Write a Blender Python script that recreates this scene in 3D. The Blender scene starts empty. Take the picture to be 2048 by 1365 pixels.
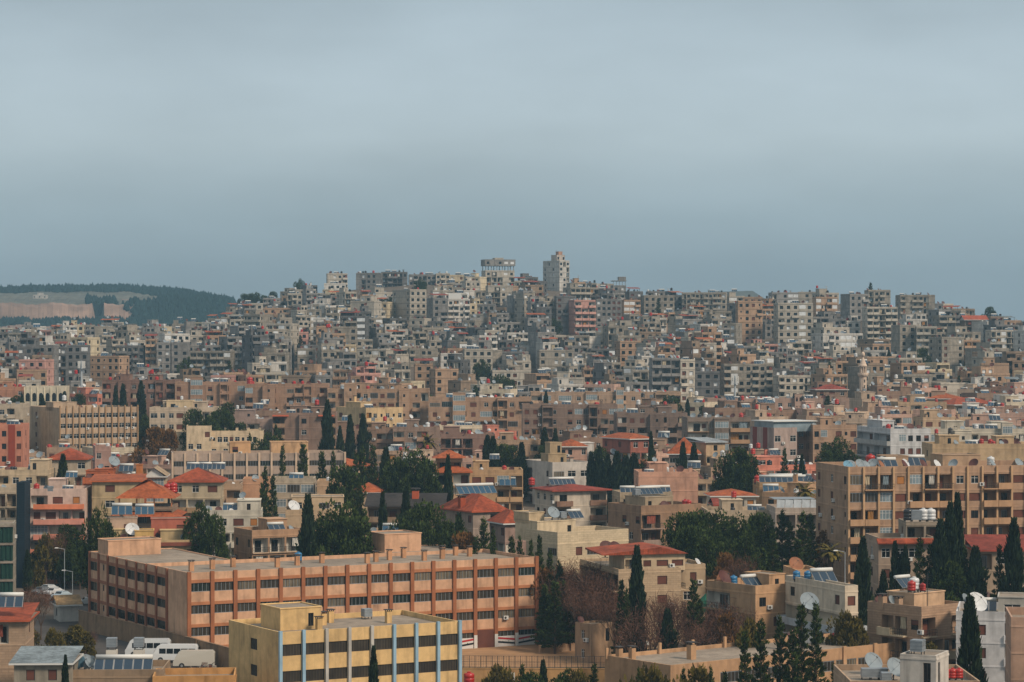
import bpy, math, random
import numpy as np
from mathutils import Vector, Matrix
R = math.radians
S = bpy.context.scene
COL = S.collection
F, CX, HY, CZ = 5000.0, 1024.0, 690.0, 50.0      # focal length and horizon of the 2048 px wide photo, eye height

# ---------------------------------------------------------------- camera, sky, sun, exposure
cam = bpy.data.cameras.new('camera'); co = bpy.data.objects.new('camera', cam); COL.objects.link(co)
co.location = (0, 0, CZ); co.rotation_euler = (R(90), 0, 0)
cam.sensor_width = 36; cam.lens = F / 2048 * 36; cam.shift_y = (HY - 682.5) / 2048
cam.clip_start = 1; cam.clip_end = 60000
S.camera = co
S.view_settings.view_transform = 'Standard'; S.view_settings.look = 'None'
S.view_settings.gamma = 1; S.view_settings.exposure = 0.2
HAZE = .00016
SUN_AZ, SUN_EL = 130, 42                          # from the right, behind the viewer
def build_world():
    w = bpy.data.worlds.new('World'); S.world = w; w.use_nodes = True
    nt = w.node_tree; n = nt.nodes; l = nt.links; n.clear()
    out = n.new('ShaderNodeOutputWorld'); bg = n.new('ShaderNodeBackground')
    sky = n.new('ShaderNodeTexSky'); sky.sky_type = 'NISHITA'; sky.sun_disc = False
    sky.sun_elevation = R(SUN_EL); sky.sun_rotation = R(SUN_AZ)
    bg.inputs['Strength'].default_value = 0.1
    tc = n.new('ShaderNodeTexCoord'); sep = n.new('ShaderNodeSeparateXYZ'); l.new(tc.outputs['Generated'], sep.inputs[0])
    def cloud(scale, loc, det=4, rough=.5):
        mp = n.new('ShaderNodeMapping'); mp.inputs['Scale'].default_value = scale; mp.inputs['Location'].default_value = loc
        l.new(tc.outputs['Generated'], mp.inputs[0]); t = n.new('ShaderNodeTexNoise'); t.inputs['Scale'].default_value = 1
        t.inputs['Detail'].default_value = det; t.inputs['Roughness'].default_value = rough; l.new(mp.outputs[0], t.inputs[0]); return t
    n1 = cloud((3.4, 3.4, 11), (3.3, 1, .4)); n2 = cloud((8, 8, 20), (1, 4, 2), 6, .6)
    # brightness over elevation: dull band at the horizon, bright veil, duller again higher up
    cr = n.new('ShaderNodeValToRGB'); l.new(sep.outputs[2], cr.inputs[0])
    e = cr.color_ramp.elements; e[0].position = 0; e[0].color = (2.15, 2.75, 3.15, 1); e[1].position = 1; e[1].color = (5.5, 5.7, 5.8, 1)
    for p, c in ((.026, (2.35, 2.95, 3.4)), (.05, (2.9, 3.65, 4.1)), (.08, (3.85, 4.55, 4.9)), (.105, (3.75, 4.45, 4.85)), (.14, (3.3, 3.98, 4.4)), (.2, (3.3, 4.0, 4.4)), (.4, (3.6, 4.0, 4.2))):
        x = e.new(p); x.color = (*c, 1)
    def math_(op, a, b):
        m = n.new('ShaderNodeMath'); m.operation = op
        for i, v in ((0, a), (1, b)):
            if isinstance(v, (int, float)): m.inputs[i].default_value = v
            else: l.new(v, m.inputs[i])
        return m.outputs[0]
    f = math_('ADD', math_('MULTIPLY', n1.outputs[0], .95), math_('MULTIPLY', n2.outputs[0], .24))
    f = math_('ADD', f, .50)
    vm = n.new('ShaderNodeVectorMath'); vm.operation = 'SCALE'; l.new(cr.outputs[0], vm.inputs[0]); l.new(f, vm.inputs['Scale'])
    mx = n.new('ShaderNodeMix'); mx.data_type = 'RGBA'; mx.inputs[0].default_value = .93
    l.new(sky.outputs[0], mx.inputs[6]); l.new(vm.outputs[0], mx.inputs[7])
    l.new(mx.outputs[2], bg.inputs[0]); l.new(bg.outputs[0], out.inputs[0])
build_world()
sun = bpy.data.lights.new('sun', 'SUN'); sun.energy = 3.1; sun.angle = R(12); sun.color = (1, .83, .66)
so = bpy.data.objects.new('sun', sun); COL.objects.link(so)
_a = R(SUN_AZ); _d = Vector((math.sin(_a) * math.cos(R(SUN_EL)), math.cos(_a) * math.cos(R(SUN_EL)), math.sin(R(SUN_EL))))
so.rotation_euler = (-_d).to_track_quat('-Z', 'Y').to_euler()
S.cycles.max_bounces = 5; S.cycles.diffuse_bounces = 3; S.cycles.glossy_bounces = 2; S.cycles.transmission_bounces = 2; S.cycles.volume_bounces = 1

# ---------------------------------------------------------------- helpers
def lin(c): return tuple(((x + .055) / 1.055) ** 2.4 if x > .04 else x / 12.92 for x in c[:3])
def hx(s, k=1.0): return tuple(v * k for v in lin([int(s[i:i + 2], 16) / 255 for i in (0, 2, 4)]))
def smooth(a, b, x):
    t = min(1, max(0, (x - a) / (b - a))); return t * t * (3 - 2 * t)
def interp(tab, x):
    if x <= tab[0][0]: return tab[0][1]
    for (a, p), (b, q) in zip(tab, tab[1:]):
        if x <= b: return p + (q - p) * (x - a) / (b - a)
    return tab[-1][1]

def shade(c, f): return tuple(v * f for v in c)
class MB:
    def __init__(s): s.v = []; s.f = []; s.m = []
    def face(s, pts, m=0):
        i = len(s.v); s.v += [tuple(p) for p in pts]; s.f.append(tuple(range(i, i + len(pts)))); s.m.append(m)
    def box(s, x0, y0, z0, x1, y1, z1, m=0, bottom=True):
        i = len(s.v)
        s.v += [(x0, y0, z0), (x1, y0, z0), (x1, y1, z0), (x0, y1, z0), (x0, y0, z1), (x1, y0, z1), (x1, y1, z1), (x0, y1, z1)]
        q = [(0, 1, 5, 4), (1, 2, 6, 5), (2, 3, 7, 6), (3, 0, 4, 7), (4, 5, 6, 7)] + ([(3, 2, 1, 0)] if bottom else [])
        for a in q: s.f.append(tuple(i + k for k in a)); s.m.append(m)
    def hexa(s, p, m=0):   # 8 points: bottom 4 counter-clockwise, top 4
        i = len(s.v); s.v += [tuple(a) for a in p]
        for a in [(0, 1, 5, 4), (1, 2, 6, 5), (2, 3, 7, 6), (3, 0, 4, 7), (4, 5, 6, 7), (3, 2, 1, 0)]:
            s.f.append(tuple(i + k for k in a)); s.m.append(m)
    def lathe(s, prof, n=12, m=0, cx=0, cy=0, cap=True):
        i = len(s.v)
        for r, z in prof:
            for k in range(n):
                a = 2 * math.pi * k / n; s.v.append((cx + r * math.cos(a), cy + r * math.sin(a), z))
        for j in range(len(prof) - 1):
            for k in range(n):
                a = i + j * n + k; b = i + j * n + (k + 1) % n
                s.f.append((a, b, b + n, a + n)); s.m.append(m)
        if cap:
            s.f.append(tuple(i + k for k in range(n))[::-1]); s.m.append(m)
            t = i + (len(prof) - 1) * n; s.f.append(tuple(t + k for k in range(n))); s.m.append(m)
    def tube(s, a, b, r0, r1=None, n=6, m=0):
        r1 = r0 if r1 is None else r1; a = Vector(a); b = Vector(b); d = (b - a)
        if d.length < 1e-6: return
        d.normalize(); u = d.orthogonal().normalized(); w = d.cross(u); i = len(s.v)
        for p, r in ((a, r0), (b, r1)):
            for k in range(n):
                t = 2 * math.pi * k / n; s.v.append(tuple(p + u * r * math.cos(t) + w * r * math.sin(t)))
        for k in range(n):
            j = (k + 1) % n; s.f.append((i + k, i + j, i + n + j, i + n + k)); s.m.append(m)
        s.f.append(tuple(i + n + k for k in range(n))); s.m.append(m)
        s.f.append(tuple(i + k for k in range(n))[::-1]); s.m.append(m)
    def mesh(s, name, mats, smooth_=False):
        me = bpy.data.meshes.new(name); me.from_pydata(s.v, [], s.f)
        for m in mats: me.materials.append(m)
        if len(mats) > 1: me.polygons.foreach_set('material_index', s.m)
        if smooth_: me.polygons.foreach_set('use_smooth', [True] * len(s.f))
        me.update(); return me

def link(name, data, parent=None, loc=(0, 0, 0), rz=0, color=None, sc=None):
    o = bpy.data.objects.new(name, data); COL.objects.link(o); o.location = loc
    if rz: o.rotation_euler = (0, 0, rz)
    if color: o.color = (*color[:3], 1)
    if sc: o.scale = sc if hasattr(sc, '__len__') else (sc, sc, sc)
    if parent: o.parent = parent
    return o
THINGS = []      # every countable thing: dict(o, x, y, w, h, desc, cat, ...)
def reg(o, cat, label=None, group=None, desc=None, px=None, on=None, size=0):
    o['category'] = cat
    if group: o['group'] = group
    if label: o['label'] = label
    THINGS.append(dict(o=o, cat=cat, label=label, desc=desc, px=px, on=on, size=size)); return o
def pxof(x, y, z): return (CX + F * x / y, HY - F * (z - CZ) / y)

# ---------------------------------------------------------------- materials
TINT = {}
def pmat(name, col=(.5, .5, .5), rough=.9, metal=0, spec=.3, objcol=False, gain=1.0, noise=None, streak=0, blocks=0, slats=None, island=0, tile=0, bump=0):
    if objcol is True: TINT[name] = dict(col=col, rough=rough, metal=metal, spec=spec, gain=gain, noise=noise, streak=streak, blocks=blocks, slats=slats, island=island, tile=tile, bump=bump)
    m = bpy.data.materials.new(name); m.use_nodes = True; nt = m.node_tree; n = nt.nodes; l = nt.links
    b = n['Principled BSDF']; b.inputs['Roughness'].default_value = rough; b.inputs['Metallic'].default_value = metal
    b.inputs['Specular IOR Level'].default_value = spec
    tc = n.new('ShaderNodeTexCoord'); geo = n.new('ShaderNodeNewGeometry')
    if objcol:
        if objcol == 'attr': oi = n.new('ShaderNodeAttribute'); oi.attribute_name = 'tint'
        else: oi = n.new('ShaderNodeObjectInfo')
        g = n.new('ShaderNodeVectorMath'); g.operation = 'SCALE'; l.new(oi.outputs['Color'], g.inputs[0])
        g.inputs['Scale'].default_value = gain; cur = g.outputs[0]
    else:
        rgb = n.new('ShaderNodeRGB'); rgb.outputs[0].default_value = (*col, 1); cur = rgb.outputs[0]
    def mul(cur, fac):
        v = n.new('ShaderNodeVectorMath'); v.operation = 'SCALE'; l.new(cur, v.inputs[0]); l.new(fac, v.inputs['Scale']); return v.outputs[0]
    def ramp(src, a, b_, lo, hi):
        r = n.new('ShaderNodeMapRange'); l.new(src, r.inputs[0]); r.inputs[1].default_value = a; r.inputs[2].default_value = b_
        r.inputs[3].default_value = lo; r.inputs[4].default_value = hi; return r.outputs[0]
    def tex(scale, vec, det=4, s3=None):
        t = n.new('ShaderNodeTexNoise'); t.inputs['Scale'].default_value = scale; t.inputs['Detail'].default_value = det
        if s3:
            mp = n.new('ShaderNodeMapping'); mp.inputs['Scale'].default_value = s3; l.new(vec, mp.inputs[0]); vec = mp.outputs[0]
        l.new(vec, t.inputs[0]); return t.outputs[0]
    pos = geo.outputs['Position']
    if noise:
        for sc_, amt in noise: cur = mul(cur, ramp(tex(sc_, pos), .32, .68, 1 - amt, 1 + amt * .6))
    if streak:
        cur = mul(cur, ramp(tex(1, pos, 5, (1.1, 1.1, .14)), .5, .8, 1, 1 - streak))
        cur = mul(cur, ramp(tex(1, pos, 3, (.5, .5, .35)), .5, .75, 1, 1 - streak * .7))
    if blocks:
        br = n.new('ShaderNodeTexBrick'); br.inputs['Scale'].default_value = 1; br.inputs['Brick Width'].default_value = .9; br.inputs['Row Height'].default_value = .35
        br.inputs['Mortar Size'].default_value = .03; br.inputs['Color1'].default_value = (1, 1, 1, 1); br.inputs['Color2'].default_value = (.86, .86, .86, 1); br.inputs['Mortar'].default_value = (1 - blocks,) * 3 + (1,)
        sp = n.new('ShaderNodeSeparateXYZ'); l.new(tc.outputs['Object'], sp.inputs[0]); ad = n.new('ShaderNodeMath'); l.new(sp.outputs[0], ad.inputs[0]); l.new(sp.outputs[1], ad.inputs[1])
        cb = n.new('ShaderNodeCombineXYZ'); l.new(ad.outputs[0], cb.inputs[0]); l.new(sp.outputs[2], cb.inputs[1]); l.new(cb.outputs[0], br.inputs[0])
        v = n.new('ShaderNodeVectorMath'); v.operation = 'MULTIPLY'; l.new(cur, v.inputs[0]); l.new(br.outputs[0], v.inputs[1]); cur = v.outputs[0]
    if slats or tile:
        per, axis, depth = slats or (.28, 'H', .35)
        sp = n.new('ShaderNodeSeparateXYZ'); l.new(tc.outputs['Object'], sp.inputs[0])
        if axis == 'H':
            ad = n.new('ShaderNodeMath'); l.new(sp.outputs[0], ad.inputs[0]); l.new(sp.outputs[1], ad.inputs[1]); src = ad.outputs[0]
        else: src = sp.outputs[2]
        mm = n.new('ShaderNodeMath'); mm.operation = 'MULTIPLY'; l.new(src, mm.inputs[0]); mm.inputs[1].default_value = 6.283 / per
        sn = n.new('ShaderNodeMath'); sn.operation = 'SINE'; l.new(mm.outputs[0], sn.inputs[0]); cur = mul(cur, ramp(sn.outputs[0], -1, 1, 1 - depth, 1))
    if island: cur = mul(cur, ramp(geo.outputs['Random Per Island'], 0, 1, 1 - island, 1 + island))
    l.new(cur, b.inputs['Base Color'])
    if bump:
        bp = n.new('ShaderNodeBump'); bp.inputs['Strength'].default_value = bump; bp.inputs['Distance'].default_value = .1
        l.new(tex(3, pos), bp.inputs['Height']); l.new(bp.outputs[0], b.inputs['Normal'])
    return m
M = {}
M['wall'] = pmat('plaster_wall', objcol=True, noise=[(.12, .12), (.6, .1), (1.8, .07)], streak=.42)
M['stone'] = pmat('stone_block_wall', objcol=True, noise=[(.2, .08), (2, .08)], streak=.15, blocks=.28)
M['raw'] = pmat('raw_concrete_wall', objcol=True, noise=[(.15, .2), (.5, .22), (1.6, .15)], streak=.5, blocks=.2)
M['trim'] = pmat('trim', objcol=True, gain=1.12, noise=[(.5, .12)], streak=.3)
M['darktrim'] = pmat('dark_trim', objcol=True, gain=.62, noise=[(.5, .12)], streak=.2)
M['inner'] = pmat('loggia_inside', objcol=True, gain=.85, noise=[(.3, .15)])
M['roof'] = pmat('flat_roof', hx('8f8273'), noise=[(.08, .2), (.6, .18), (3, .1)], streak=.2)
M['tile'] = pmat('roof_tile', objcol=True, noise=[(.25, .3), (1.6, .3), (5, .15)], tile=1, streak=.35)
M['glass'] = pmat('window_glass', hx('15181b'), rough=.12, spec=.5)
M['glassb'] = pmat('pale_window_glass', hx('7c8b92'), rough=.2, spec=.5, noise=[(.4, .3)])
M['curtain'] = pmat('curtained_window', hx('453d32'), rough=.35, spec=.5, slats=(.42, 'H', .5), noise=[(.35, .45)])
M['curtain2'] = pmat('pale_curtained_window', hx('756a58'), rough=.35, spec=.5, slats=(.5, 'H', .55), noise=[(.3, .5)])
M['curtain3'] = pmat('dark_green_window', hx('2c332e'), rough=.2, spec=.5, slats=(.6, 'H', .4), noise=[(.3, .5)])
M['innerw'] = pmat('white_loggia_inside', hx('c4beb2'), noise=[(.3, .15)])
M['cloth'] = pmat('hanging_cloth', objcol=True, noise=[(1.5, .2)], slats=(.3, 'H', .3))
M['glassw'] = pmat('bright_window_blind', hx('cfd3d4'), rough=.5, noise=[(.8, .2)])
M['wood'] = pmat('haze_blue_pine_foliage', hx('1d2f2e'), rough=1, spec=.1, island=.3)  # bluer than the near pines: distance haze put into the colour
M['shut'] = pmat('brown_roller_shutter', hx('6b4134'), slats=(.16, 'V', .3), noise=[(.3, .3)])
M['shuto'] = pmat('orange_roller_shutter', hx('b5793f'), slats=(.16, 'V', .3), noise=[(.3, .2)])
M['fdark'] = pmat('dark_frame', hx('3a3430'), rough=.6)
M['fwhite'] = pmat('white_frame', hx('c9c9c4'), rough=.5)
M['rail'] = pmat('railing_metal', hx('3b3a38'), rough=.6)
M['grey'] = pmat('galvanised_metal', hx('8a9196'), rough=.45, metal=.3, noise=[(1, .2)])
M['pipe'] = pmat('mast_metal', hx('a9b0b3'), rough=.5, metal=.2)
M['panel'] = pmat('solar_panel_glass', hx('24384a'), rough=.15, spec=.6, slats=(.16, 'H', .25))
M['panelb'] = pmat('blue_solar_panel_glass', hx('264a63'), rough=.25, spec=.5, slats=(.16, 'H', .25))
M['pframe'] = pmat('panel_frame', hx('8f9497'), rough=.4, metal=.3)
M['obj'] = pmat('painted_surface', objcol=True, rough=.6, noise=[(1.2, .14)])
M['objg'] = pmat('glossy_paint', objcol=True, rough=.3, spec=.5)
M['concrete'] = pmat('concrete', hx('8d8377'), noise=[(.3, .2), (2, .1)], streak=.3)
M['ground'] = pmat('ground_dirt', hx('5e5348'), noise=[(.02, .25), (.2, .2)])
M['asphalt'] = pmat('asphalt', hx('4a4643'), noise=[(.05, .25), (.5, .2)])
M['yard'] = pmat('school_yard_paving', hx('9f7c5a'), noise=[(.07, .3), (.4, .18)])
M['bark'] = pmat('bark', hx('4f3d30'))
M['cyp'] = pmat('cypress_foliage', hx('28331f'), rough=1, spec=.1, island=.75, noise=[(.6, .45)])
M['pine'] = pmat('pine_foliage', hx('38441f'), rough=1, spec=.1, island=.75, noise=[(.45, .5)])
M['olive'] = pmat('olive_foliage', hx('5c5226'), rough=1, spec=.1, island=.4, noise=[(.35, .35)])
M['autumn'] = pmat('autumn_foliage', hx('6e4e2a'), rough=1, spec=.1, island=.4, noise=[(.35, .3)])
M['twig'] = pmat('bare_twigs', hx('5e4438'), rough=1, spec=.1, island=.4)
M['tyre'] = pmat('tyre_rubber', (.02, .02, .02))
M['stripe'] = pmat('wall_paint', objcol=True, noise=[(.6, .1)], streak=.12)

# ---------------------------------------------------------------- terrain
Z0 = [(0, -5), (383, -5), (387, 0), (430, 0), (500, 2), (600, 8), (700, 14), (800, 21), (900, 26), (1000, 30)]
YR = [(-200, 674), (0, 674), (300, 672), (400, 662), (470, 645), (520, 625), (570, 606), (640, 586), (720, 578), (830, 568), (1000, 574), (1140, 582), (1240, 597),
      (1320, 612), (1450, 618), (1520, 616), (1600, 610), (1700, 606), (1850, 624), (1960, 650), (2048, 656), (2300, 664)]
DR = [(-200, 1500), (500, 1500), (600, 1430), (1250, 1430), (1450, 1340), (1700, 1260), (2300, 1260)]
def ground(x, y):
    if y < 1: y = 1
    u = CX + F * x / y; u = min(2400, max(-400, u)); D = y
    z = interp(Z0, D)
    if D < 950: z += 8 * smooth(1230, 1700, u) * (1 - smooth(560, 940, D))
    if D < 500 and u < 520: z += (1 - smooth(478, 520, u)) * ((1.5 if D < 430 else 1.5 + (D - 430) / 140) - z)
    dr = interp(DR, u)
    if D > 1000:
        zr = CZ + (HY - interp(YR, u)) * dr / F
        if D <= dr:
            t = (D - 1000) / (dr - 1000); t = .8 * t + .2 * t * t * (3 - 2 * t)
            z = 30 + (zr - 30) * t
        else: z = zr - 40 * smooth(0, 450, D - dr)
        if D > 2000: z = z * (1 - smooth(2000, 2600, D)) + 20 * smooth(2000, 2600, D)
    return z
def yground(u, D): return HY - F * (ground((u - CX) / F * D, D) - CZ) / D
def D_of(u, y, lo=390, hi=1500):
    best = lo; D = lo
    while D < hi:
        if yground(u, D) <= y: return D
        D += 5
    return hi
def struct(name, me, **k):
    o = link(name, me, **k); o['kind'] = 'structure'; return o
def build_ground():
    mb = MB(); us = [-12000, -6000, -3000, -1500, -800] + list(range(-400, 2401, 40)) + [2800, 3600, 5000, 8000, 14000]
    ds = [5, 60, 120, 200, 300, 350, 375, 383, 385, 387, 392] + list(range(400, 1700, 20)) + list(range(1700, 2601, 100)) + [3000, 4000, 6000, 10000, 20000, 40000]
    for d in ds:
        for u in us:
            x = (u - CX) / F * d; z = ground(x, d)
            if d > 2600: z = 20
            mb.v.append((x, d, z))
    n = len(us)
    for i in range(len(ds) - 1):
        for j in range(n - 1):
            a = i * n + j; mb.f.append((a, a + 1, a + 1 + n, a + n)); mb.m.append(0)
    struct('ground', mb.mesh('ground', [M['ground']], True))
build_ground()
def sheet(name, pts, mat, dz=.03, nd=14):
    """a sheet laid on the ground between two lines of (px x, distance)"""
    (ua, da), (ub, db), (uc, dc), (ud, dd) = pts; mb = MB()
    A, B, C_, D_ = [Vector(((u - CX) / F * d, d)) for u, d in pts]
    for i in range(nd + 1):
        for j in range(nd + 1):
            s, t = i / nd, j / nd; p = (A * (1 - s) + B * s) * (1 - t) + (D_ * (1 - s) + C_ * s) * t
            mb.v.append((p.x, p.y, max(ground(p.x, p.y), ground(p.x, p.y + 3)) + dz))
    for i in range(nd):
        for j in range(nd):
            a = i * (nd + 1) + j; mb.f.append((a, a + nd + 1, a + nd + 2, a + 1)); mb.m.append(0)
    return struct(name, mb.mesh(name, [mat]))
# ---------------------------------------------------------------- window, balcony and small part meshes (shared)
CACHE = {}
def cached(key, fn):
    if key not in CACHE: CACHE[key] = fn()
    return CACHE[key]
def q(v, s=.1): return round(v / s) * s
def window_mesh(kind, w, h):
    w = q(w); h = q(h)
    def mk():
        mb = MB(); t = .07
        pane = {'dark': 'glass', 'white': 'glass', 'shut': 'shut', 'shuto': 'shuto', 'half': 'glass', 'curt': 'curtain', 'curtb': 'curtain2', 'curtc': 'curtain3', 'curtq': 'curtain', 'curtk': 'curtain3', 'curtp': 'curtain2', 'pale': 'glassb', 'grid': 'glassb', 'door': 'glass', 'far': 'glass', 'farw': 'glassw', 'fars': 'shut', 'hole': 'glass'}[kind]
        fr = 'fwhite' if kind in ('white', 'grid', 'pale', 'farw') else 'fdark'
        mb.box(0, .0, 0, w, .05, h, 0)
        if kind in ('far', 'farw', 'fars', 'hole'):
            if kind != 'hole': mb.box(0, -.03, 0, w, 0, .09, 1)
        else:
            for a in ((0, 0, w, t), (0, h - t, w, h), (0, t, t, h - t), (w - t, t, w, h - t)): mb.box(a[0], -.05, a[1], a[2], -.001, a[3], 1)
            nm = {'dark': 1, 'white': 1, 'half': 1, 'door': 1, 'shut': 0, 'shuto': 0, 'curt': 3, 'curtb': 3, 'curtc': 3, 'curtq': 2, 'curtk': 1, 'curtp': 1, 'pale': 2, 'grid': max(2, int(w / .8))}[kind]
            if kind[:4] == 'curt': nm = max(2, int(w / (1.3 if kind in ('curtq', 'curtk') else .75)))
            for k in range(1, nm + 1):
                x = w * k / (nm + 1); mb.box(x - .03, -.04, t, x + .03, -.001, h - t, 1)
            if kind in ('grid', 'white'): mb.box(t, -.035, h * .66, w - t, -.002, h * .66 + .05, 1)
            if kind == 'half': mb.box(t, -.045, h * .5, w - t, -.002, h - t, 2)
        return mb.mesh('window_' + kind, [M[pane], M['grey'] if kind in ('curt', 'curtb', 'curtc') else M[fr], M['shut']])
    return cached(('win', kind, round(w, 1), round(h, 1)), mk)
def balcony_mesh(w, dep, kind):
    w = q(w, .2)
    def mk():
        mb = MB()
        mb.box(0, -dep, -.16, w, 0, .02, 0)
        if kind == 'solid':
            mb.box(0, -dep, .02, w, -dep + .12, .95, 0); mb.box(0, -dep + .12, .02, .12, 0, .95, 0); mb.box(w - .12, -dep + .12, .02, w, 0, .95, 0)
        else:
            for a, b in (((0.05, -dep + .05, .95), (w - .05, -dep + .05, .95)), ((.05, -dep + .05, .95), (.05, 0, .95)), ((w - .05, -dep + .05, .95), (w - .05, 0, .95)),
                         ((0.05, -dep + .05, .5), (w - .05, -dep + .05, .5))): mb.tube(a, b, .035, n=4, m=1)
            k = int(w / .35) + 1
            for i in range(k + 1): x = .05 + (w - .1) * i / k; mb.box(x - .018, -dep + .03, .02, x + .018, -dep + .07, .95, 1)
        return mb.mesh('balcony_' + kind, [M['trim'], M['rail']])
    return cached(('bal', round(w, 1), round(dep, 1), kind), mk)
def ac_mesh():
    def mk():
        mb = MB(); mb.box(0, -.4, 0, .85, 0, .6, 0)
        i = len(mb.v)
        for k in range(10): a = 2 * math.pi * k / 10; mb.v.append((.3 + .22 * math.cos(a), -.405, .3 + .22 * math.sin(a)))
        mb.f.append(tuple(range(i, i + 10))); mb.m.append(1); mb.box(.05, -.38, -.12, .1, 0, 0, 1); mb.box(.75, -.38, -.12, .8, 0, 0, 1)
        return mb.mesh('air_conditioner', [M['fwhite'], M['fdark']])
    return cached('ac', mk)
def cloth_mesh(w):
    mb = MB(); n = 8
    for j in range(4):
        for k in range(n + 1): mb.v.append((w * k / n, .06 * math.sin(k * 1.9 + j), 1.65 * j / 3))
    for j in range(3):
        for k in range(n): a = j * (n + 1) + k; mb.f.append((a, a + 1, a + n + 2, a + n + 1)); mb.m.append(0)
    return mb.mesh('hanging_cloth', [M['cloth']])
def awning_mesh(w):
    w = q(w, .5)
    def mk():
        mb = MB(); mb.hexa([(0, -1.2, -.35), (w, -1.2, -.35), (w, 0, 0), (0, 0, 0), (0, -1.2, -.3), (w, -1.2, -.3), (w, 0, .05), (0, 0, .05)]); return mb.mesh('awning', [M['obj']])
    return cached(('awn', round(w, 1)), mk)

FARW = False
# opening table: width fraction/limit, z0, z1, recess
def opening(c, bw, fh):
    k = fh / 3.1
    if FARW and c in 'wsohx': return min(1.55, bw * .66), .8 * k, 2.35 * k, .4
    if c in 'wsohx': w = min(1.35, bw * .6); return w, .95 * k, 2.35 * k, .18
    if c == 'W': return min(2.2, bw * .8), .95 * k, 2.35 * k, .18
    if c == 'S': return min(2.0, bw * .8), .95 * k, 2.35 * k, .18
    if c == 'n': return min(.7, bw * .5), 1.3 * k, 2.2 * k, .15
    if c == 'v': return min(.8, bw * .5), .5 * k, 2.6 * k, .2
    if c in 'bB': return min(1.7, bw * .7), .05, 2.25 * k, .2
    if c in 'drDRH': return bw - .35, .04, 2.62 * k, 1.3
    if c == 'g': return bw - .25, .95 * k, 2.65 * k, .08
    if c == 'p': return bw - .25, .95 * k, 2.65 * k, .08
    if c == 'G': return bw - .36, .96 * k, 2.2 * k, .14
    if c == 'K': return min(bw - .36, 2.2 if bw < 3.5 else 9), .96 * k, 2.3 * k, .2
    if c == 'Q': return bw * .86, .95 * k, 2.3 * k, .22
    if c == 'q': return bw * .82, 1.0 * k, 2.25 * k, .12
    return None
WK = {'w': 'dark', 's': 'shut', 'o': 'shuto', 'h': 'half', 'x': 'white', 'W': 'white', 'S': 'shut', 'n': 'dark', 'v': 'dark', 'g': 'grid', 'p': 'curt', 'G': 'curt', 'q': 'curt', 'Q': 'curtq', 'K': 'curtk'}
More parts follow.
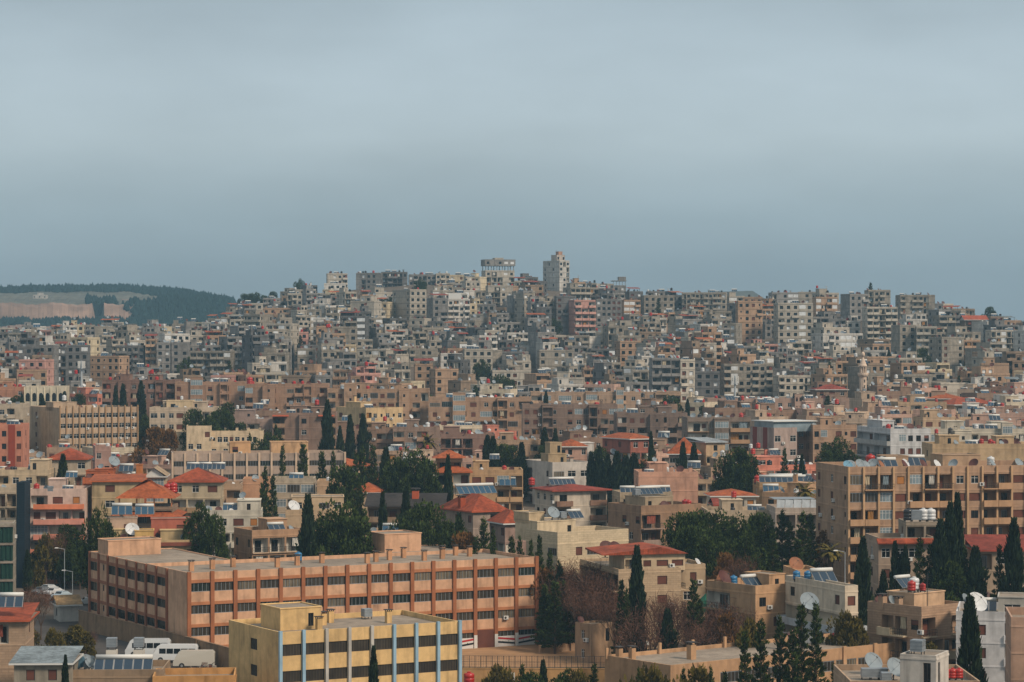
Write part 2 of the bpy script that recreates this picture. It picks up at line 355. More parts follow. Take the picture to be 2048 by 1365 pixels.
def facade(mb, parts, P, ux, nin, L, ztop, zbot, rows, fh, par, bays, rng, far, slab=True, bdep=.9, frac=None):
    """P: (x,y) of the viewer-left end; ux along; nin inward. Adds wall faces to mb and (kind, pos, w, h, c) to parts."""
    global FARW
    FARW = far; rot = math.atan2(ux[1], ux[0])
    def pt(s, z, d=0): return (P[0] + ux[0] * s + nin[0] * d, P[1] + ux[1] * s + nin[1] * d, z)
    def quad(s0, s1, z0, z1, d=0, m=0):
        if s1 - s0 > 1e-3 and z1 - z0 > 1e-3: mb.face([pt(s0, z0, d), pt(s1, z0, d), pt(s1, z1, d), pt(s0, z1, d)], m)
    quad(0, L, ztop - par, ztop)
    z = ztop - par; r = 0
    while z > zbot + .4 and r < 12:
        row = rows[min(r, len(rows) - 1)]; zb = max(z - fh, zbot); n = len(row); bw = L / n
        for i, c in enumerate(row):
            s0, s1 = i * bw, (i + 1) * bw
            op = opening(c, bw, fh) if zb <= z - fh + .01 else None
            if not op: quad(s0, s1, zb, z); continue
            w, a, b, rec = op; w = min(w, bw - .2); b = min(b, fh - .25); x0 = s0 + (bw - w) / 2; x1 = x0 + w; z0 = zb + a; z1 = zb + b
            quad(s0, x0, zb, z); quad(x1, s1, zb, z); quad(x0, x1, zb, z0); quad(x0, x1, z1, z)
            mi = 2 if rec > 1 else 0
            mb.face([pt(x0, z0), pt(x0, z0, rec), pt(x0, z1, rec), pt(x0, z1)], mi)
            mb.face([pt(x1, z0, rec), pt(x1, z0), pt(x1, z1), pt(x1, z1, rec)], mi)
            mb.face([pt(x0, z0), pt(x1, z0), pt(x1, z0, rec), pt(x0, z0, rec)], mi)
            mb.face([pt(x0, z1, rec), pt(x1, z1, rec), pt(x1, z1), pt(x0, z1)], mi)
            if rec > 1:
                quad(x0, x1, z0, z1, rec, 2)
                dw = min(1.8, w * .42); k = rng.choice(['door', 'shut', 'curt', 'door']) if not far else 'far'
                dx = x0 + w * rng.choice([.12, .3, .5]); parts.append(('window', pt(dx, z0 + .02, rec - .07), rot, window_mesh(k, dw, 2.1), None))
                if w > 4 and not far: parts.append(('window', pt(x0 + w * .72, z0 + .9, rec - .07), rot, window_mesh(rng.choice(['dark', 'shut']), min(1.1, w * .2), 1.2), None))
                if rng.random() < (.22 if not far else .18):
                    cwd = min(w * .45, 2.2); parts.append(('hanging_cloth', pt(x0 + (w - cwd) * rng.random(), z1 - 1.7, .25), rot, cached(('cl', round(cwd, 1)), lambda: cloth_mesh(round(cwd, 1))), rng.choice([hx('b9ab90'), hx('7f8f96'), hx('8a4a3a'), hx('c9c6bd'), hx('a5763f')])))
                bk = 'solid' if c in 'dD' else 'rail'
                if c != 'H': parts.append(('balcony', pt(x0 - .1, zb + .06, .02), rot, balcony_mesh(w + .2, bdep if c in 'DR' else .3, bk), 1))
            elif c in 'bB':
                parts.append(('window', pt(x0, z0, rec - .07), rot, window_mesh('door' if not far else 'far', w, z1 - z0), None))
                bwid = min(bw + .3, w + 1.8); parts.append(('balcony', pt((s0 + s1 - bwid) / 2, zb + .04, 0), rot, balcony_mesh(bwid, bdep, 'solid' if c == 'b' else 'rail'), 1))
            else:
                k = WK[c]
                if far:
                    k = {'shut': 'fars', 'shuto': 'fars', 'half': 'fars', 'white': 'farw', 'grid': 'farw', 'curt': 'far'}.get(k, 'far')
                    if k == 'far' and rng.random() < .09: k = 'farw'
                elif k == 'curt': k = rng.choice(['curt', 'curt', 'curt', 'curtb', 'curtc'])
                elif c == 'w': k = rng.choice(['dark', 'dark', 'half', 'white', 'shut'])
                parts.append(('window', pt(x0, z0, rec - .06), rot, window_mesh(k, w, z1 - z0), None))
                if not far and c in 'wsSWx' and rng.random() < .24: parts.append(('air_conditioner', pt(x1 + .15, zb + .5), rot, ac_mesh(), None))
        if slab:
            o = .05
            th = .32 if far else .22; i0 = len(mb.v); mb.v += [pt(-o, z - th, -o), pt(L + o, z - th, -o), pt(L + o, z, -o), pt(-o, z, -o), pt(-o, z - th, .0), pt(L + o, z - th, 0), pt(L + o, z, 0), pt(-o, z, 0)]
            for f in ((0, 1, 2, 3), (3, 2, 6, 7), (1, 0, 4, 5), (0, 3, 7, 4), (2, 1, 5, 6)): mb.f.append(tuple(i0 + k for k in f)); mb.m.append(3)
        z = zb; r += 1
    if z > zbot + 1e-3: quad(0, L, zbot, z)

def place(xs, xl, xr, D, yaw, dp=None):
    """solve front-left corner, length and depth from the corners' directions; D is the distance of the near corner"""
    a = R(yaw); ca, sa = math.cos(a), math.sin(a); kl, kr = (xl - CX) / F, (xr - CX) / F
    if yaw >= 0:
        X0, Y0 = kl * D, D; L = (kr * D - X0) / (ca - kr * sa)
        if xs is not None: ks = (xs - CX) / F; dep = (X0 - ks * D) / (sa + ks * ca)
        else: dep = dp
    else:
        X1, Y1 = kr * D, D; L = (X1 - kl * D) / (ca - kl * sa); X0, Y0 = X1 - L * ca, Y1 - L * sa
        if xs is not None: ks = (xs - CX) / F; dep = (ks * D - X1) / (-sa - ks * ca)
        else: dep = dp
    if dep is None or dep < 3 or dep > 60: dep = dp or 11
    return X0, Y0, abs(L), dep

FOOT = []     # footprints: (corners, minD, maxD)
def obb(X0, Y0, L, dep, yaw, g=0):
    a = R(yaw); c, s = math.cos(a), math.sin(a)
    return [(X0 + c * x - s * y, Y0 + s * x + c * y) for x, y in ((-g, -g), (L + g, -g), (L + g, dep + g), (-g, dep + g))]
def sat(A, B):
    for P in (A, B):
        for i in (0, 1):
            ex, ey = P[i + 1][0] - P[i][0], P[i + 1][1] - P[i][1]
            a = [p[0] * ex + p[1] * ey for p in A]; b = [p[0] * ex + p[1] * ey for p in B]
            if max(a) < min(b) or max(b) < min(a): return False
    return True
BLD = []      # every building: dict for placing roof things and labels
LOGGIA = {'c': hx('b9a484'), 'w': hx('c9c4ba'), 'g': hx('8c877c')}
def building(xs, xl, xr, yt, D, yaw=0, dp=None, fh=3.1, col=hx('a98a6c'), rows=('wdw',), srows=('.w.',), roof='flat', rcol=hx('b0563a'), rh=2.2, mat='wall', far=False,
             ref=None, label=None, cat='house', name='house', group=None, yv=None, par=.9, pent=None, seed=0, slab=True, clutter=1.0, desc=None, bdep=.9, over=.6, zt=None, base=None, inner=None, bcol=None, gap=False):
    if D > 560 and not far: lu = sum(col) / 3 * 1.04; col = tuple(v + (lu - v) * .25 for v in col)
    rng = random.Random(int(xl * 7 + yt * 13 + D) + seed)
    X0, Y0, L, dep = place(xs, xl, xr, D, yaw, dp)
    ztop = CZ + (HY - yt) * D / F if zt is None else zt
    cs = obb(X0, Y0, L, dep, yaw); g = min(ground(x, y) for x, y in cs) if base is None else base
    zr = ztop - g; zb = -1.0 if base is None else 0
    root = link(name, None, loc=(X0, Y0, g), rz=R(yaw)); root.empty_display_size = 1
    mb = MB(); parts = []; p_ = par if roof == 'flat' else .15
    a = (mb, parts)
    facade(*a, (0, 0), (1, 0), (0, 1), L, zr, zb, rows, fh, p_, 0, rng, far, slab, bdep)
    facade(*a, (0, dep), (0, -1), (1, 0), dep, zr, zb, srows, fh, p_, 0, rng, far, slab, bdep)
    facade(*a, (L, 0), (0, 1), (-1, 0), dep, zr, zb, srows, fh, p_, 0, rng, far, slab, bdep)
    mb.face([(L, dep, zb), (0, dep, zb), (0, dep, zr), (L, dep, zr)])
    zroof = zr - p_ + .05
    if roof == 'flat':
        t = .2   # parapet top and inner faces
        o = [(0, 0), (L, 0), (L, dep), (0, dep)]; i_ = [(t, t), (L - t, t), (L - t, dep - t), (t, dep - t)]
        for k in range(4):
            j = (k + 1) % 4
            mb.face([(*o[k], zr), (*o[j], zr), (*i_[j], zr), (*i_[k], zr)], 3)
            mb.face([(*i_[j], zr), (*i_[j], zroof), (*i_[k], zroof), (*i_[k], zr)])
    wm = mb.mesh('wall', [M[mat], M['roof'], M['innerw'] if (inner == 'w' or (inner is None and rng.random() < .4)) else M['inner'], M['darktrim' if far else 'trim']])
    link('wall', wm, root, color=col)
    if roof == 'flat':
        rb = MB(); t = .2; rb.face([(t, t, zroof), (L - t, t, zroof), (L - t, dep - t, zroof), (t, dep - t, zroof)]); link('roof', rb.mesh('roof', [M['roof']]), root)
    elif roof in ('hip', 'gable', 'gable_side', 'shed'):
        rb = MB(); e = over; z0 = zr; z1 = zr + rh; x0, x1, y0, y1 = -e, L + e, -e, dep + e
        if roof == 'hip':
            if L >= dep: h = (y1 - y0) / 2; Aa, Bb = (x0 + h, y0 + h), (x1 - h, y0 + h)
            else: h = (x1 - x0) / 2; Aa, Bb = (x0 + h, y0 + h), (x0 + h, y1 - h)
            c0, c1, c2, c3 = (x0, y0, z0), (x1, y0, z0), (x1, y1, z0), (x0, y1, z0); A3, B3 = (*Aa, z1), (*Bb, z1)
            if L >= dep: fs = [[c0, c1, B3, A3], [c1, c2, B3], [c2, c3, A3, B3], [c3, c0, A3]]
            else: fs = [[c0, c1, A3], [c1, c2, B3, A3], [c2, c3, B3], [c3, c0, A3, B3]]
            for f in fs: rb.face(f)
        elif roof == 'gable':       # ridge along front
            ym = (y0 + y1) / 2
            rb.face([(x0, y0, z0), (x1, y0, z0), (x1, ym, z1), (x0, ym, z1)]); rb.face([(x1, y1, z0), (x0, y1, z0), (x0, ym, z1), (x1, ym, z1)])
            for x in (0, L): rb.face([(x, 0, z0), (x, dep, z0), (x, dep / 2, z0 + rh * .93)], 1)
        elif roof == 'gable_side':  # gable faces the front
            xm = (x0 + x1) / 2
            rb.face([(x0, y0, z0), (xm, y0, z1), (xm, y1, z1), (x0, y1, z0)]); rb.face([(xm, y0, z1), (x1, y0, z0), (x1, y1, z0), (xm, y1, z1)])
            for y in (0, dep): rb.face([(0, y, z0), (L, y, z0), (L / 2, y, z0 + rh * .93)], 1)
        else: rb.face([(x0, y0, z0), (x1, y0, z0), (x1, y1, z1), (x0, y1, z1)]); rb.face([(0, dep, z0), (L, dep, z0), (L, dep, z1 - .1), (0, dep, z1 - .1)], 1)
        # eaves board under the tiles
        rb.box(x0, y0, z0 - .24, x1, y0 + .1, z0 - .01, 1); rb.box(x0, y1 - .1, z0 - .24, x1, y1, z0 - .01, 1); rb.box(x0, y0 + .1, z0 - .24, x0 + .1, y1 - .1, z0 - .01, 1); rb.box(x1 - .1, y0 + .1, z0 - .24, x1, y1 - .1, z0 - .01, 1)
        rb.face([(x0 + .1, y0 + .1, z0 - .12), (x0 + .1, y1 - .1, z0 - .12), (x1 - .1, y1 - .1, z0 - .12), (x1 - .1, y0 + .1, z0 - .12)], 2)
        link('roof', rb.mesh('roof', [M['tile'], M['fwhite'] if rng.random() < .6 else M['trim'], M['concrete']]), root, color=rcol)
    for nm, pos, rot, me, cflag in parts:
        link(nm, me, root, pos, rot, color=cflag if isinstance(cflag, tuple) else (bcol or col) if cflag else None)
    if pent is None and roof == 'flat' and clutter > .3 and not far and L > 8 and rng.random() < .75:
        f_ = rng.uniform(.05, .4); pent = [(f_, .35, f_ + min(.3, 4.5 / L), .8, 2.5)] + ([(.6, .3, .6 + min(.25, 4 / L), .75, 2.3)] if L > 16 else [])
    blocks = []
    for pb in (pent or []):       # penthouse blocks (x0,y0,x1,y1 as fractions, height)
        fx0, fy0, fx1, fy1, hh = pb[:5]; x0, x1, y0, y1 = fx0 * L, fx1 * L, fy0 * dep, fy1 * dep
        pm = MB(); pp = []
        pr = pb[5] if len(pb) > 5 else [rng.choice(['.b.'.replace('b', 'v'), 'v.', 'w.', '..', '.n'])]
        zt2 = zroof + hh; b2 = zroof - .02
        facade(pm, pp, (x0, y0), (1, 0), (0, 1), x1 - x0, zt2, b2, pr, min(2.7, hh - .25), .2, 0, rng, far, False)
        facade(pm, pp, (x0, y1), (0, -1), (1, 0), y1 - y0, zt2, b2, ['.'], 2.7, .2, 0, rng, far, False)
        facade(pm, pp, (x1, y0), (0, 1), (-1, 0), y1 - y0, zt2, b2, ['.'], 2.7, .2, 0, rng, far, False)
        pm.face([(x1, y1, b2), (x0, y1, b2), (x0, y1, zt2), (x1, y1, zt2)]); pm.face([(x0, y0, zt2 - .02), (x1, y0, zt2 - .02), (x1, y1, zt2 - .02), (x0, y1, zt2 - .02)], 1)
        pm.box(x0 - .15, y0 - .15, zt2, x1 + .15, y1 + .15, zt2 + .14, 3)
        po = link('penthouse', pm.mesh('penthouse', [M[mat], M['roof'], M['inner'], M['trim']]), root, color=pb[6] if len(pb) > 6 else col)
        for nm, pos, rot, me, cflag in pp: link(nm, me, po, pos, rot, color=cflag if isinstance(cflag, tuple) else col if cflag else None)
        blocks.append((x0, y0, x1, y1, zt2 + .14))
    cp = [pxof(x, y, ztop) for x, y in cs]
    x0p, x1p = min(p[0] for p in cp), max(p[0] for p in cp); ytp = min(p[1] for p in cp); ybp = yv or yground((x0p + x1p) / 2, D)
    b = dict(g=g, root=root, X0=X0, Y0=Y0, L=L, dep=dep, yaw=R(yaw), z=g + zroof, roof=roof, x0=x0p, x1=x1p, yt=ytp, yb=ybp, D=D, ref=ref, far=far, clutter=clutter, blocks=blocks, col=col, rng=rng, zr=zroof)
    BLD.append(b); FOOT.append(obb(X0, Y0, L, dep, yaw, .3))
    reg(root, cat, label, group, desc, ((x0p + x1p) / 2, (ytp + min(ybp, ytp + 60)) / 2), size=(x1p - x0p) * max(4, ybp - ytp))
    THINGS[-1]['b'] = b; b['th'] = THINGS[-1]
    return b
def bpt(b, fx, fy, dz=0):
    """world point on a building's roof from fractions of its length and depth"""
    x, y = fx * b['L'], fy * b['dep']; z = b['z']
    for (x0, y0, x1, y1, zz) in b['blocks']:
        if x0 - .3 <= x <= x1 + .3 and y0 - .3 <= y <= y1 + .3: z = b['g'] + zz
    c, s = math.cos(b['yaw']), math.sin(b['yaw'])
    return (b['X0'] + c * x - s * y, b['Y0'] + s * x + c * y, z + dz)
# ---------------------------------------------------------------- roof things, trees, vehicles: one prototype of each, copied
PROTO = {}; RAW = {}; EXTRA = {}; COUNT = {}
def proto(key, parts):
    """parts: list of (name, MB, [material keys], smooth)"""
    RAW[key] = parts
    pm = [(n, mb.mesh(n, [M[k] for k in ms], sm)) for n, mb, ms, sm in parts]
    allm = []; mg = MB()
    for n, mb, ms, sm in parts:
        off = len(mg.v); mp = []
        for k in ms:
            if k not in allm: allm.append(k)
            mp.append(allm.index(k))
        mg.v += mb.v; mg.f += [tuple(off + i for i in f) for f in mb.f]; mg.m += [mp[i] for i in mb.m]
    PROTO[key] = (pm, mg.mesh(key, [M[k] for k in allm]))
def dish():
    b = MB(); n = 16; rings = [(0.02, 0), (.35, .03), (.7, .12), (1, .25)]
    for s, off in ((0, 0), (1, -.03)):
        i = len(b.v)
        for r, d in rings:
            for k in range(n): a = 2 * math.pi * k / n; b.v.append((r * math.cos(a), -(d + off), r * math.sin(a)))
        for j in range(3):
            for k in range(n):
                a0 = i + j * n + k; a1 = i + j * n + (k + 1) % n; b.f.append((a0, a1, a1 + n, a0 + n)); b.m.append(0)
    # tilt bowl upward 35 deg
    m = Matrix.Rotation(R(-35), 3, 'X')
    b.v = [tuple(m @ Vector(v) + Vector((0, 0, 1.15))) for v in b.v]
    a = MB(); f = m @ Vector((0, -.95, 0)) + Vector((0, 0, 1.15))
    for k in (90, 210, 330):
        e = m @ Vector((.95 * math.cos(R(k)), -.25, .95 * math.sin(R(k)))) + Vector((0, 0, 1.15)); a.tube(e, f, .011, n=3)
    a.tube(f, f + Vector((0, .12, .08)), .06, n=6)
    p = MB(); p.tube((0, .25, 0), (0, .12, 1.1), .06, n=6); p.tube((-.5, .3, .02), (.5, .3, .02), .04, n=4); p.tube((0, -.4, .02), (0, .6, .02), .04, n=4); p.tube((0, .5, .05), (0, .16, .8), .03, n=4)
    return [('dish_bowl', b, ['obj'], True), ('feed_arm', a, ['rail'], False), ('mount', p, ['rail'], False)]
proto('dish', dish())
def tank():
    b = MB(); b.lathe([(.5, .35), (.56, .42), (.56, .62), (.53, .65), (.53, .7), (.56, .73), (.56, 1.0), (.53, 1.03), (.53, 1.08), (.56, 1.11), (.56, 1.38), (.48, 1.52), (.2, 1.6)], 14)
    l = MB(); l.lathe([(.2, 1.6), (.2, 1.68), (.05, 1.72)], 10)
    s = MB()
    for x in (-.4, .4):
        for y in (-.4, .4): s.box(x - .05, y - .05, 0, x + .05, y + .05, .3)
    s.box(-.5, -.5, .28, .5, .5, .35)
    return [('tank_body', b, ['objg'], True), ('lid', l, ['obj'], False), ('stand', s, ['rail'], False)]
proto('tank', tank())
def boxtank():
    b = MB(); b.box(-.6, -.6, .35, .6, .6, 1.45)
    for z in (.6, .95, 1.3):
        b.box(-.63, -.63, z, .63, .63, z + .05)
    s = MB()
    for x in (-.5, .5):
        for y in (-.5, .5): s.box(x - .04, y - .04, 0, x + .04, y + .04, .35)
    return [('tank_body', b, ['grey'], False), ('stand', s, ['rail'], False)]
proto('boxtank', boxtank())
def solar(n=3, mat='panel'):
    p = MB(); w = 1.0
    for k in range(n):
        x0 = k * w * 1.06; x1 = x0 + w
        p.hexa([(x0, 0, .3), (x1, 0, .3), (x1, 1.25, 1.45), (x0, 1.25, 1.45), (x0, -.05, .36), (x1, -.05, .36), (x1, 1.2, 1.51), (x0, 1.2, 1.51)], 1)
        p.hexa([(x0 + .06, .0, .37), (x1 - .06, 0, .37), (x1 - .06, 1.17, 1.485), (x0 + .06, 1.17, 1.485), (x0 + .06, -.03, .395), (x1 - .06, -.03, .395), (x1 - .06, 1.14, 1.52), (x0 + .06, 1.14, 1.52)], 0)
    W = n * w * 1.06; t = MB(); t.tube((.05, 1.45, 1.75), (W - .1, 1.45, 1.75), .27, n=12)
    f = MB()
    for x in (.05, W - .1): f.tube((x, 0, 0), (x, 0, .35), .03, n=4); f.tube((x, 1.4, 0), (x, 1.4, 1.5), .03, n=4); f.tube((x, 0, .3), (x, 1.4, 1.5), .03, n=4)
    return [('solar_panel', p, [mat, 'pframe'], False), ('tank', t, ['fwhite'], True), ('frame', f, ['rail'], False)]
proto('solar', solar()); proto('solarb', solar(3, 'panelb')); proto('solar6', solar(6)); proto('solarb6', solar(7, 'panelb'))
def chimney():
    b = MB(); b.box(-.35, -.35, 0, .35, .35, 1.5); c = MB()
    for x in (-.3, .3):
        for y in (-.3, .3): c.box(x - .05, y - .05, 1.5, x + .05, y + .05, 1.7)
    c.box(-.48, -.48, 1.7, .48, .48, 1.8)
    return [('shaft', b, ['wall'], False), ('cap', c, ['fdark'], False)]
proto('chimney', chimney())
def aerial():
    b = MB(); b.tube((0, 0, 0), (0, 0, 3.2), .035, n=4)
    for k in range(5): b.tube((-.5 + .05 * k, .0, 3.1 - .18 * k), (.5 - .05 * k, 0, 3.1 - .18 * k), .02, n=3)
    b.tube((0, 0, 2.9), (0, -.1, 2.9), .1, n=4)
    return [('mast', b, ['rail'], False)]
proto('aerial', aerial())
SPAWNED = {}
def spawn(key, name, cat, p, rz=0, sc=1, color=None, big=True, desc=None, on=None, group=None, size=None, label=None):
    pm, mg = PROTO[key]
    if group and (group.startswith('roof ') or on and on.get('merged')) and on is not None:
        COUNT[group] = COUNT.get(group, 0) + 1
        if COUNT[group] > 285 or on.get('merged'):
            mb, mats = EXTRA.setdefault(group, (MB(), [])); s_ = (sc,) * 3 if not hasattr(sc, '__len__') else sc; ck = tuple(round(v, 2) for v in (color or (.3, .3, .3)))
            c_, sn = math.cos(rz), math.sin(rz)
            for n, pb, ms, sm in RAW[key]:
                mp = []
                for k in ms:
                    kk = (k, ck) if k in ('obj', 'objg', 'wall') else (k, None)
                    if kk not in mats: mats.append(kk)
                    mp.append(mats.index(kk))
                off = len(mb.v)
                mb.v += [(p[0] + c_ * x * s_[0] - sn * y * s_[1], p[1] + sn * x * s_[0] + c_ * y * s_[1], p[2] + z * s_[2]) for x, y, z in pb.v]
                mb.f += [tuple(off + i for i in f) for f in pb.f]; mb.m += [mp[i] for i in pb.m]
            return None
    if big and len(pm) > 1:
        o = link(name, None, loc=p, rz=rz, sc=sc); o.empty_display_size = .5
        for n, me in pm: link(n, me, o, color=color or (.3, .3, .3))
    else: o = link(name, mg, loc=p, rz=rz, sc=sc, color=color or (.3, .3, .3))
    s_ = sc if not hasattr(sc, '__len__') else sc[2]
    reg(o, cat, label, group, desc, pxof(*p), on=on, size=size or (s_ * F / p[1]) ** 2)
    return o
RED, WHITE, BLACK, BLUE, GREYC, RUST, SKYB = hx('a12a22'), hx('c2c4c4'), hx('26272a'), hx('2f6c96'), hx('7f8a90'), hx('54302a'), hx('5f8aa0')
def tk(b, fx, fy, c='red', sc=1.0, dz=0):
    if c == 'metal': return spawn('boxtank', 'water_tank', 'water tank', bpt(b, fx, fy, dz), b['yaw'], sc, big=not b['far'], desc='grey metal water tank', on=b, group='roof water tanks')
    return spawn('tank', 'water_tank', 'water tank', bpt(b, fx, fy, dz), 0, sc, dict(red=RED, white=WHITE, black=BLACK, blue=BLUE, orange=hx('c0562c'), pink=hx('b98079'))[c], big=not b['far'], desc=c + ' plastic water tank', on=b, group='roof water tanks')
def ds(b, fx, fy, c='grey', sc=.8, ang=None, dz=0):
    a = R(ang if ang is not None else b['rng'].choice([20, 35, 50, -20, 60, -40]))
    return spawn('dish', 'satellite_dish', 'satellite dish', bpt(b, fx, fy, dz), a, sc, dict(grey=GREYC, white=WHITE, red=RUST, blue=SKYB, rusty=hx('8a5a3c'))[c], big=not b['far'],
                 desc={'red': 'dark red', 'grey': 'grey', 'white': 'white', 'blue': 'pale blue', 'rusty': 'rusty'}[c] + ' satellite dish', on=b, group='roof satellite dishes')
def sl(b, fx, fy, k='solar', sc=1.0, rz=0, dz=0):
    return spawn(k, 'solar_water_heater', 'solar heater', bpt(b, fx, fy, dz), b['yaw'] + R(rz), sc, big=not b['far'],
                 desc={'solar': 'dark solar water heater', 'solarb': 'blue solar water heater', 'solar6': 'long row of dark solar panels', 'solarb6': 'long row of blue solar panels'}[k], on=b, group='roof solar heaters')
def ch(b, fx, fy, sc=1.0, col=None):
    return spawn('chimney', 'roof_vent', 'roof vent', bpt(b, fx, fy), b['yaw'], sc, col or b['col'], big=not b['far'], desc='short masonry vent with a dark cap', on=b, group='roof vents')
def ae(b, fx, fy, sc=1.0): return spawn('aerial', 'tv_aerial', 'aerial', bpt(b, fx, fy), b['rng'].random() * 3, sc, big=False, desc='thin television aerial', on=b, group='television aerials', size=4)
def pick(rng, items):
    t = rng.random() * sum(w for _, w in items)
    for v, w in items:
        t -= w
        if t <= 0: return v
    return items[0][0]
def clutter(b, n=None):
    rng = b['rng']; area = b['L'] * b['dep']
    if b['roof'] != 'flat': return
    n = int((area / 22 + rng.random() * 2) * b['clutter']) if n is None else n
    used = []
    for _ in range(n):
        for t in range(6):
            fx, fy = rng.uniform(.07, .9), rng.uniform(.08, .8) ** 1.3
            X, Y = fx * b['L'], fy * b['dep']
            if fx * b['L'] > b['L'] - 1.5 and b['L'] > 5: continue
            if any(abs(X - u) < 1.7 and abs(Y - v) < 1.7 for u, v in used): continue
            used.append((X, Y))
            k = pick(rng, [('r', 6), ('w', 5), ('k', 3), ('m', 5), ('dg', 8), ('dw', 5), ('dr', 7), ('s', 7), ('sb', 2), ('c', 4), ('a', 3)])
            if k in ('s', 'sb') and b['L'] - X < 4: k = 'dg'
            s = rng.uniform(.75, 1.15)
            if b['far']:  # far tanks and dishes swapped to darker colours that stand in for roof shadow
                if k in 'wr' and rng.random() < .55: k = 'k'
                if k == 'dw': k = 'dr'
            if k == 'r': tk(b, fx, fy, 'red', s)
            elif k == 'w': tk(b, fx, fy, 'white', s)
            elif k == 'k': tk(b, fx, fy, 'black', s)
            elif k == 'm': tk(b, fx, fy, 'metal', s * .9)
            elif k == 'dg': ds(b, fx, fy, 'grey', s * .75)
            elif k == 'dw': ds(b, fx, fy, 'white', s * .65)
            elif k == 'dr': ds(b, fx, fy, 'red', s * .8)
            elif k == 's': sl(b, fx, fy, 'solar', s * .9)
            elif k == 'sb': sl(b, fx, fy, 'solarb', s * .9)
            elif k == 'c': ch(b, fx, fy, s)
            else: ae(b, fx, fy, s * .8)
            break

# trees -------------------------------------------------------------------------------------------
def tuft(mb, p, d, ln, wd, rng):
    u = d.orthogonal().normalized(); w = d.cross(u); a = rng.random() * 6.28; e = u * math.cos(a) + w * math.sin(a)
    mb.face([p - e * wd, p + e * wd, p + d * ln + e * wd * .3, p + d * ln - e * wd * .3])
def cypress(seed, H=12, W=1.25, n=2600):
    rng = random.Random(seed); mb = MB(); ph = rng.random() * 6
    bul = [(rng.random() * 6.28, rng.uniform(.1, .9), rng.uniform(.06, .16)) for _ in range(18)]
    for _ in range(n):
        t = rng.random() ** .8; r = W * (min(1, t * 6) ** .6) * (1 - t) ** .62 * (1 + .12 * math.sin(9 * t + ph))
        a = rng.random() * 6.28
        for ba, bt, bs in bul:
            da = abs((a - ba + 3.14) % 6.28 - 3.14)
            if da < .5 and abs(t - bt) < .08: r *= 1 + bs * 2
        rr = r * rng.uniform(.62, 1.06); z = .5 + t * (H - .5)
        p = Vector((rr * math.cos(a), rr * math.sin(a), z)); d = Vector((math.cos(a) * .35, math.sin(a) * .35, 1)).normalized()
        tuft(mb, p, d, rng.uniform(.35, .75), rng.uniform(.08, .16), rng)
    tr = MB(); tr.tube((0, 0, -.5), (0, 0, H * .8), .22, .05, 7); return [('trunk', tr, ['bark'], False), ('crown', mb, ['cyp'], False)]
def conifer(seed, H=13, W=3.0, n=5200, mat='pine'):
    rng = random.Random(seed); mb = MB(); tr = MB(); tr.tube((0, 0, -.5), (0, 0, H * .97), .28, .04, 7)
    nb = 62
    for k in range(nb):
        t = (k + rng.random()) / nb; z = 1.2 + t * (H - 1.4); ln = W * (1 - t) ** .8 * rng.uniform(.55, 1.1) + .15; a = k * 2.4 + rng.uniform(-.4, .4)
        d = Vector((math.cos(a), math.sin(a), rng.uniform(-.1, .35))).normalized(); p0 = Vector((0, 0, z)); tr.tube(p0, p0 + d * ln, .05, .02, 4)
        for _ in range(int(n / nb * (ln / W + .3))):
            s = rng.random() ** .7; sp = .42 * (1.05 - s * .6); p = p0 + d * ln * s + Vector((rng.gauss(0, sp * .6), rng.gauss(0, sp * .6), rng.gauss(0, sp * .5) + .1))
            tuft(mb, p, (d + Vector((rng.uniform(-.5, .5), rng.uniform(-.5, .5), .5))).normalized(), rng.uniform(.25, .5), rng.uniform(.06, .12), rng)
    return [('trunk', tr, ['bark'], False), ('crown', mb, [mat], False)]
def broad(seed, H=9, W=4.2, n=6500, mat='pine', clumps=34, low=.25, leaf=.2):
    rng = random.Random(seed); mb = MB(); tr = MB(); tr.tube((0, 0, -.5), (0, 0, H * .45), .3, .2, 8); cs = []
    for k in range(clumps):
        a = rng.random() * 6.28; t = rng.random(); z = H * (low + (1 - low) * t * .93); prof = math.sin(math.pi * min(1, .18 + t * .8)) ** .7
        r = W * prof * rng.uniform(.3, .95); c = Vector((r * math.cos(a), r * math.sin(a), z)); cs.append((c, rng.uniform(.7, 1.35) * W / 4.2))
        if k % 2 == 0: tr.tube((0, 0, H * .35 + z * .1), c, .09, .03, 4)
    for _ in range(n):
        c, rad = rng.choice(cs); d = Vector((rng.gauss(0, 1), rng.gauss(0, 1), rng.gauss(0, .8))).normalized(); p = c + d * rad * rng.uniform(.7, 1.05); 
        tuft(mb, p, (d + Vector((0, 0, .5))).normalized(), rng.uniform(.8, 1.6) * leaf, rng.uniform(.4, .8) * leaf, rng)
    return [('trunk', tr, ['bark'], False), ('crown', mb, [mat], False)]
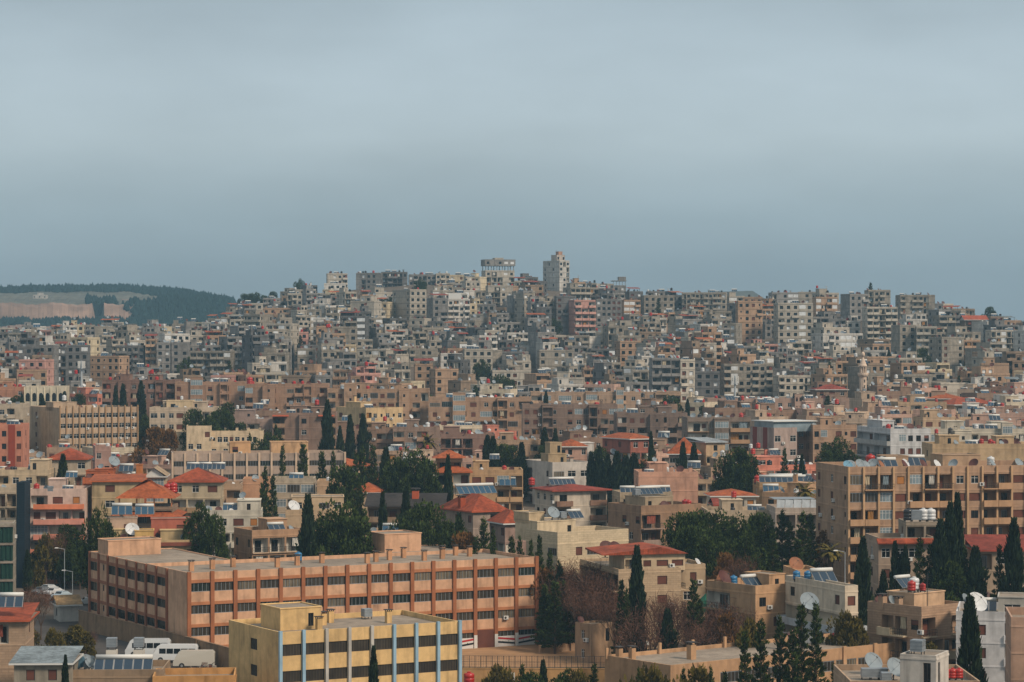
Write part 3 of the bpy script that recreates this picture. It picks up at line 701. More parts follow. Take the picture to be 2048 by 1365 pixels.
def bare(seed, H=6, W=2.8, n=900):
    rng = random.Random(seed); tr = MB(); mb = MB(); tr.tube((0, 0, -.4), (0, 0, H * .3), .16, .1, 6); ends = []
    def grow(p, d, ln, r, lv):
        e = p + d * ln; tr.tube(p, e, r, r * .6, 4)
        if lv == 0: ends.append(e); return
        for _ in range(4):
            grow(e, (d + Vector((rng.uniform(-.8, .8), rng.uniform(-.8, .8), rng.uniform(-.1, .6)))).normalized(), ln * rng.uniform(.6, .85), r * .55, lv - 1)
    for k in range(5): a = k * 1.26; grow(Vector((0, 0, H * .28)), Vector((math.cos(a) * .7, math.sin(a) * .7, 1)).normalized(), H * .27, .07, 2)
    for _ in range(n):
        c = rng.choice(ends); p = c + Vector((rng.gauss(0, .35), rng.gauss(0, .35), rng.gauss(0, .35)))
        tuft(mb, p, Vector((rng.gauss(0, 1), rng.gauss(0, 1), rng.gauss(.6, 1))).normalized(), rng.uniform(.35, .8), .02, rng)
    return [('trunk', tr, ['bark'], False), ('crown', mb, ['twig'], False)]
def palm(seed, H=8):
    rng = random.Random(seed); tr = MB(); mb = MB(); tr.tube((0, 0, -.4), (0, 0, H), .38, .3, 8)
    for k in range(46):
        a = rng.random() * 6.28; el = rng.uniform(-.9, 1.1); ln = rng.uniform(1.8, 2.5); p = Vector((0, 0, H)); d = Vector((math.cos(a) * math.cos(el), math.sin(a) * math.cos(el), math.sin(el)))
        for s in range(6):
            nx = p + d * ln / 6; side = d.cross(Vector((0, 0, 1))).normalized() * (.42 * math.sin((s + 1) / 7 * 3.14))
            mb.face([p - side, p, nx, nx - side * .8 + Vector((0, 0, -.1))], 0 if el > -.3 else 1); mb.face([p, p + side, nx + side * .8 + Vector((0, 0, -.1)), nx], 0 if el > -.3 else 1)
            p = nx; d = (d + Vector((0, 0, -.2))).normalized()
    return [('trunk', tr, ['bark'], False), ('crown', mb, ['olive', 'twig'], False)]
for i in range(3): proto('cypress%d' % i, cypress(i + 1, W=(1.2, 1.35, 1.05)[i]))
for i in range(3): proto('conifer%d' % i, conifer(i + 11))
for i in range(3): proto('pine%d' % i, broad(i + 21, n=7500))
proto('olive0', broad(31, H=5, W=2.8, mat='olive', n=3600, clumps=22, low=.15)); proto('autumn0', broad(32, H=7, W=3.0, mat='autumn', n=4200, clumps=24, low=.15))
for i in range(2): proto('bare%d' % i, bare(i + 41))
proto('palm0', palm(51))
def ftree(key, n=300):   # light far version: few large leaves
    pm, _ = PROTO[key]
TREEH = dict(cypress=12, conifer=13, pine=9, olive=5, autumn=7, bare=6, palm=10)
TDESC = dict(cypress='slim dark green cypress', conifer='ragged dark conifer', pine='broad dark green pine', olive='yellow-green bushy tree', autumn='orange-brown autumn tree', bare='bare reddish-brown tree', palm='palm with a shaggy crown')
TNAME = dict(cypress='cypress_tree', conifer='conifer_tree', pine='pine_tree', olive='leafy_tree', autumn='leafy_tree', bare='bare_tree', palm='palm_tree')
TREES = []
def tree(kind, u, ytop, D, hpx=None, wide=1.0, ybase=None, label=None, h=None):
    """tree whose tip is seen at (u, ytop) at distance D; stands on the ground unless its height is given"""
    rng = random.Random(int(u * 3 + ytop)); x = (u - CX) / F * D; g = ground(x, D) - .1; zt = CZ + (HY - ytop) * D / F
    H = h or max(2.0, zt - g)
    if h: pass
    H = min(H, 26)
    k = kind + str(rng.randrange({'cypress': 3, 'conifer': 3, 'pine': 3, 'bare': 2}.get(kind, 1))); s = H / TREEH[kind]
    sx = max(s * .58, min(s, dict(pine=.8, conifer=.75, cypress=1.1, bare=.8, olive=.95, autumn=.85, palm=1.1)[kind])) * wide
    o = spawn(k, TNAME[kind], 'tree', (x, D, g if not h else zt - H), rng.random() * 6, (sx, sx, s), desc=TDESC[kind], group='city trees', size=(H * F / D) ** 2 * .4, label=label)
    THINGS[-1]['px'] = (u, ytop + 10); TREES.append((x, D, sx * 2)); return o
# ---------------------------------------------------------------- extra blocks on a building (wings, upper storeys)
def addblock(b, x0, y0, x1, y1, z0, z1, rows=('.',), srows=('.',), col=None, name='upper_storey', fh=3.1, par=.3, mat='wall', roofbox=True, slab=False, far=None, rail=False):
    if z1 - z0 < fh + par + .03: fh = max(1, z1 - z0 - par - .03)
    rng = b['rng']; mb = MB(); pp = []; fr = b['far'] if far is None else far
    facade(mb, pp, (x0, y0), (1, 0), (0, 1), x1 - x0, z1, z0, rows, fh, par, 0, rng, fr, slab)
    facade(mb, pp, (x0, y1), (0, -1), (1, 0), y1 - y0, z1, z0, srows, fh, par, 0, rng, fr, slab)
    facade(mb, pp, (x1, y0), (0, 1), (-1, 0), y1 - y0, z1, z0, srows, fh, par, 0, rng, fr, slab)
    mb.face([(x1, y1, z0), (x0, y1, z0), (x0, y1, z1), (x1, y1, z1)]); mb.face([(x0, y0, z1 - .03), (x1, y0, z1 - .03), (x1, y1, z1 - .03), (x0, y1, z1 - .03)], 1)
    for a in ((x0 - .1, y0 - .1, x1 + .1, y0 + .1), (x0 - .1, y1 - .1, x1 + .1, y1 + .1), (x0 - .1, y0 + .1, x0 + .1, y1 - .1), (x1 - .1, y0 + .1, x1 + .1, y1 - .1)):
        mb.box(a[0], a[1], z1, a[2], a[3], z1 + .15, 3)
    col = col or b['col']; po = link(name, mb.mesh(name, [M[mat], M['roof'], M['inner'], M['trim']]), b['root'], color=col)
    for nm, pos, rot, me, cf in pp: link(nm, me, po, pos, rot, color=cf if isinstance(cf, tuple) else col if cf else None)
    b['blocks'].append((x0, y0, x1, y1, z1 + .05)); return po
def addpart(b, name, mb, mats, col=None, parent=None): return link(name, mb.mesh(name, [M[k] for k in mats]), parent or b['root'], color=col)
def pillars(b, n, L, zt, zb, w, dep, col, mat='trim', face='front', cols=None, top=.15):
    for k in range(n + 1):
        mb = MB(); s = L * k / n
        if face == 'front': mb.box(s - w / 2, -dep, zb, s + w / 2, 0.02, zt + top)
        else: mb.box(-dep, s - w / 2, zb, .02, s + w / 2, zt + top)
        addpart(b, 'pillar', mb, [mat], (cols[k] if cols else col))

C = dict(tan=hx('ab8a6b'), ltan=hx('c3a585'), dtan=hx('8b6c54'), brown=hx('84604a'), cream=hx('cdbb9a'), white=hx('c9c3b8'), grey=hx('93897b'), dgrey=hx('6f6a62'), pink=hx('c79a86'), salmon=hx('c9704f'),
         mauve=hx('96837b'), orange=hx('b9683f'), yellow=hx('d0ab71'), sand=hx('b8976f'), redb=hx('8d4a3b'), stone=hx('c9b699'), pinkt=hx('c0957c'), olive=hx('a3937a'))
TILE = hx('a04d30'); TILER = hx('944434'); TILEO = hx('ad5c34')

# ---------------------------------------------------------------- the two schools in front
sch = building(None, 377.5, 1072.6, 1146.3, 388, 28.3, dp=19, fh=3.45, col=hx('caa080'), rows=('G' * 16,), srows=('KK..',), par=.62, ref='the long orange-brown school', cat='school', name='school_building', slab=False,
               label='long orange-brown four-storey school with rust pillars and curtained strip windows', yv=1290, clutter=0, base=0, inner='c')
L, zt = sch['L'], sch['root'].location.z; ZR = (CZ + (HY - 1146.3) * 388 / F)
RU = hx('8f5a3c')
pillars(sch, 16, L, ZR, 0, .62, .3, RU)
for r in range(4):
    zb_ = ZR - .62 - 3.45 * r; mb = MB(); mb.box(.1, -.12, zb_ - 1.0, L - .1, .05, zb_ - .5); mb.box(-.09, 0.1, zb_ - 1.0, .04, 18.9, zb_ - .5) if False else None; addpart(sch, 'band', mb, ['trim'], hx('a26c4a'))
addblock(sch, 0.0, 19, 15, 47, 0, ZR - .2, rows=('.',), srows=('KnKKKK',), name='wing', fh=3.45, par=.62)
for s in (19, 23.6, 28.3, 33, 37.6, 42.3, 47, 14.2, 9.4):
    mb = MB(); mb.box(-.25, s - .3, 0, .03, s + .3, ZR - .05); addpart(sch, 'pillar', mb, ['trim'], hx('8a563c'))
for r in range(4):
    zb_ = ZR - .62 - 3.45 * r; mb = MB(); mb.box(-.12, 9.5, zb_ - 1.0, .04, 46.9, zb_ - .5); addpart(sch, 'band', mb, ['trim'], hx('8f5d43'))
addblock(sch, .1, 38, 9.5, 43.2, ZR - .4, ZR + 2.3, name='stair_tower')
addblock(sch, 44, 19, 62, 33, 0, ZR - .3, rows=('.',), srows=('GGG',), name='wing', fh=3.45, par=.62)
addblock(sch, 45, 24, 52, 31, ZR - .5, ZR + 2.7, name='stair_tower', srows=('v..',))
for k, c in enumerate((.06, .13, .2, .3, .37, .455, .56, .6, .655, .73, .80, .9)): ch(sch, c, .45 + .1 * (k % 3), 1.0, hx('b98a66'))
for c in (.72, .84, .88): ch(sch, c, .8, 1.0, hx('b98a66'))
tk(sch, .4, .75, 'blue', 1.1)
# murals, door and signs at the foot of the last bays
bw = L / 16
for k, fl in ((12, 0), (14, 1), (15, 0)):
    x0 = k * bw + .35; x1 = (k + 1) * bw - .35; mb = MB(); mb.box(x0, -.16, 0.05, x1, .02, 1.75, 0)
    for m_, z0, h in ((1, 1.0, .3), (2, .35, .3)):
        a, c_ = (.35, 0) if fl else (0, .35)
        mb.hexa([(x0, -.19, z0 + a), (x1, -.19, z0 + c_), (x1, -.161, z0 + c_), (x0, -.161, z0 + a), (x0, -.19, z0 + h + a), (x1, -.19, z0 + h + c_), (x1, -.161, z0 + h + c_), (x0, -.161, z0 + h + a)], m_)
    for st in (.3, .65):
        xs_ = x0 + (x1 - x0) * st; i = len(mb.v)
        for j in range(10): rr = .13 if j % 2 == 0 else .055; an = math.pi / 2 + j * math.pi / 5; mb.v.append((xs_ + rr * math.cos(an), -.17, .92 + rr * math.sin(an)))
        mb.f.append(tuple(range(i, i + 10))); mb.m.append(3)
    CACHE.setdefault('flagm', [pmat('mural_white', hx('c9c6c2')), pmat('mural_red', hx('a92b2b')), pmat('mural_black', hx('1d1d1f')), pmat('mural_green', hx('2f6b3c'))])
    link('mural', mb.mesh('mural', CACHE['flagm']), sch['root'])
mb = MB(); mb.box(13 * bw + .4, -.15, 0, 14 * bw - .4, .02, 3.0); addpart(sch, 'door', mb, ['shut'])
for k in (12, 13, 14, 15):
    mb = MB(); mb.box(k * bw - .3, -.34, 0, k * bw + .3, -.31, 2.2); addpart(sch, 'painted_pillar_foot', mb, ['fwhite'])
link('air_conditioner', ac_mesh(), sch['root'], (14.35 * bw, -.05, 4.5))
yel = building(None, 560, 918.7, 1265, 327, 29.5, dp=17, fh=3.5, col=hx('d2b07a'), rows=('Q' * 8,), srows=('..K..',), par=.75, ref='the yellow school with blue pillars', cat='school', name='school_building', slab=False,
               label='yellow flat-roofed school block with pale blue pillars in the foreground', yv=1365, clutter=0, base=-5)
YZ = 5 + CZ + (HY - 1265) * 327 / F; Ly = yel['L']
PB = hx('86a3b4'); PG = hx('a8a49c')
pillars(yel, 8, Ly, YZ, 0, .42, .38, PB, cols=[PB, PB, PG, PG, PG, PB, PB, PB, PB])
addblock(yel, 3.2, 7, 9.2, 13.5, YZ - 1, YZ + 2.2, rows=('.v',), name='stair_tower', fh=2.6)
for fx, fy in ((.3, .3), (.42, .62), (.5, .75), (.755, .5)): ch(yel, fx, fy, 1.05, hx('cfac76'))
tk(yel, .74, .85, 'metal', 1.0)

# low school block, bottom right
low = building(None, 1341, 1801, 1331, 324, 37, dp=13.5, fh=3.6, col=hx('b08c6a'), rows=('..GGG.GGG.',), srows=('.',), par=.55, ref='the long low tan block', cat='school', name='low_block', slab=False,
               label='long low tan block with dark strip windows, bottom right', yv=1365, clutter=0)
for f in (.0, .1, .22, .36, .5, .62, .74, .88, 1):
    mb = MB(); x = low['L'] * f; mb.box(x - .3, -.25, -1, x + .3, .02, low['zr'] + .7) if f > .5 else mb.box(x - .2, 12.9, low['zr'], x + .2, 13.2, low['zr'] + 1.5); addpart(low, 'pillar', mb, ['trim'], low['col'])
ch(low, .21, .45, 1.3); ch(low, .06, .8); ch(low, .02, .85); ch(low, .62, .5, 1.3)
tk(low, .70, .62, 'pink', 1.3); tk(low, .75, .6, 'metal', 1.25); tk(low, .8, .62, 'black', 1.1); tk(low, .835, .66, 'black', 1.0); tk(low, .88, .6, 'red', .8)

B = building
# ---- right foreground
rA = B(1735, 1843, 1931, 1214, 345, 40, dp=12, fh=3.15, col=hx('a88b72'), rows=('r.r', 'DD'), srows=('.DRw', '.DRw'), par=1.15, bcol=hx('b9a88c'), ref='the stone corner house', yv=1300, clutter=0, mat='stone', bdep=1.0,
      label='tan stone house with deep corner balconies and red tanks on its roof block')
addblock(rA, 2.5, 3.5, 9, 8.5, rA['zr'] - rA['z'] + rA['z'] - .2, rA['zr'] + 2.4, col=hx('c4a383'))
tk(rA, .33, .45, 'red', 1.05); tk(rA, .45, .5, 'white', 1.3); tk(rA, .52, .4, 'red', .8); ch(rA, .04, .75, 1.3); ch(rA, .1, .5, 1.2); ds(rA, .15, .85, 'red', 1.0); ds(rA, .2, .7, 'grey', .95); sl(rA, .55, .8, 'solar', 1); ae(rA, .5, .3, 1.6)
sh = B(None, 1880, 1990, 1197, 395, 10, dp=9, fh=3, col=hx('8f857c'), rows=('n.n',), roof='shed', rcol=hx('6d5650'), rh=.8, ref='the corrugated shed', yv=1210, clutter=0, label='low corrugated metal shed with a rusty sloping roof', cat='shed', name='shed')
rB = B(None, 1912, 2070, 1226, 333, -12, dp=13, fh=3.1, col=hx('bfbdbb'), rows=('.S.dd',), srows=('w.',), par=1.0, ref='the right-edge white house', yv=1340, clutter=0, label='plain white house with beige shutters at the right edge', seed=2)
addblock(rB, 5.5, 3, 13, 9, rB['zr'] - .2, rB['zr'] + 2.6, rows=('W.',), col=hx('a9a49a'))
ds(rB, .13, .3, 'grey', 1.4, 60); ds(rB, .25, .28, 'white', 1.5, 25); sl(rB, .2, .55, 'solar', 1)
rC = B(None, 2022, 2110, 1236, 300, -8, dp=12, fh=3.2, col=hx('a98a75'), rows=('..w',), srows=('.',), par=1, ref='the pinkish-tan wall house', yv=1365, clutter=0, label='plain pinkish-tan building cropped by the right edge')
rD = B(None, 1800, 1872, 1312, 262, -25, dp=5, fh=3.2, col=hx('b7b0a6'), rows=('.v',), srows=('v.',), par=.3, ref='the small white roof cabin', yv=1365, clutter=0, label='small white rooftop cabin carrying a green tank, bottom edge', cat='cabin', name='cabin')
tk(rD, .35, .4, 'metal', 1.1)
rE = B(None, 1700, 1960, 1362, 272, 0, dp=14, fh=3.2, col=hx('a58c73'), rows=('ww',), par=.7, ref='the roof at the bottom edge', yv=1365, clutter=0, label='tan roof terrace crowded with dishes and tanks at the bottom edge')
for fx, fy, s in ((.28, .75, 1.15), (.4, .35, 1.2), (.55, .2, 1.2)): ds(rE, fx, fy, 'grey', s, 30)
for fx in (.80, .85, .9): tk(rE, fx, .35, 'red', .85)
for fx in (.18, .25, .31): tk(rE, fx, .4, 'metal', .9)
tk(rE, .3, .15, 'metal', .9)
rF = B(1413, 1511, 1596, 1172, 378, 36, dp=9, fh=3.1, col=hx('b5916e'), rows=('w.w', '.w.'), srows=('R.', 'D.'), par=1.1, ref='the corner-loggia house', yv=1255, clutter=0, label='tan two-storey house with an open corner loggia and blue tank', bcol=hx('a58a6a'))
ds(rF, .12, .75, 'red', 1.3); ds(rF, .25, .85, 'rusty', 1.2); sl(rF, .22, .35, 'solar', 1.1); tk(rF, .35, .75, 'blue', 1.1); ae(rF, .05, .4); addblock(rF, 5, 2.5, 8.2, 8, rF['zr'] - .2, rF['zr'] + 2.2, rows=('v',), name='upper_storey')
rF2 = B(None, 1592, 1640, 1140, 386, 8, dp=8, fh=3, col=hx('b8936d'), rows=('n.', 'v.'), ref='the narrow tan stair block', yv=1170, clutter=0, label='narrow tan stair block with rusty barrel on top', cat='house')
ds(rF2, .2, .4, 'rusty', 1.2)
rG = B(1571, 1690, 1716, 1172, 364, 22, dp=9, fh=3.1, col=hx('c9baa4'), rows=('w', 'D', 'R'), srows=('w..w', 'D', 'R'), par=.8, bcol=hx('a3a8ab'), ref='the pale blue balcony', yv=1250, clutter=0, bdep=1.6, label='white house with a wide pale blue balcony and big grey dish')
ds(rG, .0, 1.0, 'grey', 2.0, 20, -2.2) if False else None
spawn('dish', 'satellite_dish', 'satellite dish', (42.4, 357, 11.6), R(18), 1.45, GREYC, desc='huge pale grey satellite dish', on=rG, group='roof satellite dishes')
sl(rG, .1, .5, 'solar', 1.2); sl(rG, .6, .6, 'solar', 1.1); tk(rG, .2, .85, 'blue', 1.0); tk(rG, .85, .8, 'blue', 1.0)
rH = B(1160, 1237, 1362, 1142 - 3, 405, 16, dp=10, fh=3.1, col=hx('b59d80'), rows=('.S.S.', '.S.S.'), srows=('R', 'R'), par=.5, mat='stone', ref='the stone house with brown shutters', yv=1190, clutter=0, roof='flat', label='sand stone house with brown shutters and a low red roof')
addblock(rH, 1.5, 1.5, 12, 9.5, rH['zr'] - .1, rH['zr'] + 2.5, rows=('RsSS',), col=hx('c0ab8d'))
rb = MB(); z = rH['zr'] + 2.65; rb.hexa([(-2.5, .9, z), (12.4, .9, z), (12.4, 10, z + .3), (-2.5, 10, z + .3), (-2.5, .9, z + .12), (7.5, .9, z + 1.15), (7.5, 10, z + 1.3), (-2.5, 10, z + .6)])
addpart(rH, 'roof', rb, ['tile'], TILE)
ds(rH, .28, .75, 'red', 1.35, 25, 1.0); ds(rH, .46, .8, 'red', 1.25, 40, 1.0); tk(rH, .36, .6, 'white', 1.1, 1.2); tk(rH, .3, .6, 'black', .9, 1.0)
rH2 = B(None, 1362, 1411, 1129, 410, 12, dp=10, fh=3.1, col=hx('ad9679'), rows=('.S.', 'w.'), par=.6, ref='the stone annex', yv=1185, clutter=.3, label='low sand stone annex with roof railing, right of the brown shutters')
tent = MB(); tx, td = (1420 - CX) / F * 398, 398
g_ = ground(tx, td)
tent.lathe([(2.3, 5.2), (2.2, 6.6), (.1, 8.6)], 8); tent.v = [(v[0] + tx, v[1] + td, v[2] + g_ - .5) for v in tent.v]
t_ = link('garden_tent', tent.mesh('garden_tent', [pmat('green_canvas', hx('1f5a46'))]), None); reg(t_, 'tent', 'dark green pointed canvas tent beside the stone annex', px=(1420, 1150), size=500)
# white stone house
rI = B(1052, 1115, 1257, 1065, 425, 33, dp=14, fh=3.2, col=hx('c7b597'), rows=('.sGs.', '.....'), srows=('..q', '.'), par=1.9, mat='stone', ref='the tall white stone house', yv=1120, clutter=0, label='tall white stone house with stained parapet wall and big windows')
addblock(rI, .2, 6.5, 8.2, 13.5, rI['zr'] - .2, rI['zr'] + 3.2, rows=('..v',), col=hx('c6b496')); addblock(rI, .1, 9, 3.3, 13.8, rI['zr'] + 2.9, rI['zr'] + 4.6, col=hx('bda888'))
ds(rI, .27, .75, 'grey', 1.15, 30); tk(rI, .42, .8, 'metal', 1.0); sl(rI, .5, .7, 'solar', .9)
rJ = B(1216, 1282, 1402, 1012, 476, 31, dp=13, fh=3.1, col=hx('94775f'), rows=('R.S', 'D.S', 'D.w'), srows=('..w.w', 'w..w.'), par=1.35, ref='the blue-laundry house', yv=1085, clutter=0, bcol=hx('8d7a6e'), label='grey-brown house with deep balconies, blue laundry on the lower one')
addblock(rJ, 3, 3, 9.5, 10, rJ['zr'] - .2, rJ['zr'] + 2.6, rows=('v.w',), col=hx('a5937a')); sl(rJ, .3, .6, 'solar6', .9); tk(rJ, .2, .5, 'metal'); ds(rJ, .5, .2, 'red', .9); tk(rJ, .96, .3, 'red', 1.1); tk(rJ, .99, .45, 'red', 1.1)
rK = B(1070, 1109, 1214, 981, 515, 22, dp=11, fh=3.1, col=hx('bfb3a2'), rows=('b.d', 'd.d', 'd.d'), srows=('xxx', 'www'), roof='hip', rcol=TILER, rh=.9, ref='the red-eaved white house', yv=1050, bcol=hx('7f6352'), clutter=0, label='white house with brown side wall and thin red tiled eaves', over=.9)
sl(rK, .12, .5, 'solar6', .9, dz=.6); tk(rK, -.1, .9, 'red', 1.2, dz=.3)
rL = B(980, 1010, 1054, 1047, 446, 24, dp=10, fh=3.1, col=hx('9c8377'), rows=('.S', 'd.', 'd.'), srows=('w.w', 'dd'), roof='hip', rcol=TILE, rh=2.2, ref='the bright orange hip roof', yv=1110, clutter=0, label='house with a bright orange hipped tile roof', bcol=hx('8f8172'))
rM = B(882, 946, 1012, 1023, 478, 30, dp=11, fh=3.1, col=hx('98877a'), rows=('.d', '.d'), srows=('w.w.w', '.w.w'), roof='hip', rcol=TILE, rh=3, ref='the seven-panel red roof', yv=1080, clutter=0, label='grey house under a wide red hipped roof with white eaves')
sl(rM, .12, .55, 'solarb6', 1.15, dz=2.6); ch(rM, .05, .4, 1.6, TILE)
# ---- right middle: long apartment block
big = B(1632, 1697, 2110, 934, 427, 11, dp=17, fh=3.0, col=hx('a98a70'), rows=('pRRogRRxxRDSRD', 'ppgSDDDSSDDSDD', 'DDgSDdDSwDDSDD', 'DDgSDDdSsDDSDd', 'DRdSDDDSSDDSDD'), srows=('w.w.w', 's.w.n'), par=1.0, ref='the long brown apartment block', name='apartment_block', cat='apartment block',
        label='long brown six-storey apartment block with shuttered windows and stacked balconies', yv=1090, clutter=0, bcol=hx('aa8767'))
for k in range(15):
    x = big['L'] * k / 14; mb = MB(); mb.box(x - .16, -.36, 0, x + .16, -.02, big['zr'] + .85); addpart(big, 'pillar', mb, ['trim'], hx('b3926f'))
for k, c in enumerate(('blue', 'grey', 'grey', 'grey', 'rusty', 'grey', 'red', 'red', 'white', 'grey', 'white', 'red', 'grey', 'grey')):
    ds(big, (.02, .05, .1, .12, .18, .2, .3, .40, .45, .55, .34, .66, .73, .88)[k], (.15, .25, .1, .4, .15, .5, .2, .25, .15, .25, .4, .3, .2, .3)[k], c, .9)
sl(big, .2, .3, 'solar', 1.1); sl(big, .25, .5, 'solar', 1.1); tk(big, .22, .7, 'red', 1.5); sl(big, .42, .75, 'solar', 1.1); tk(big, .6, .6, 'metal', 1.2); sl(big, .64, .55, 'solar', 1.1); tk(big, .8, .6, 'white', 1.2)
addblock(big, 20, 8, 27, 14, big['zr'] - .2, big['zr'] + 2.4, col=hx('a98d72')); addblock(big, 10, 9, 14, 14, big['zr'] - .2, big['zr'] + 2.2, col=hx('a98d72'))
rN = B(1753, 1757, 1872, 1076, 398, 4, dp=10, fh=3.3, col=hx('9d8a78'), rows=('wWW.', 'w...'), par=.9, ref='the red-fascia house', yv=1160, clutter=0, label='plain grey house with red tiled fascia behind the cypresses', inner='w')
mb = MB(); mb.hexa([(-.3, -.9, rN['zr'] - .1), (rN['L'], -.9, rN['zr'] - .1), (rN['L'], 0, rN['zr'] + .4), (-.3, 0, rN['zr'] + .4), (-.3, -.9, rN['zr'] + .1), (rN['L'], -.9, rN['zr'] + .1), (rN['L'], -.02, rN['zr'] + .75), (-.3, -.02, rN['zr'] + .75)]); addpart(rN, 'tile_fascia', mb, ['tile'], TILE)
rO = B(None, 1812, 1888, 1044, 404, 0, dp=8, fh=3, col=hx('8e8272'), rows=('HH',), par=.3, ref='the open roof platform', yv=1070, clutter=0, label='open concrete platform carrying striped metal tanks')
for k, c in enumerate(('black', 'metal', 'white', 'white')): tk(rO, .1 + .2 * k, .2, c, 1.4)
rP = B(None, 1955, 2080, 1100, 402, 0, dp=11, fh=3.1, col=hx('a5917b'), rows=('HxHd', '.'), roof='shed', rh=1.6, rcol=TILER, ref='the right-edge red roof', yv=1150, clutter=0, label='low house under a red tiled roof at the right edge')
rQ = B(None, 1551, 1634, 1016, 470, 3, dp=11, fh=3.0, col=hx('b0a193'), rows=('HH', 'DR', 'DR'), par=.9, ref='the white house with sheeted terrace', yv=1060, clutter=0, label='white house with metal sheets round its roof terrace')
mb = MB()
for k in range(5): x = .2 + k * 1.6; mb.hexa([(x, .3, rQ['zr']), (x + 1.5, .3, rQ['zr']), (x + 1.5, .5, rQ['zr']), (x, .5, rQ['zr']), (x + .3, 1.3, rQ['zr'] + 2.3), (x + 1.8, 1.3, rQ['zr'] + 2.2), (x + 1.8, 1.5, rQ['zr'] + 2.2), (x + .3, 1.5, rQ['zr'] + 2.3)])
mb.box(0, 1.5, rQ['zr'] + 2.3, rQ['L'], 8, rQ['zr'] + 2.4); addpart(rQ, 'terrace_sheeting', mb, ['grey'])
B(None, 1415, 1552, 1021, 478, 2, dp=11, fh=3.1, col=hx('b9a68d'), rows=('w..dd', '.'), ref='the cream terrace house', yv=1046, clutter=1.1, label='cream terrace house with dishes in front of the small red roofs')
B(None, 1432, 1470, 1010, 492, 2, dp=8, fh=3.1, col=hx('b9a68d'), rows=('od',), roof='gable', rcol=TILER, rh=1.1, ref='the left small red roof', yv=1018, label='small house with a low red gable above the cream terrace')
B(None, 1425, 1512, 992, 505, 3, dp=9, fh=3.1, col=hx('c2b8a8'), rows=('oxdo',), roof='hip', rcol=TILEO, rh=1.2, ref='the orange-roofed penthouse', yv=1010, label='white penthouse with orange hipped roof and yellow blinds')
B(None, 1519, 1634, 965, 535, 2, dp=11, fh=3.1, col=hx('ad8c66'), rows=('v.vh.',), ref='the tan house with solar roof', yv=990, clutter=0, label='tan house whose roof is covered with dark solar panels')
b = BLD[-1]; sl(b, .02, .1, 'solar6', 1.15); sl(b, .5, .15, 'solar6', 1.15); sl(b, .25, .55, 'solar6', 1.15); sl(b, .04, -.25, 'solarb', 1.1, dz=-1.6); tk(b, .03, .6, 'red', 1.2); tk(b, .35, .75, 'red', 1.1); tk(b, .8, .8, 'orange', 1.2)
B(None, 1277, 1396, 944, 545, 2, dp=12, fh=3.1, col=hx('c0937b'), rows=('....',), ref='the plain pink parapet house', yv=972, clutter=1.3, label='low house with a long plain pink parapet')
B(None, 1240, 1345, 985, 508, 8, dp=9, fh=3.1, col=hx('a5937a'), rows=('v.w.v',), ref='the small solar-row house', yv=1000, clutter=0, label='small grey-tan rooftop house under a wide solar row')
sl(BLD[-1], .45, .3, 'solar6', 1.0); sl(BLD[-1], .05, .2, 'solar'); tk(BLD[-1], .7, .8, 'white')
# ---- centre middle
wl = B(1046, 1105, 1182, 925, 620, 24, dp=14, fh=3.3, col=hx('bcb1a3'), rows=('qWW', 'w..'), srows=('H.w', 'H.w'), par=1.4, ref='the big white L-shaped house', yv=985, clutter=0, label='big white L-shaped house with a square tower on its roof', slab=False)
addblock(wl, .5, 3.5, 5.5, 8, wl['zr'] - .2, wl['zr'] + 3.2, rows=('.v',), col=hx('ac9574')); addblock(wl, 1.2, 4, 4.4, 7, wl['zr'] + 3.1, wl['zr'] + 6, rows=('.v',), col=hx('ac9574')); ch(wl, .8, .4, 1.2)
wl2 = B(None, 1182, 1277, 923, 640, 3, dp=10, fh=3.3, col=hx('c0b8ab'), rows=('W...',), ref='the wing behind six cypresses', yv=985, clutter=.4, label='white wing hidden behind a row of six cypresses', par=1.4)
B(None, 1165, 1217, 905, 655, 14, dp=8, fh=3.1, col=hx('c7c2b8'), rows=('..',), ref='the white stair block', yv=925, clutter=0, pent=[(.0, .2, .5, .8, 3.2)], label='plain white block with a small white cabin on top')
B(None, 940, 1046, 940, 560, 2, dp=12, fh=3.1, col=hx('b3936f'), rows=('SSgH', '..dd'), ref='the blue-heater tan house', yv=985, clutter=.8, label='tan house with a shutter row and a blue solar heater in front')
sl(BLD[-1], .55, -.1, 'solarb', 1.2, dz=-3)
kk = B(None, 870, 940, 944, 552, 3, dp=9, fh=2.9, col=hx('b29272'), rows=('HH', 'D'), roof='hip', rcol=TILEO, rh=1.8, ref='the two-tier orange kiosk roof', yv=965, clutter=0, label='house with two tiers of orange tiled roof over open loggias')
addblock(kk, .3, 1.5, 6, 8, kk['zr'] - .3, kk['zr'] + 2.9, rows=('H',), col=hx('b29272'))
mb = MB(); z = kk['zr'] + 3.05; mb.v = [(-.6, .6, z), (7, .6, z), (7, 9, z), (-.6, 9, z), (3.2, 4.8, z + 1.8)]; mb.f = [(0, 1, 4), (1, 2, 4), (2, 3, 4), (3, 0, 4), (3, 2, 1, 0)]; mb.m = [0] * 5; addpart(kk, 'roof', mb, ['tile'], TILEO)
B(1205, 1261, 1302, 878, 640, 30, dp=11, fh=3.1, col=hx('9c5238'), rows=('xx', 'dd', 'd.'), srows=('w.w.', 'dd'), roof='hip', rcol=TILEO, rh=1.3, ref='the rust-red house', yv=915, bcol=hx('8a5745'), clutter=0, label='rust-red house with orange roof and brown balconies')
B(None, 1338, 1398, 908, 622, -4, dp=9, fh=3.1, col=hx('9d8272'), rows=('GG', 'd.'), roof='hip', rcol=TILEO, rh=4, ref='the steep orange roof', yv=925, clutter=0, label='house with a steep orange tiled roof and black chimney tower')
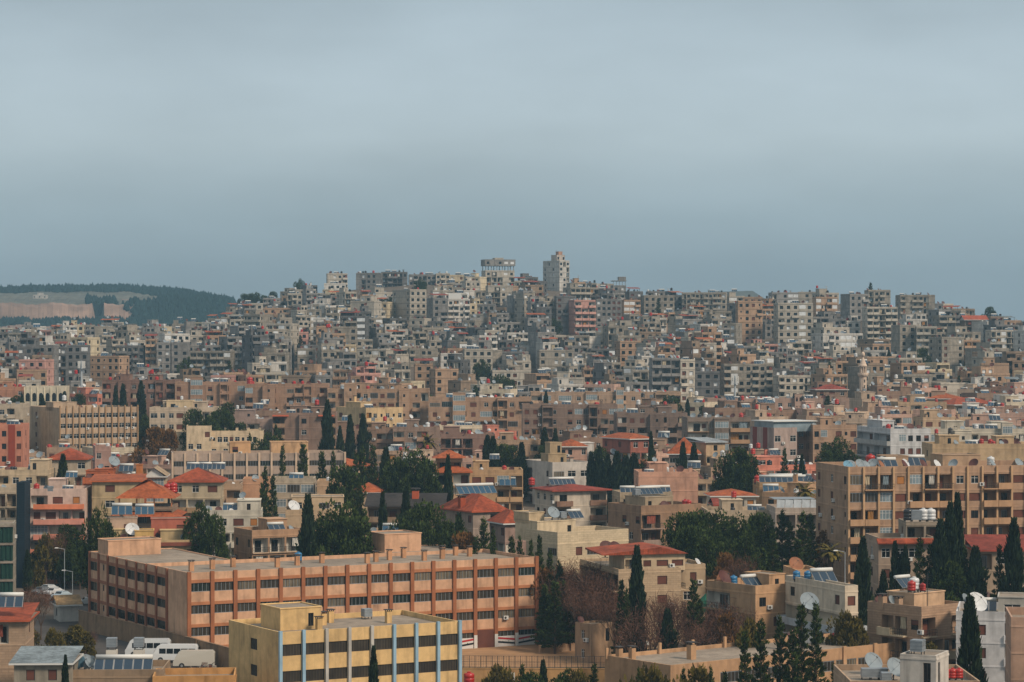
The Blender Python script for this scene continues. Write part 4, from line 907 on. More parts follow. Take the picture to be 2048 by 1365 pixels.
B(None, 1120, 1174, 893, 648, 5, dp=10, fh=3.0, col=hx('b88a70'), rows=('ww.x',), roof='hip', rcol=TILEO, rh=1.7, ref='the small orange roof', yv=905, clutter=0, label='small pink-tan house with an orange hipped roof')
B(None, 993, 1082, 880, 662, 3, dp=10, fh=3.1, col=hx('ad8a67'), rows=('.d.d', 'd.d.'), ref='the tan parapet house', yv=908, bcol=hx('ad8a67'), label='low tan house with a heavy orange-tan parapet')
B(1375, 1412, 1450, 884, 628, 20, dp=9, fh=3.1, col=hx('bd9a6d'), rows=('.w.', 'd.d'), srows=('.',), roof='shed', rh=.7, rcol=hx('9fa6aa'), ref='the slanted white metal roof', yv=905, clutter=0, label='tan house with a slanted white metal roof')
ps = B(1500, 1548, 1594, 856, 648, 24, dp=16, fh=3.6, col=hx('ab9183'), rows=('W.W', 'W.W', 'n.W'), srows=('n.n.', 'n.n.'), par=1.2, slab=False, ref='the grey-pink block with red stripes', name='office_block', cat='office block', yv=920, clutter=0, label='grey-pink block with two vertical dark red stripes')
for s in (.12, .55):
    mb = MB(); y1 = ps['dep'] * (1 - s); mb.box(-.06, y1 - 2.2, 3.0, .03, y1, ps['zr'] + 1.1); addpart(ps, 'painted_stripe', mb, ['stripe'], hx('7c3a2f'))
mb = MB(); mb.box(1, 2, ps['zr'], ps['L'] + 6, 12, ps['zr'] + 2.6, 0); mb.box(.6, 1.4, ps['zr'] + 2.6, ps['L'] + 7, 13, ps['zr'] + 2.8, 1); addpart(ps, 'glass_penthouse', mb, ['glassb', 'fwhite'])
B(None, 1594, 1626, 850, 660, 0, dp=12, fh=3.3, col=hx('a17b5e'), rows=('xw',), ref='the narrow brown block', yv=930, label='narrow brown block right of the red stripes', name='apartment_block', cat='apartment block')
B(None, 1626, 1714, 850, 652, 4, dp=12, fh=3.3, col=hx('b28a66'), rows=('wg.SnS', 'wd.onS'), ref='the block behind the pine', yv=930, label='tan apartment block partly behind a big round pine', name='apartment_block', cat='apartment block')
wh = B(1714, 1781, 1861, 858, 600, 12, dp=13, fh=3.1, col=hx('bdbdbc'), rows=('.gwww', '.sssD', '..GG'), srows=('DD', 'RR', 'DD'), par=.9, ref='the white apartment block', yv=925, name='apartment_block', cat='apartment block', bcol=hx('9b9a96'), label='white apartment block with grey wraparound balconies')
B(None, 1861, 2075, 858, 604, 2, dp=12, fh=3.1, col=hx('c0b49c'), rows=('gg.wdS.gxdD', '...........'), ref='the long cream block', yv=885, name='apartment_block', cat='apartment block', label='long cream apartment block with white window frames')
B(None, 1865, 2090, 888, 560, 2, dp=12, fh=3.1, col=hx('b49a78'), rows=('......',), ref='the blank tan hall', yv=930, clutter=1.2, label='blank tan hall wall with a pale roof edge')
B(None, 1375, 1502, 835, 692, 3, dp=13, fh=3.2, col=hx('84705f'), rows=('RpD', 'DRD', 'RDd'), ref='the brown block with deep galleries', yv=905, name='apartment_block', cat='apartment block', label='brown apartment block with deep dark galleries', bcol=hx('a08062'), par=.8)
B(None, 1234, 1375, 826, 722, 2, dp=13, fh=3.0, col=hx('836b5b'), rows=('Dsswd.D', 'dxDsxd.', 'DrdsxDr'), ref='the long dark brown block', yv=875, name='apartment_block', cat='apartment block', label='long dark brown apartment block with cluttered balconies')
B(None, 1045, 1235, 809, 742, 1, dp=13, fh=3.0, col=hx('8a6f5c'), rows=('ssrq.hgpSog', 'hsdW.hxs.DG', 'hDdWxg.SDxG'), ref='the wide brown block', yv=870, name='apartment_block', cat='apartment block', label='wide brown apartment block with mixed glazed balconies')
B(None, 857, 1062, 795, 785, 1, dp=13, fh=3.1, col=hx('aa8462'), rows=('qpSSxdwR', 'shDsgdss', 'ppDpDSpw'), ref='the wide tan block', yv=850, name='apartment_block', cat='apartment block', label='wide tan apartment block with dark glazed loggias', bcol=hx('b99370'))
B(None, 1062, 1362, 784, 850, 1, dp=13, fh=3.1, col=hx('ab8a6a'), rows=('D.gxD.Dx.Dd', 'D.sd.xg.Dd.'), ref='the long row with white loggias', yv=808, name='apartment_block', cat='apartment block', label='long tan row with four white loggias below the grey tower', inner='w', bcol=hx('b7977a'))
B(None, 1415, 1705, 797, 865, 1, dp=13, fh=3.1, col=hx('a98670'), rows=('xwd.sggxxdwsdx.', 'wHH.dHHs.wDD.xD'), ref='the long pink-tan row', yv=820, name='apartment_block', cat='apartment block', label='long low pink-tan row with white-framed balconies')
B(672, 732, 806, 816, 742, 36, dp=13, fh=3.1, col=hx('cfab70'), rows=('dxnxnx', 'dxnxnx'), srows=('S.S', 'S.S'), par=1.0, ref='the bright yellow apartment house', yv=858, clutter=.7, label='bright yellow apartment house with small white-framed windows', slab=False, pent=[(.1, .3, .4, .8, 2.4)])
B(None, 664, 795, 858, 700, 2, dp=13, fh=3.0, col=hx('94735a'), rows=('.ssDdd', 'ddDD.d'), ref='the long-gallery brown block', yv=890, name='apartment_block', cat='apartment block', label='brown block with long galleries under the bright yellow house')
B(None, 786, 880, 854, 690, 2, dp=12, fh=3.0, col=hx('957762'), rows=('DxD.', 'DgD.'), ref='the brown house with white loggias', yv=902, label='brown house with white-walled loggias beside a palm', bcol=hx('9a7c66'))
B(None, 881, 990, 868, 668, 2, dp=12, fh=3.0, col=hx('8e6a58'), rows=('rrr.w', 'SddSw'), ref='the red-brown loggia house', yv=908, label='red-brown house with an open top gallery', bcol=hx('8e6a58'))
B(None, 545, 672, 826, 692, 2, dp=13, fh=3.1, col=hx('8c6d58'), rows=('d.S.d', 'D.W.D', 'D.h.D'), ref='the brown house with red awnings', yv=895, label='brown apartment house with two thin red awnings', bcol=hx('977b62'), name='apartment_block', cat='apartment block')
for x in (0, .72):
    link('awning', awning_mesh(4.5), BLD[-1]['root'], (x * BLD[-1]['L'], 0, BLD[-1]['zr'] + .2), color=TILE)
# long row at the left
B(None, 655, 858, 778, 800, 1, dp=13, fh=3.1, col=hx('a8825f'), rows=('dsDDxpsp.nnH', 'd.xD.sDSd.D.'), ref='the row with the white corner', yv=815, name='apartment_block', cat='apartment block', label='tan row with one bright white-walled loggia', inner='w')
B(None, 490, 655, 768, 806, 1, dp=13, fh=3.1, col=hx('a27a5a'), rows=('g.ww.qDq.D', 'D.xh.DxDg.', 'D.wD.Dx.DD'), ref='the middle row segment', yv=825, name='apartment_block', cat='apartment block', label='orange-brown row segment with a red roof tank')
tk(BLD[-1], .05, .2, 'red', 1.8)
B(None, 350, 490, 764, 812, 1, dp=13, fh=3.1, col=hx('a67d5d'), rows=('s.q.h.D.g', 's.g.D.D.w', 'D.x.D.s.w'), ref='the wide-glazed row segment', yv=825, name='apartment_block', cat='apartment block', label='orange-brown row segment with a wide glazed bay')
B(None, 204, 350, 760, 818, -2, dp=13, fh=3.1, col=hx('8a6552'), rows=('d.Dxxd.d', 'D.DdWxhD', 'D.xdWhsD'), ref='the dark row end', yv=822, name='apartment_block', cat='apartment block', label='dark brown row segment with white upper windows')
# left side
ls = B(53, 119.5, 275, 816, 700, 31, dp=16, fh=2.9, col=hx('b89976'), rows=('W' * 12,), srows=('.s...',), par=.9, ref='the thin-pillared tan school', yv=898, slab=False, cat='school', name='school_building', label='tan four-storey school with a blank side wall and thin pillars', clutter=.3)
pillars(ls, 12, ls['L'], ls['zr'] + .9, 0, .35, .4, hx('94785a'), top=.5)
addblock(ls, -0.0, 5, 7, 11, ls['zr'] - .1, ls['zr'] + 2.2)
B(None, -14, 45, 849, 615, 3, dp=12, fh=3.1, col=hx('c4744e'), rows=('ww.w',), ref='the salmon-red house', yv=905, label='salmon and brick-red house at the left edge', slab=False)
mb = MB(); Lb = BLD[-1]['L']; mb.box(Lb * .52, -.1, 0, Lb * .75, .03, BLD[-1]['zr'] + .7); addpart(BLD[-1], 'painted_stripe', mb, ['stripe'], hx('8f3f2c'))
B(None, -5, 48, 808, 700, 3, dp=12, fh=3.1, col=hx('b3a084'), rows=('wd.', 'DD'), ref='the left-edge cream house', yv=845, label='cream house with brown balcony behind the salmon one')
ar = B(None, 49, 128, 773, 905, 2, dp=14, fh=6, col=hx('d0c2a2'), rows=('.....',), ref='the white arcade', yv=800, slab=False, name='arcade_building', cat='arcade', clutter=0, label='white building with a row of six dark arches')
for k in range(6):
    w = ar['L'] / 6; cx_ = w * (k + .5); mb = MB(); z0 = ar['zr'] - 4.6; pr = [(cx_ - w * .3, z0), (cx_ + w * .3, z0), (cx_ + w * .3, z0 + 2.2)] + [(cx_ + w * .3 * math.cos(a), z0 + 2.2 + w * .36 * math.sin(a)) for a in [math.pi * j / 8 for j in range(1, 8)]] + [(cx_ - w * .3, z0 + 2.2)]
    mb.face([(x, -.04, z) for x, z in pr]); addpart(ar, 'arch_window', mb, ['glass']); mb = MB(); mb.box(w * k - .12, -.25, z0 - 2, w * k + .12, 0, ar['zr'] + .5); addpart(ar, 'pillar', mb, ['trim'], hx('d8cdb2'))
B(None, -10, 50, 774, 912, 0, dp=12, fh=3.1, col=hx('bb7a50'), rows=('..x',), ref='the orange wall', yv=795, label='orange-walled house left of the white arcade')
B(None, 299, 438, 815, 712, 2, dp=12, fh=3.2, col=hx('bfa88a'), rows=('WxxS..HH',), srows=('.',), ref='the cream balcony house', yv=838, bcol=hx('c0a788'), label='long cream low house with a wide white-edged balcony')
BLD[-1] and addblock(BLD[-1], 4.5, 3, 12, 9, BLD[-1]['zr'] - .1, BLD[-1]['zr'] + 2.6, rows=('w.',), col=hx('c6b08e'))
B(None, 466, 548, 838, 705, 2, dp=12, fh=3.1, col=hx('9b8072'), rows=('HH.', '...'), ref='the mauve-brown house', yv=870, pent=[(.0, .1, .5, .9, 3.2)], label='mauve-brown house with a tan roof block')
c2 = B(None, 373, 423, 852, 688, 6, dp=14, fh=3.3, col=hx('d2b68a'), rows=('..w', 'xx.', '..w'), ref='the cream school tower', yv=900, slab=False, cat='school', name='school_building', label='tall cream stair block of the second cream school', clutter=0)
c3 = B(None, 422, 527, 862, 690, 4, dp=14, fh=3.3, col=hx('d2b68a'), rows=('nWWwWnWw.', 'W.WwWnWwW'), ref='the long cream school', yv=900, cat='school', name='school_building', label='long cream school with rows of small dark windows', clutter=0)
for k in range(5): ch(c3, .04 + .22 * k, .4)
B(None, 338, 374, 864, 700, 6, dp=12, fh=3.3, col=hx('c9ae84'), rows=('..',), ref='the cream annex', yv=890, label='windowless cream annex left of the stair block', clutter=0, cat='school', name='school_building')
st = B(308, 345, 690, 908, 600, 9, dp=16, fh=3.2, col=hx('b09680'), rows=('G' * 14,), srows=('nnnnn',), par=.9, ref='the long strip-window school', yv=940, cat='school', name='school_building', label='long pinkish-tan school with blue-grey strip windows', slab=False, clutter=0)
pillars(st, 14, st['L'], st['zr'] + .9, 0, .45, .3, hx('c0a890')); addblock(st, 14, 6, 19, 12, st['zr'] - .1, st['zr'] + 3.2, rows=('w.',), col=hx('c49a70')); addblock(st, 24, 6, 33, 12, st['zr'] - .1, st['zr'] + 3.2, rows=('...',), col=hx('c9a27a'))
B(None, 97, 172, 918, 562, 4, dp=11, fh=3.1, col=hx('b8a384'), rows=('.W.W', 'd.R', 'D.D'), roof='hip', rcol=TILE, rh=2.2, ref='the orange roof behind a cypress', yv=975, label='cream house with an orange hipped roof behind a single cypress', bcol=hx('97714e'), clutter=0)
B(85, 190, 222, 893, 600, 12, dp=11, fh=3.1, col=hx('a97e6c'), rows=('w.', 'ww'), srows=('d.w.w',), ref='the pink-brown house', yv=930, label='pink-brown block below the tan school', clutter=.9)
B(None, -8, 97, 940, 545, 2, dp=11, fh=3.1, col=hx('bea98b'), rows=('DxxR', 'DD'), ref='the cream house at the left', yv=968, label='cream house with a long terrace at the left edge', bcol=hx('c0ab8a'), pent=[(.62, .2, .95, .8, 2.8)])
B(None, 165, 285, 956, 540, 2, dp=11, fh=3.1, col=hx('b1623c'), rows=('HH..',), ref='the brick-orange house', yv=972, label='brick-orange house with a terrace wall and tall square column', clutter=.8)
b = BLD[-1]; addblock(b, b['L'] - 1.4, .3, b['L'] - .1, 1.9, b['zr'] - 3, b['zr'] + 3.6, col=hx('b5703f'), name='column')
addblock(b, .4, 2.5, 5, 8, b['zr'] - .1, b['zr'] + 2.2, rows=('HH',), col=hx('a95d3b')); sl(b, .55, .5, 'solar', 1, dz=1.6); tk(b, .55, .85, 'red', 1.0, 1.8); ds(b, .48, .4, 'grey', 1.3)
B(None, 287, 329, 953, 548, 4, dp=10, fh=3.2, col=hx('c2a888'), rows=('g',), roof='gable_side', rh=1.9, rcol=hx('b39a7c'), ref='the cream gabled house', yv=965, label='cream gabled house with a white grid window', clutter=0)
B(None, 340, 442, 963, 512, 2, dp=11, fh=3.1, col=hx('b3a388'), rows=('xxS', 'dDD', 'dDd'), roof='hip', rcol=TILE, rh=2.6, ref='the three-heater red roof', yv=1060, label='cream house with red hipped roof and three solar heaters', bcol=hx('93795c'), clutter=0)
for fx in (.27, .52, .78): sl(BLD[-1], fx, .5, 'solar', .85, dz=2.0)
B(None, 184, 280, 962, 503, 4, dp=11, fh=3.1, col=hx('b5a07c'), rows=('.S..', '.W..', '.'), roof='shed', rh=.8, rcol=TILEO, ref='the long orange fascia', yv=1040, label='cream house with a long orange fascia', clutter=0)
pg = B(None, 236, 345, 1014, 487, 2, dp=11, fh=3.0, col=hx('8a7562'), rows=('HHH', 'xx.x'), par=.3, ref='the orange pagoda roof', yv=1040, label='house topped by a three-tier orange pagoda roof', clutter=0)
for z0, w0, h0 in ((-1.6, 1.8, .9), (1.9, .6, 1.5), (3.3, -1.6, 1.9)):
    mb = MB(); zz = pg['zr'] + z0; Lp, dpp = pg['L'], pg['dep']; i = .0; x0, x1, y0, y1 = -w0, Lp + w0, -w0, dpp + w0; s = 2.4 if h0 < 1.8 else 4.2
    mb.v = [(x0, y0, zz), (x1, y0, zz), (x1, y1, zz), (x0, y1, zz), (x0 + s, y0 + s, zz + h0), (x1 - s, y0 + s, zz + h0), (x1 - s, y1 - s, zz + h0), (x0 + s, y1 - s, zz + h0)]
    mb.f = [(0, 1, 5, 4), (1, 2, 6, 5), (2, 3, 7, 6), (3, 0, 4, 7), (4, 5, 6, 7), (3, 2, 1, 0)]; mb.m = [0] * 6; addpart(pg, 'roof', mb, ['tile'], TILEO)
for fx in (.02, .34, .66, .98): mb = MB(); mb.box(fx * pg['L'] - .12, .2, pg['zr'], fx * pg['L'] + .12, .5, pg['zr'] + 2.3); addpart(pg, 'pillar', mb, ['wall'], hx('b87a55'))
tk(pg, .83, .8, 'red', 1.4, 2); tk(pg, .93, .8, 'red', 1.5, 2)
pk = B(52, 60, 171, 978, 500, 3, dp=11, fh=3.05, col=hx('ceb3a4'), rows=('HSo', 'sSDd', 'gDD', 'dd'), ref='the pink house with salmon balconies', yv=1090, label='pink four-storey house with long salmon balcony bands', clutter=.9, bcol=hx('cf8468'), inner='w', slab=False)
for r, cc in ((1, 'd17c58'), (2, 'c98a78'), (3, 'c4806e')):
    mb = MB(); z = pk['zr'] + .9 - .9 - 3.05 * r; mb.box(.8, -1.3, z - .15, pk['L'] - .3, -.02, z + .02); mb.box(.8, -1.3, z + .02, pk['L'] - .3, -1.15, z + .85); mb.box(.8, -1.15, z + .02, .95, -.02, z + .85); mb.box(pk['L'] - .45, -1.15, z + .02, pk['L'] - .3, -.02, z + .85); addpart(pk, 'balcony', mb, ['trim'], hx(cc))
mb = MB(); x0, d0 = (42 - CX) / F * 494, 494; mb.box(x0 - .9, d0, ground(x0, d0), x0 + .7, d0 + 6, CZ + (HY - 965) * d0 / F); o = link('netting_column', mb.mesh('netting_column', [pmat('dark_blue_netting', hx('122430'), slats=(.5, 'V', .3))])); reg(o, 'stair shaft', 'tall dark blue netted shaft left of the pink house', px=(42, 1010), size=900)
B(None, -10, 34, 975, 505, 3, dp=10, fh=3.1, col=hx('b3a38c'), rows=('rr', 'DD'), ref='the left-edge cream balconies', yv=1020, label='cream balcony house left of the netted shaft', clutter=.6)
gn = B(None, -20, 26, 1048, 440, 8, dp=9, fh=3.2, col=hx('8f8778'), rows=('H',), ref='the unfinished green-netted frame', yv=1190, label='unfinished concrete frame draped with green netting', clutter=0, par=.3)
for r in range(4):
    zz = gn['zr'] - .3 - 3.2 * r; mb = MB(); mb.box(-.3, -.7, zz, gn['L'] + .5, 0, zz + .35); addpart(gn, 'floor_slab', mb, ['concrete'])
    mb = MB(); mb.v = [(gn['L'] * (.45 + .55 * k / 8), -.5 + .12 * math.sin(k * 2.3 + r), zz - 2.75 * j / 3) for j in range(4) for k in range(9)]; mb.f = [(j * 9 + k, j * 9 + k + 1, j * 9 + k + 10, j * 9 + k + 9) for j in range(3) for k in range(8)]; mb.m = [0] * 24; addpart(gn, 'green_netting', mb, ['cloth'], hx('173b32'))
yl = B(None, 206, 397, 1082, 448, 8, dp=12, fh=3.3, col=hx('b9a279'), rows=('.wW.nw', '.'), par=.9, ref='the yellow bungalow', yv=1118, label='low pale yellow house with a brown fascia behind the school', clutter=.5)
mb = MB(); mb.box(-.4, -.5, yl['zr'] - .2, yl['L'] + .4, -.02, yl['zr'] + .45); addpart(yl, 'fascia', mb, ['trim'], hx('7a4536')); addblock(yl, 5.6, 2, 9, 6, yl['zr'], yl['zr'] + 2.4, rows=('n',), col=hx('c9a568')); sl(yl, .08, .6, 'solarb', 1.2, dz=2); sl(yl, .33, .5, 'solarb', 1.1, dz=2.3); ds(yl, .3, .3, 'white', 1.3, dz=1)
addblock(yl, .4, 6, 6, 11, yl['zr'], yl['zr'] + 4.4, rows=('.S',), col=hx('b39a86'), name='upper_storey'); addblock(yl, 8.5, 6, 16, 11, yl['zr'], yl['zr'] + 4.2, rows=('.S',), col=hx('a86250'), name='upper_storey')
B(None, 400, 523, 1021, 482, 4, dp=11, fh=3.1, col=hx('bfb8a8'), rows=('xxSo', 'dD'), ref='the white house behind the pines', yv=1050, label='white house with a flat cream roof edge and dish', clutter=1, pent=[(.6, .2, .97, .8, 2.5)])
B(468, 504, 604, 1061, 450, 28, dp=12, fh=3.15, col=hx('a9876a'), rows=('rrr', 'DDr', 'r'), srows=('w.w', 'w..w'), par=1, ref='the corner house with white loggias', yv=1110, label='tan corner house with white loggia walls and red roof plants', clutter=.9, inner='w', bcol=hx('b49a80'), pent=[(.45, .4, .85, .9, 2.5)])
B(None, 571, 704, 1020, 470, 5, dp=12, fh=3.1, col=hx('b39a7c'), rows=('...w', '.W..', 'w'), ref='the wide cream house', yv=1065, label='wide cream house with a flat dark-edged upper floor', clutter=0)
b = BLD[-1]; addblock(b, 1.2, 3, 11, 10, b['zr'] - .1, b['zr'] + 3.0, rows=('x.qx',), col=hx('bba384')); ds(b, .12, .1, 'white', 1.2); ds(b, .35, .1, 'grey', 1.0); sl(b, .2, .9, 'solarb', 1.3, dz=.4)
B(None, 735, 885, 1012, 500, -3, dp=12, fh=3.1, col=hx('8d7660'), rows=('dDd.',), roof='gable', rcol=hx('3f3a38'), rh=2.2, ref='the dark slate-roofed house', yv=1050, label='tan house under a wide dark slate roof', clutter=0)
ch(BLD[-1], .62, .3, 1.9, hx('b5593a'))
B(None, 706, 760, 985, 538, 0, dp=10, fh=3.1, col=hx('b7a388'), rows=('x.',), roof='hip', rcol=TILEO, rh=1.8, ref='the red roof among cypresses', yv=1000, label='small white house with a red roof among the cypresses', clutter=0)
B(None, 730, 800, 1064, 462, 3, dp=10, fh=3.1, col=hx('b59a80'), rows=('.w.x', 'd.d'), ref='the house behind the round pine', yv=1095, label='tan house with tanks beside the round pine', clutter=1.3)
b = BLD[-1]; sl(b, .5, .2, 'solarb', 1.1)
B(None, 486, 541, 958, 528, 4, dp=9, fh=3.1, col=hx('b98f70'), rows=('.v', '.d'), ref='the salmon-tan box house', yv=1000, label='plain salmon-tan box house among the dark conifers', clutter=.6)
B(None, 546, 628, 957, 534, 2, dp=9, fh=3.1, col=hx('a99c88'), rows=('gpg', 'gdg'), ref='the glazed terrace house', yv=1000, label='house with pale blue glazed terraces behind the conifers', clutter=.9)
B(None, 634, 700, 962, 530, 2, dp=9, fh=3.1, col=hx('b8997a'), rows=('.wD', 'd.w'), ref='the tan conifer house', yv=1000, label='tan house with one dark balcony between two conifers', clutter=.9)
B(None, 392, 482, 968, 520, 3, dp=10, fh=3.1, col=hx('a58c74'), rows=('DwD', 'w.D'), ref='the tan loggia house', yv=1010, label='tan house with dark loggias below the strip-window school', clutter=1)
# bottom left roofs
bl = B(None, -10, 50, 1240, 335, 4, dp=10, fh=3.1, col=hx('a38a72'), rows=('H.', '..'), roof='shed', rcol=TILE, rh=1.2, ref='the house with slanted panels', yv=1290, label='stone house with orange roof and slanted panels, bottom left', mat='stone', clutter=0, over=.7)
sl(bl, .02, .1, 'solar', 1.1, dz=1.3)
bm = B(None, 28, 138, 1326, 322, 2, dp=9, fh=3.1, col=hx('8d8576'), rows=('.S.S.',), roof='shed', rcol=hx('8b979c'), rh=1.0, ref='the tin-roofed shed', yv=1365, label='shed with pale corrugated tin roof at the bottom left', clutter=0, cat='shed', name='shed')
bn = B(None, 140, 325, 1340, 326, 2, dp=10, fh=3.2, col=hx('8f7a63'), rows=('..',), ref='the roof with six panels', yv=1365, label='flat roof carrying six solar panels, bottom left', clutter=0)
sl(bn, .24, .15, 'solar6', 1.2); tk(bn, .38, .7, 'metal', 1.1, 2.6); tk(bn, .68, .7, 'metal', 1.1, 2.6)
for f_ in (.38, .68): mb = MB(); Lb_, db_ = bn['L'] * f_, bn['dep'] * .7; mb.box(Lb_ - .7, db_ - .7, bn['zr'], Lb_ + .7, db_ + .7, bn['zr'] + 2.6); addpart(bn, 'tank_plinth', mb, ['trim'], hx('b9b3a8')); ds(bn, .02, .5, 'blue', 1.1); ds(bn, .1, .6, 'grey', 1.0); ds(bn, .17, .45, 'grey', 1.0)
bo = B(None, 305, 470, 1353, 322, 5, dp=8, fh=3.1, col=hx('b98a55'), rows=('..',), ref='the orange yard wall roof', yv=1365, label='low orange-tan roof edge left of the yellow school', clutter=0)
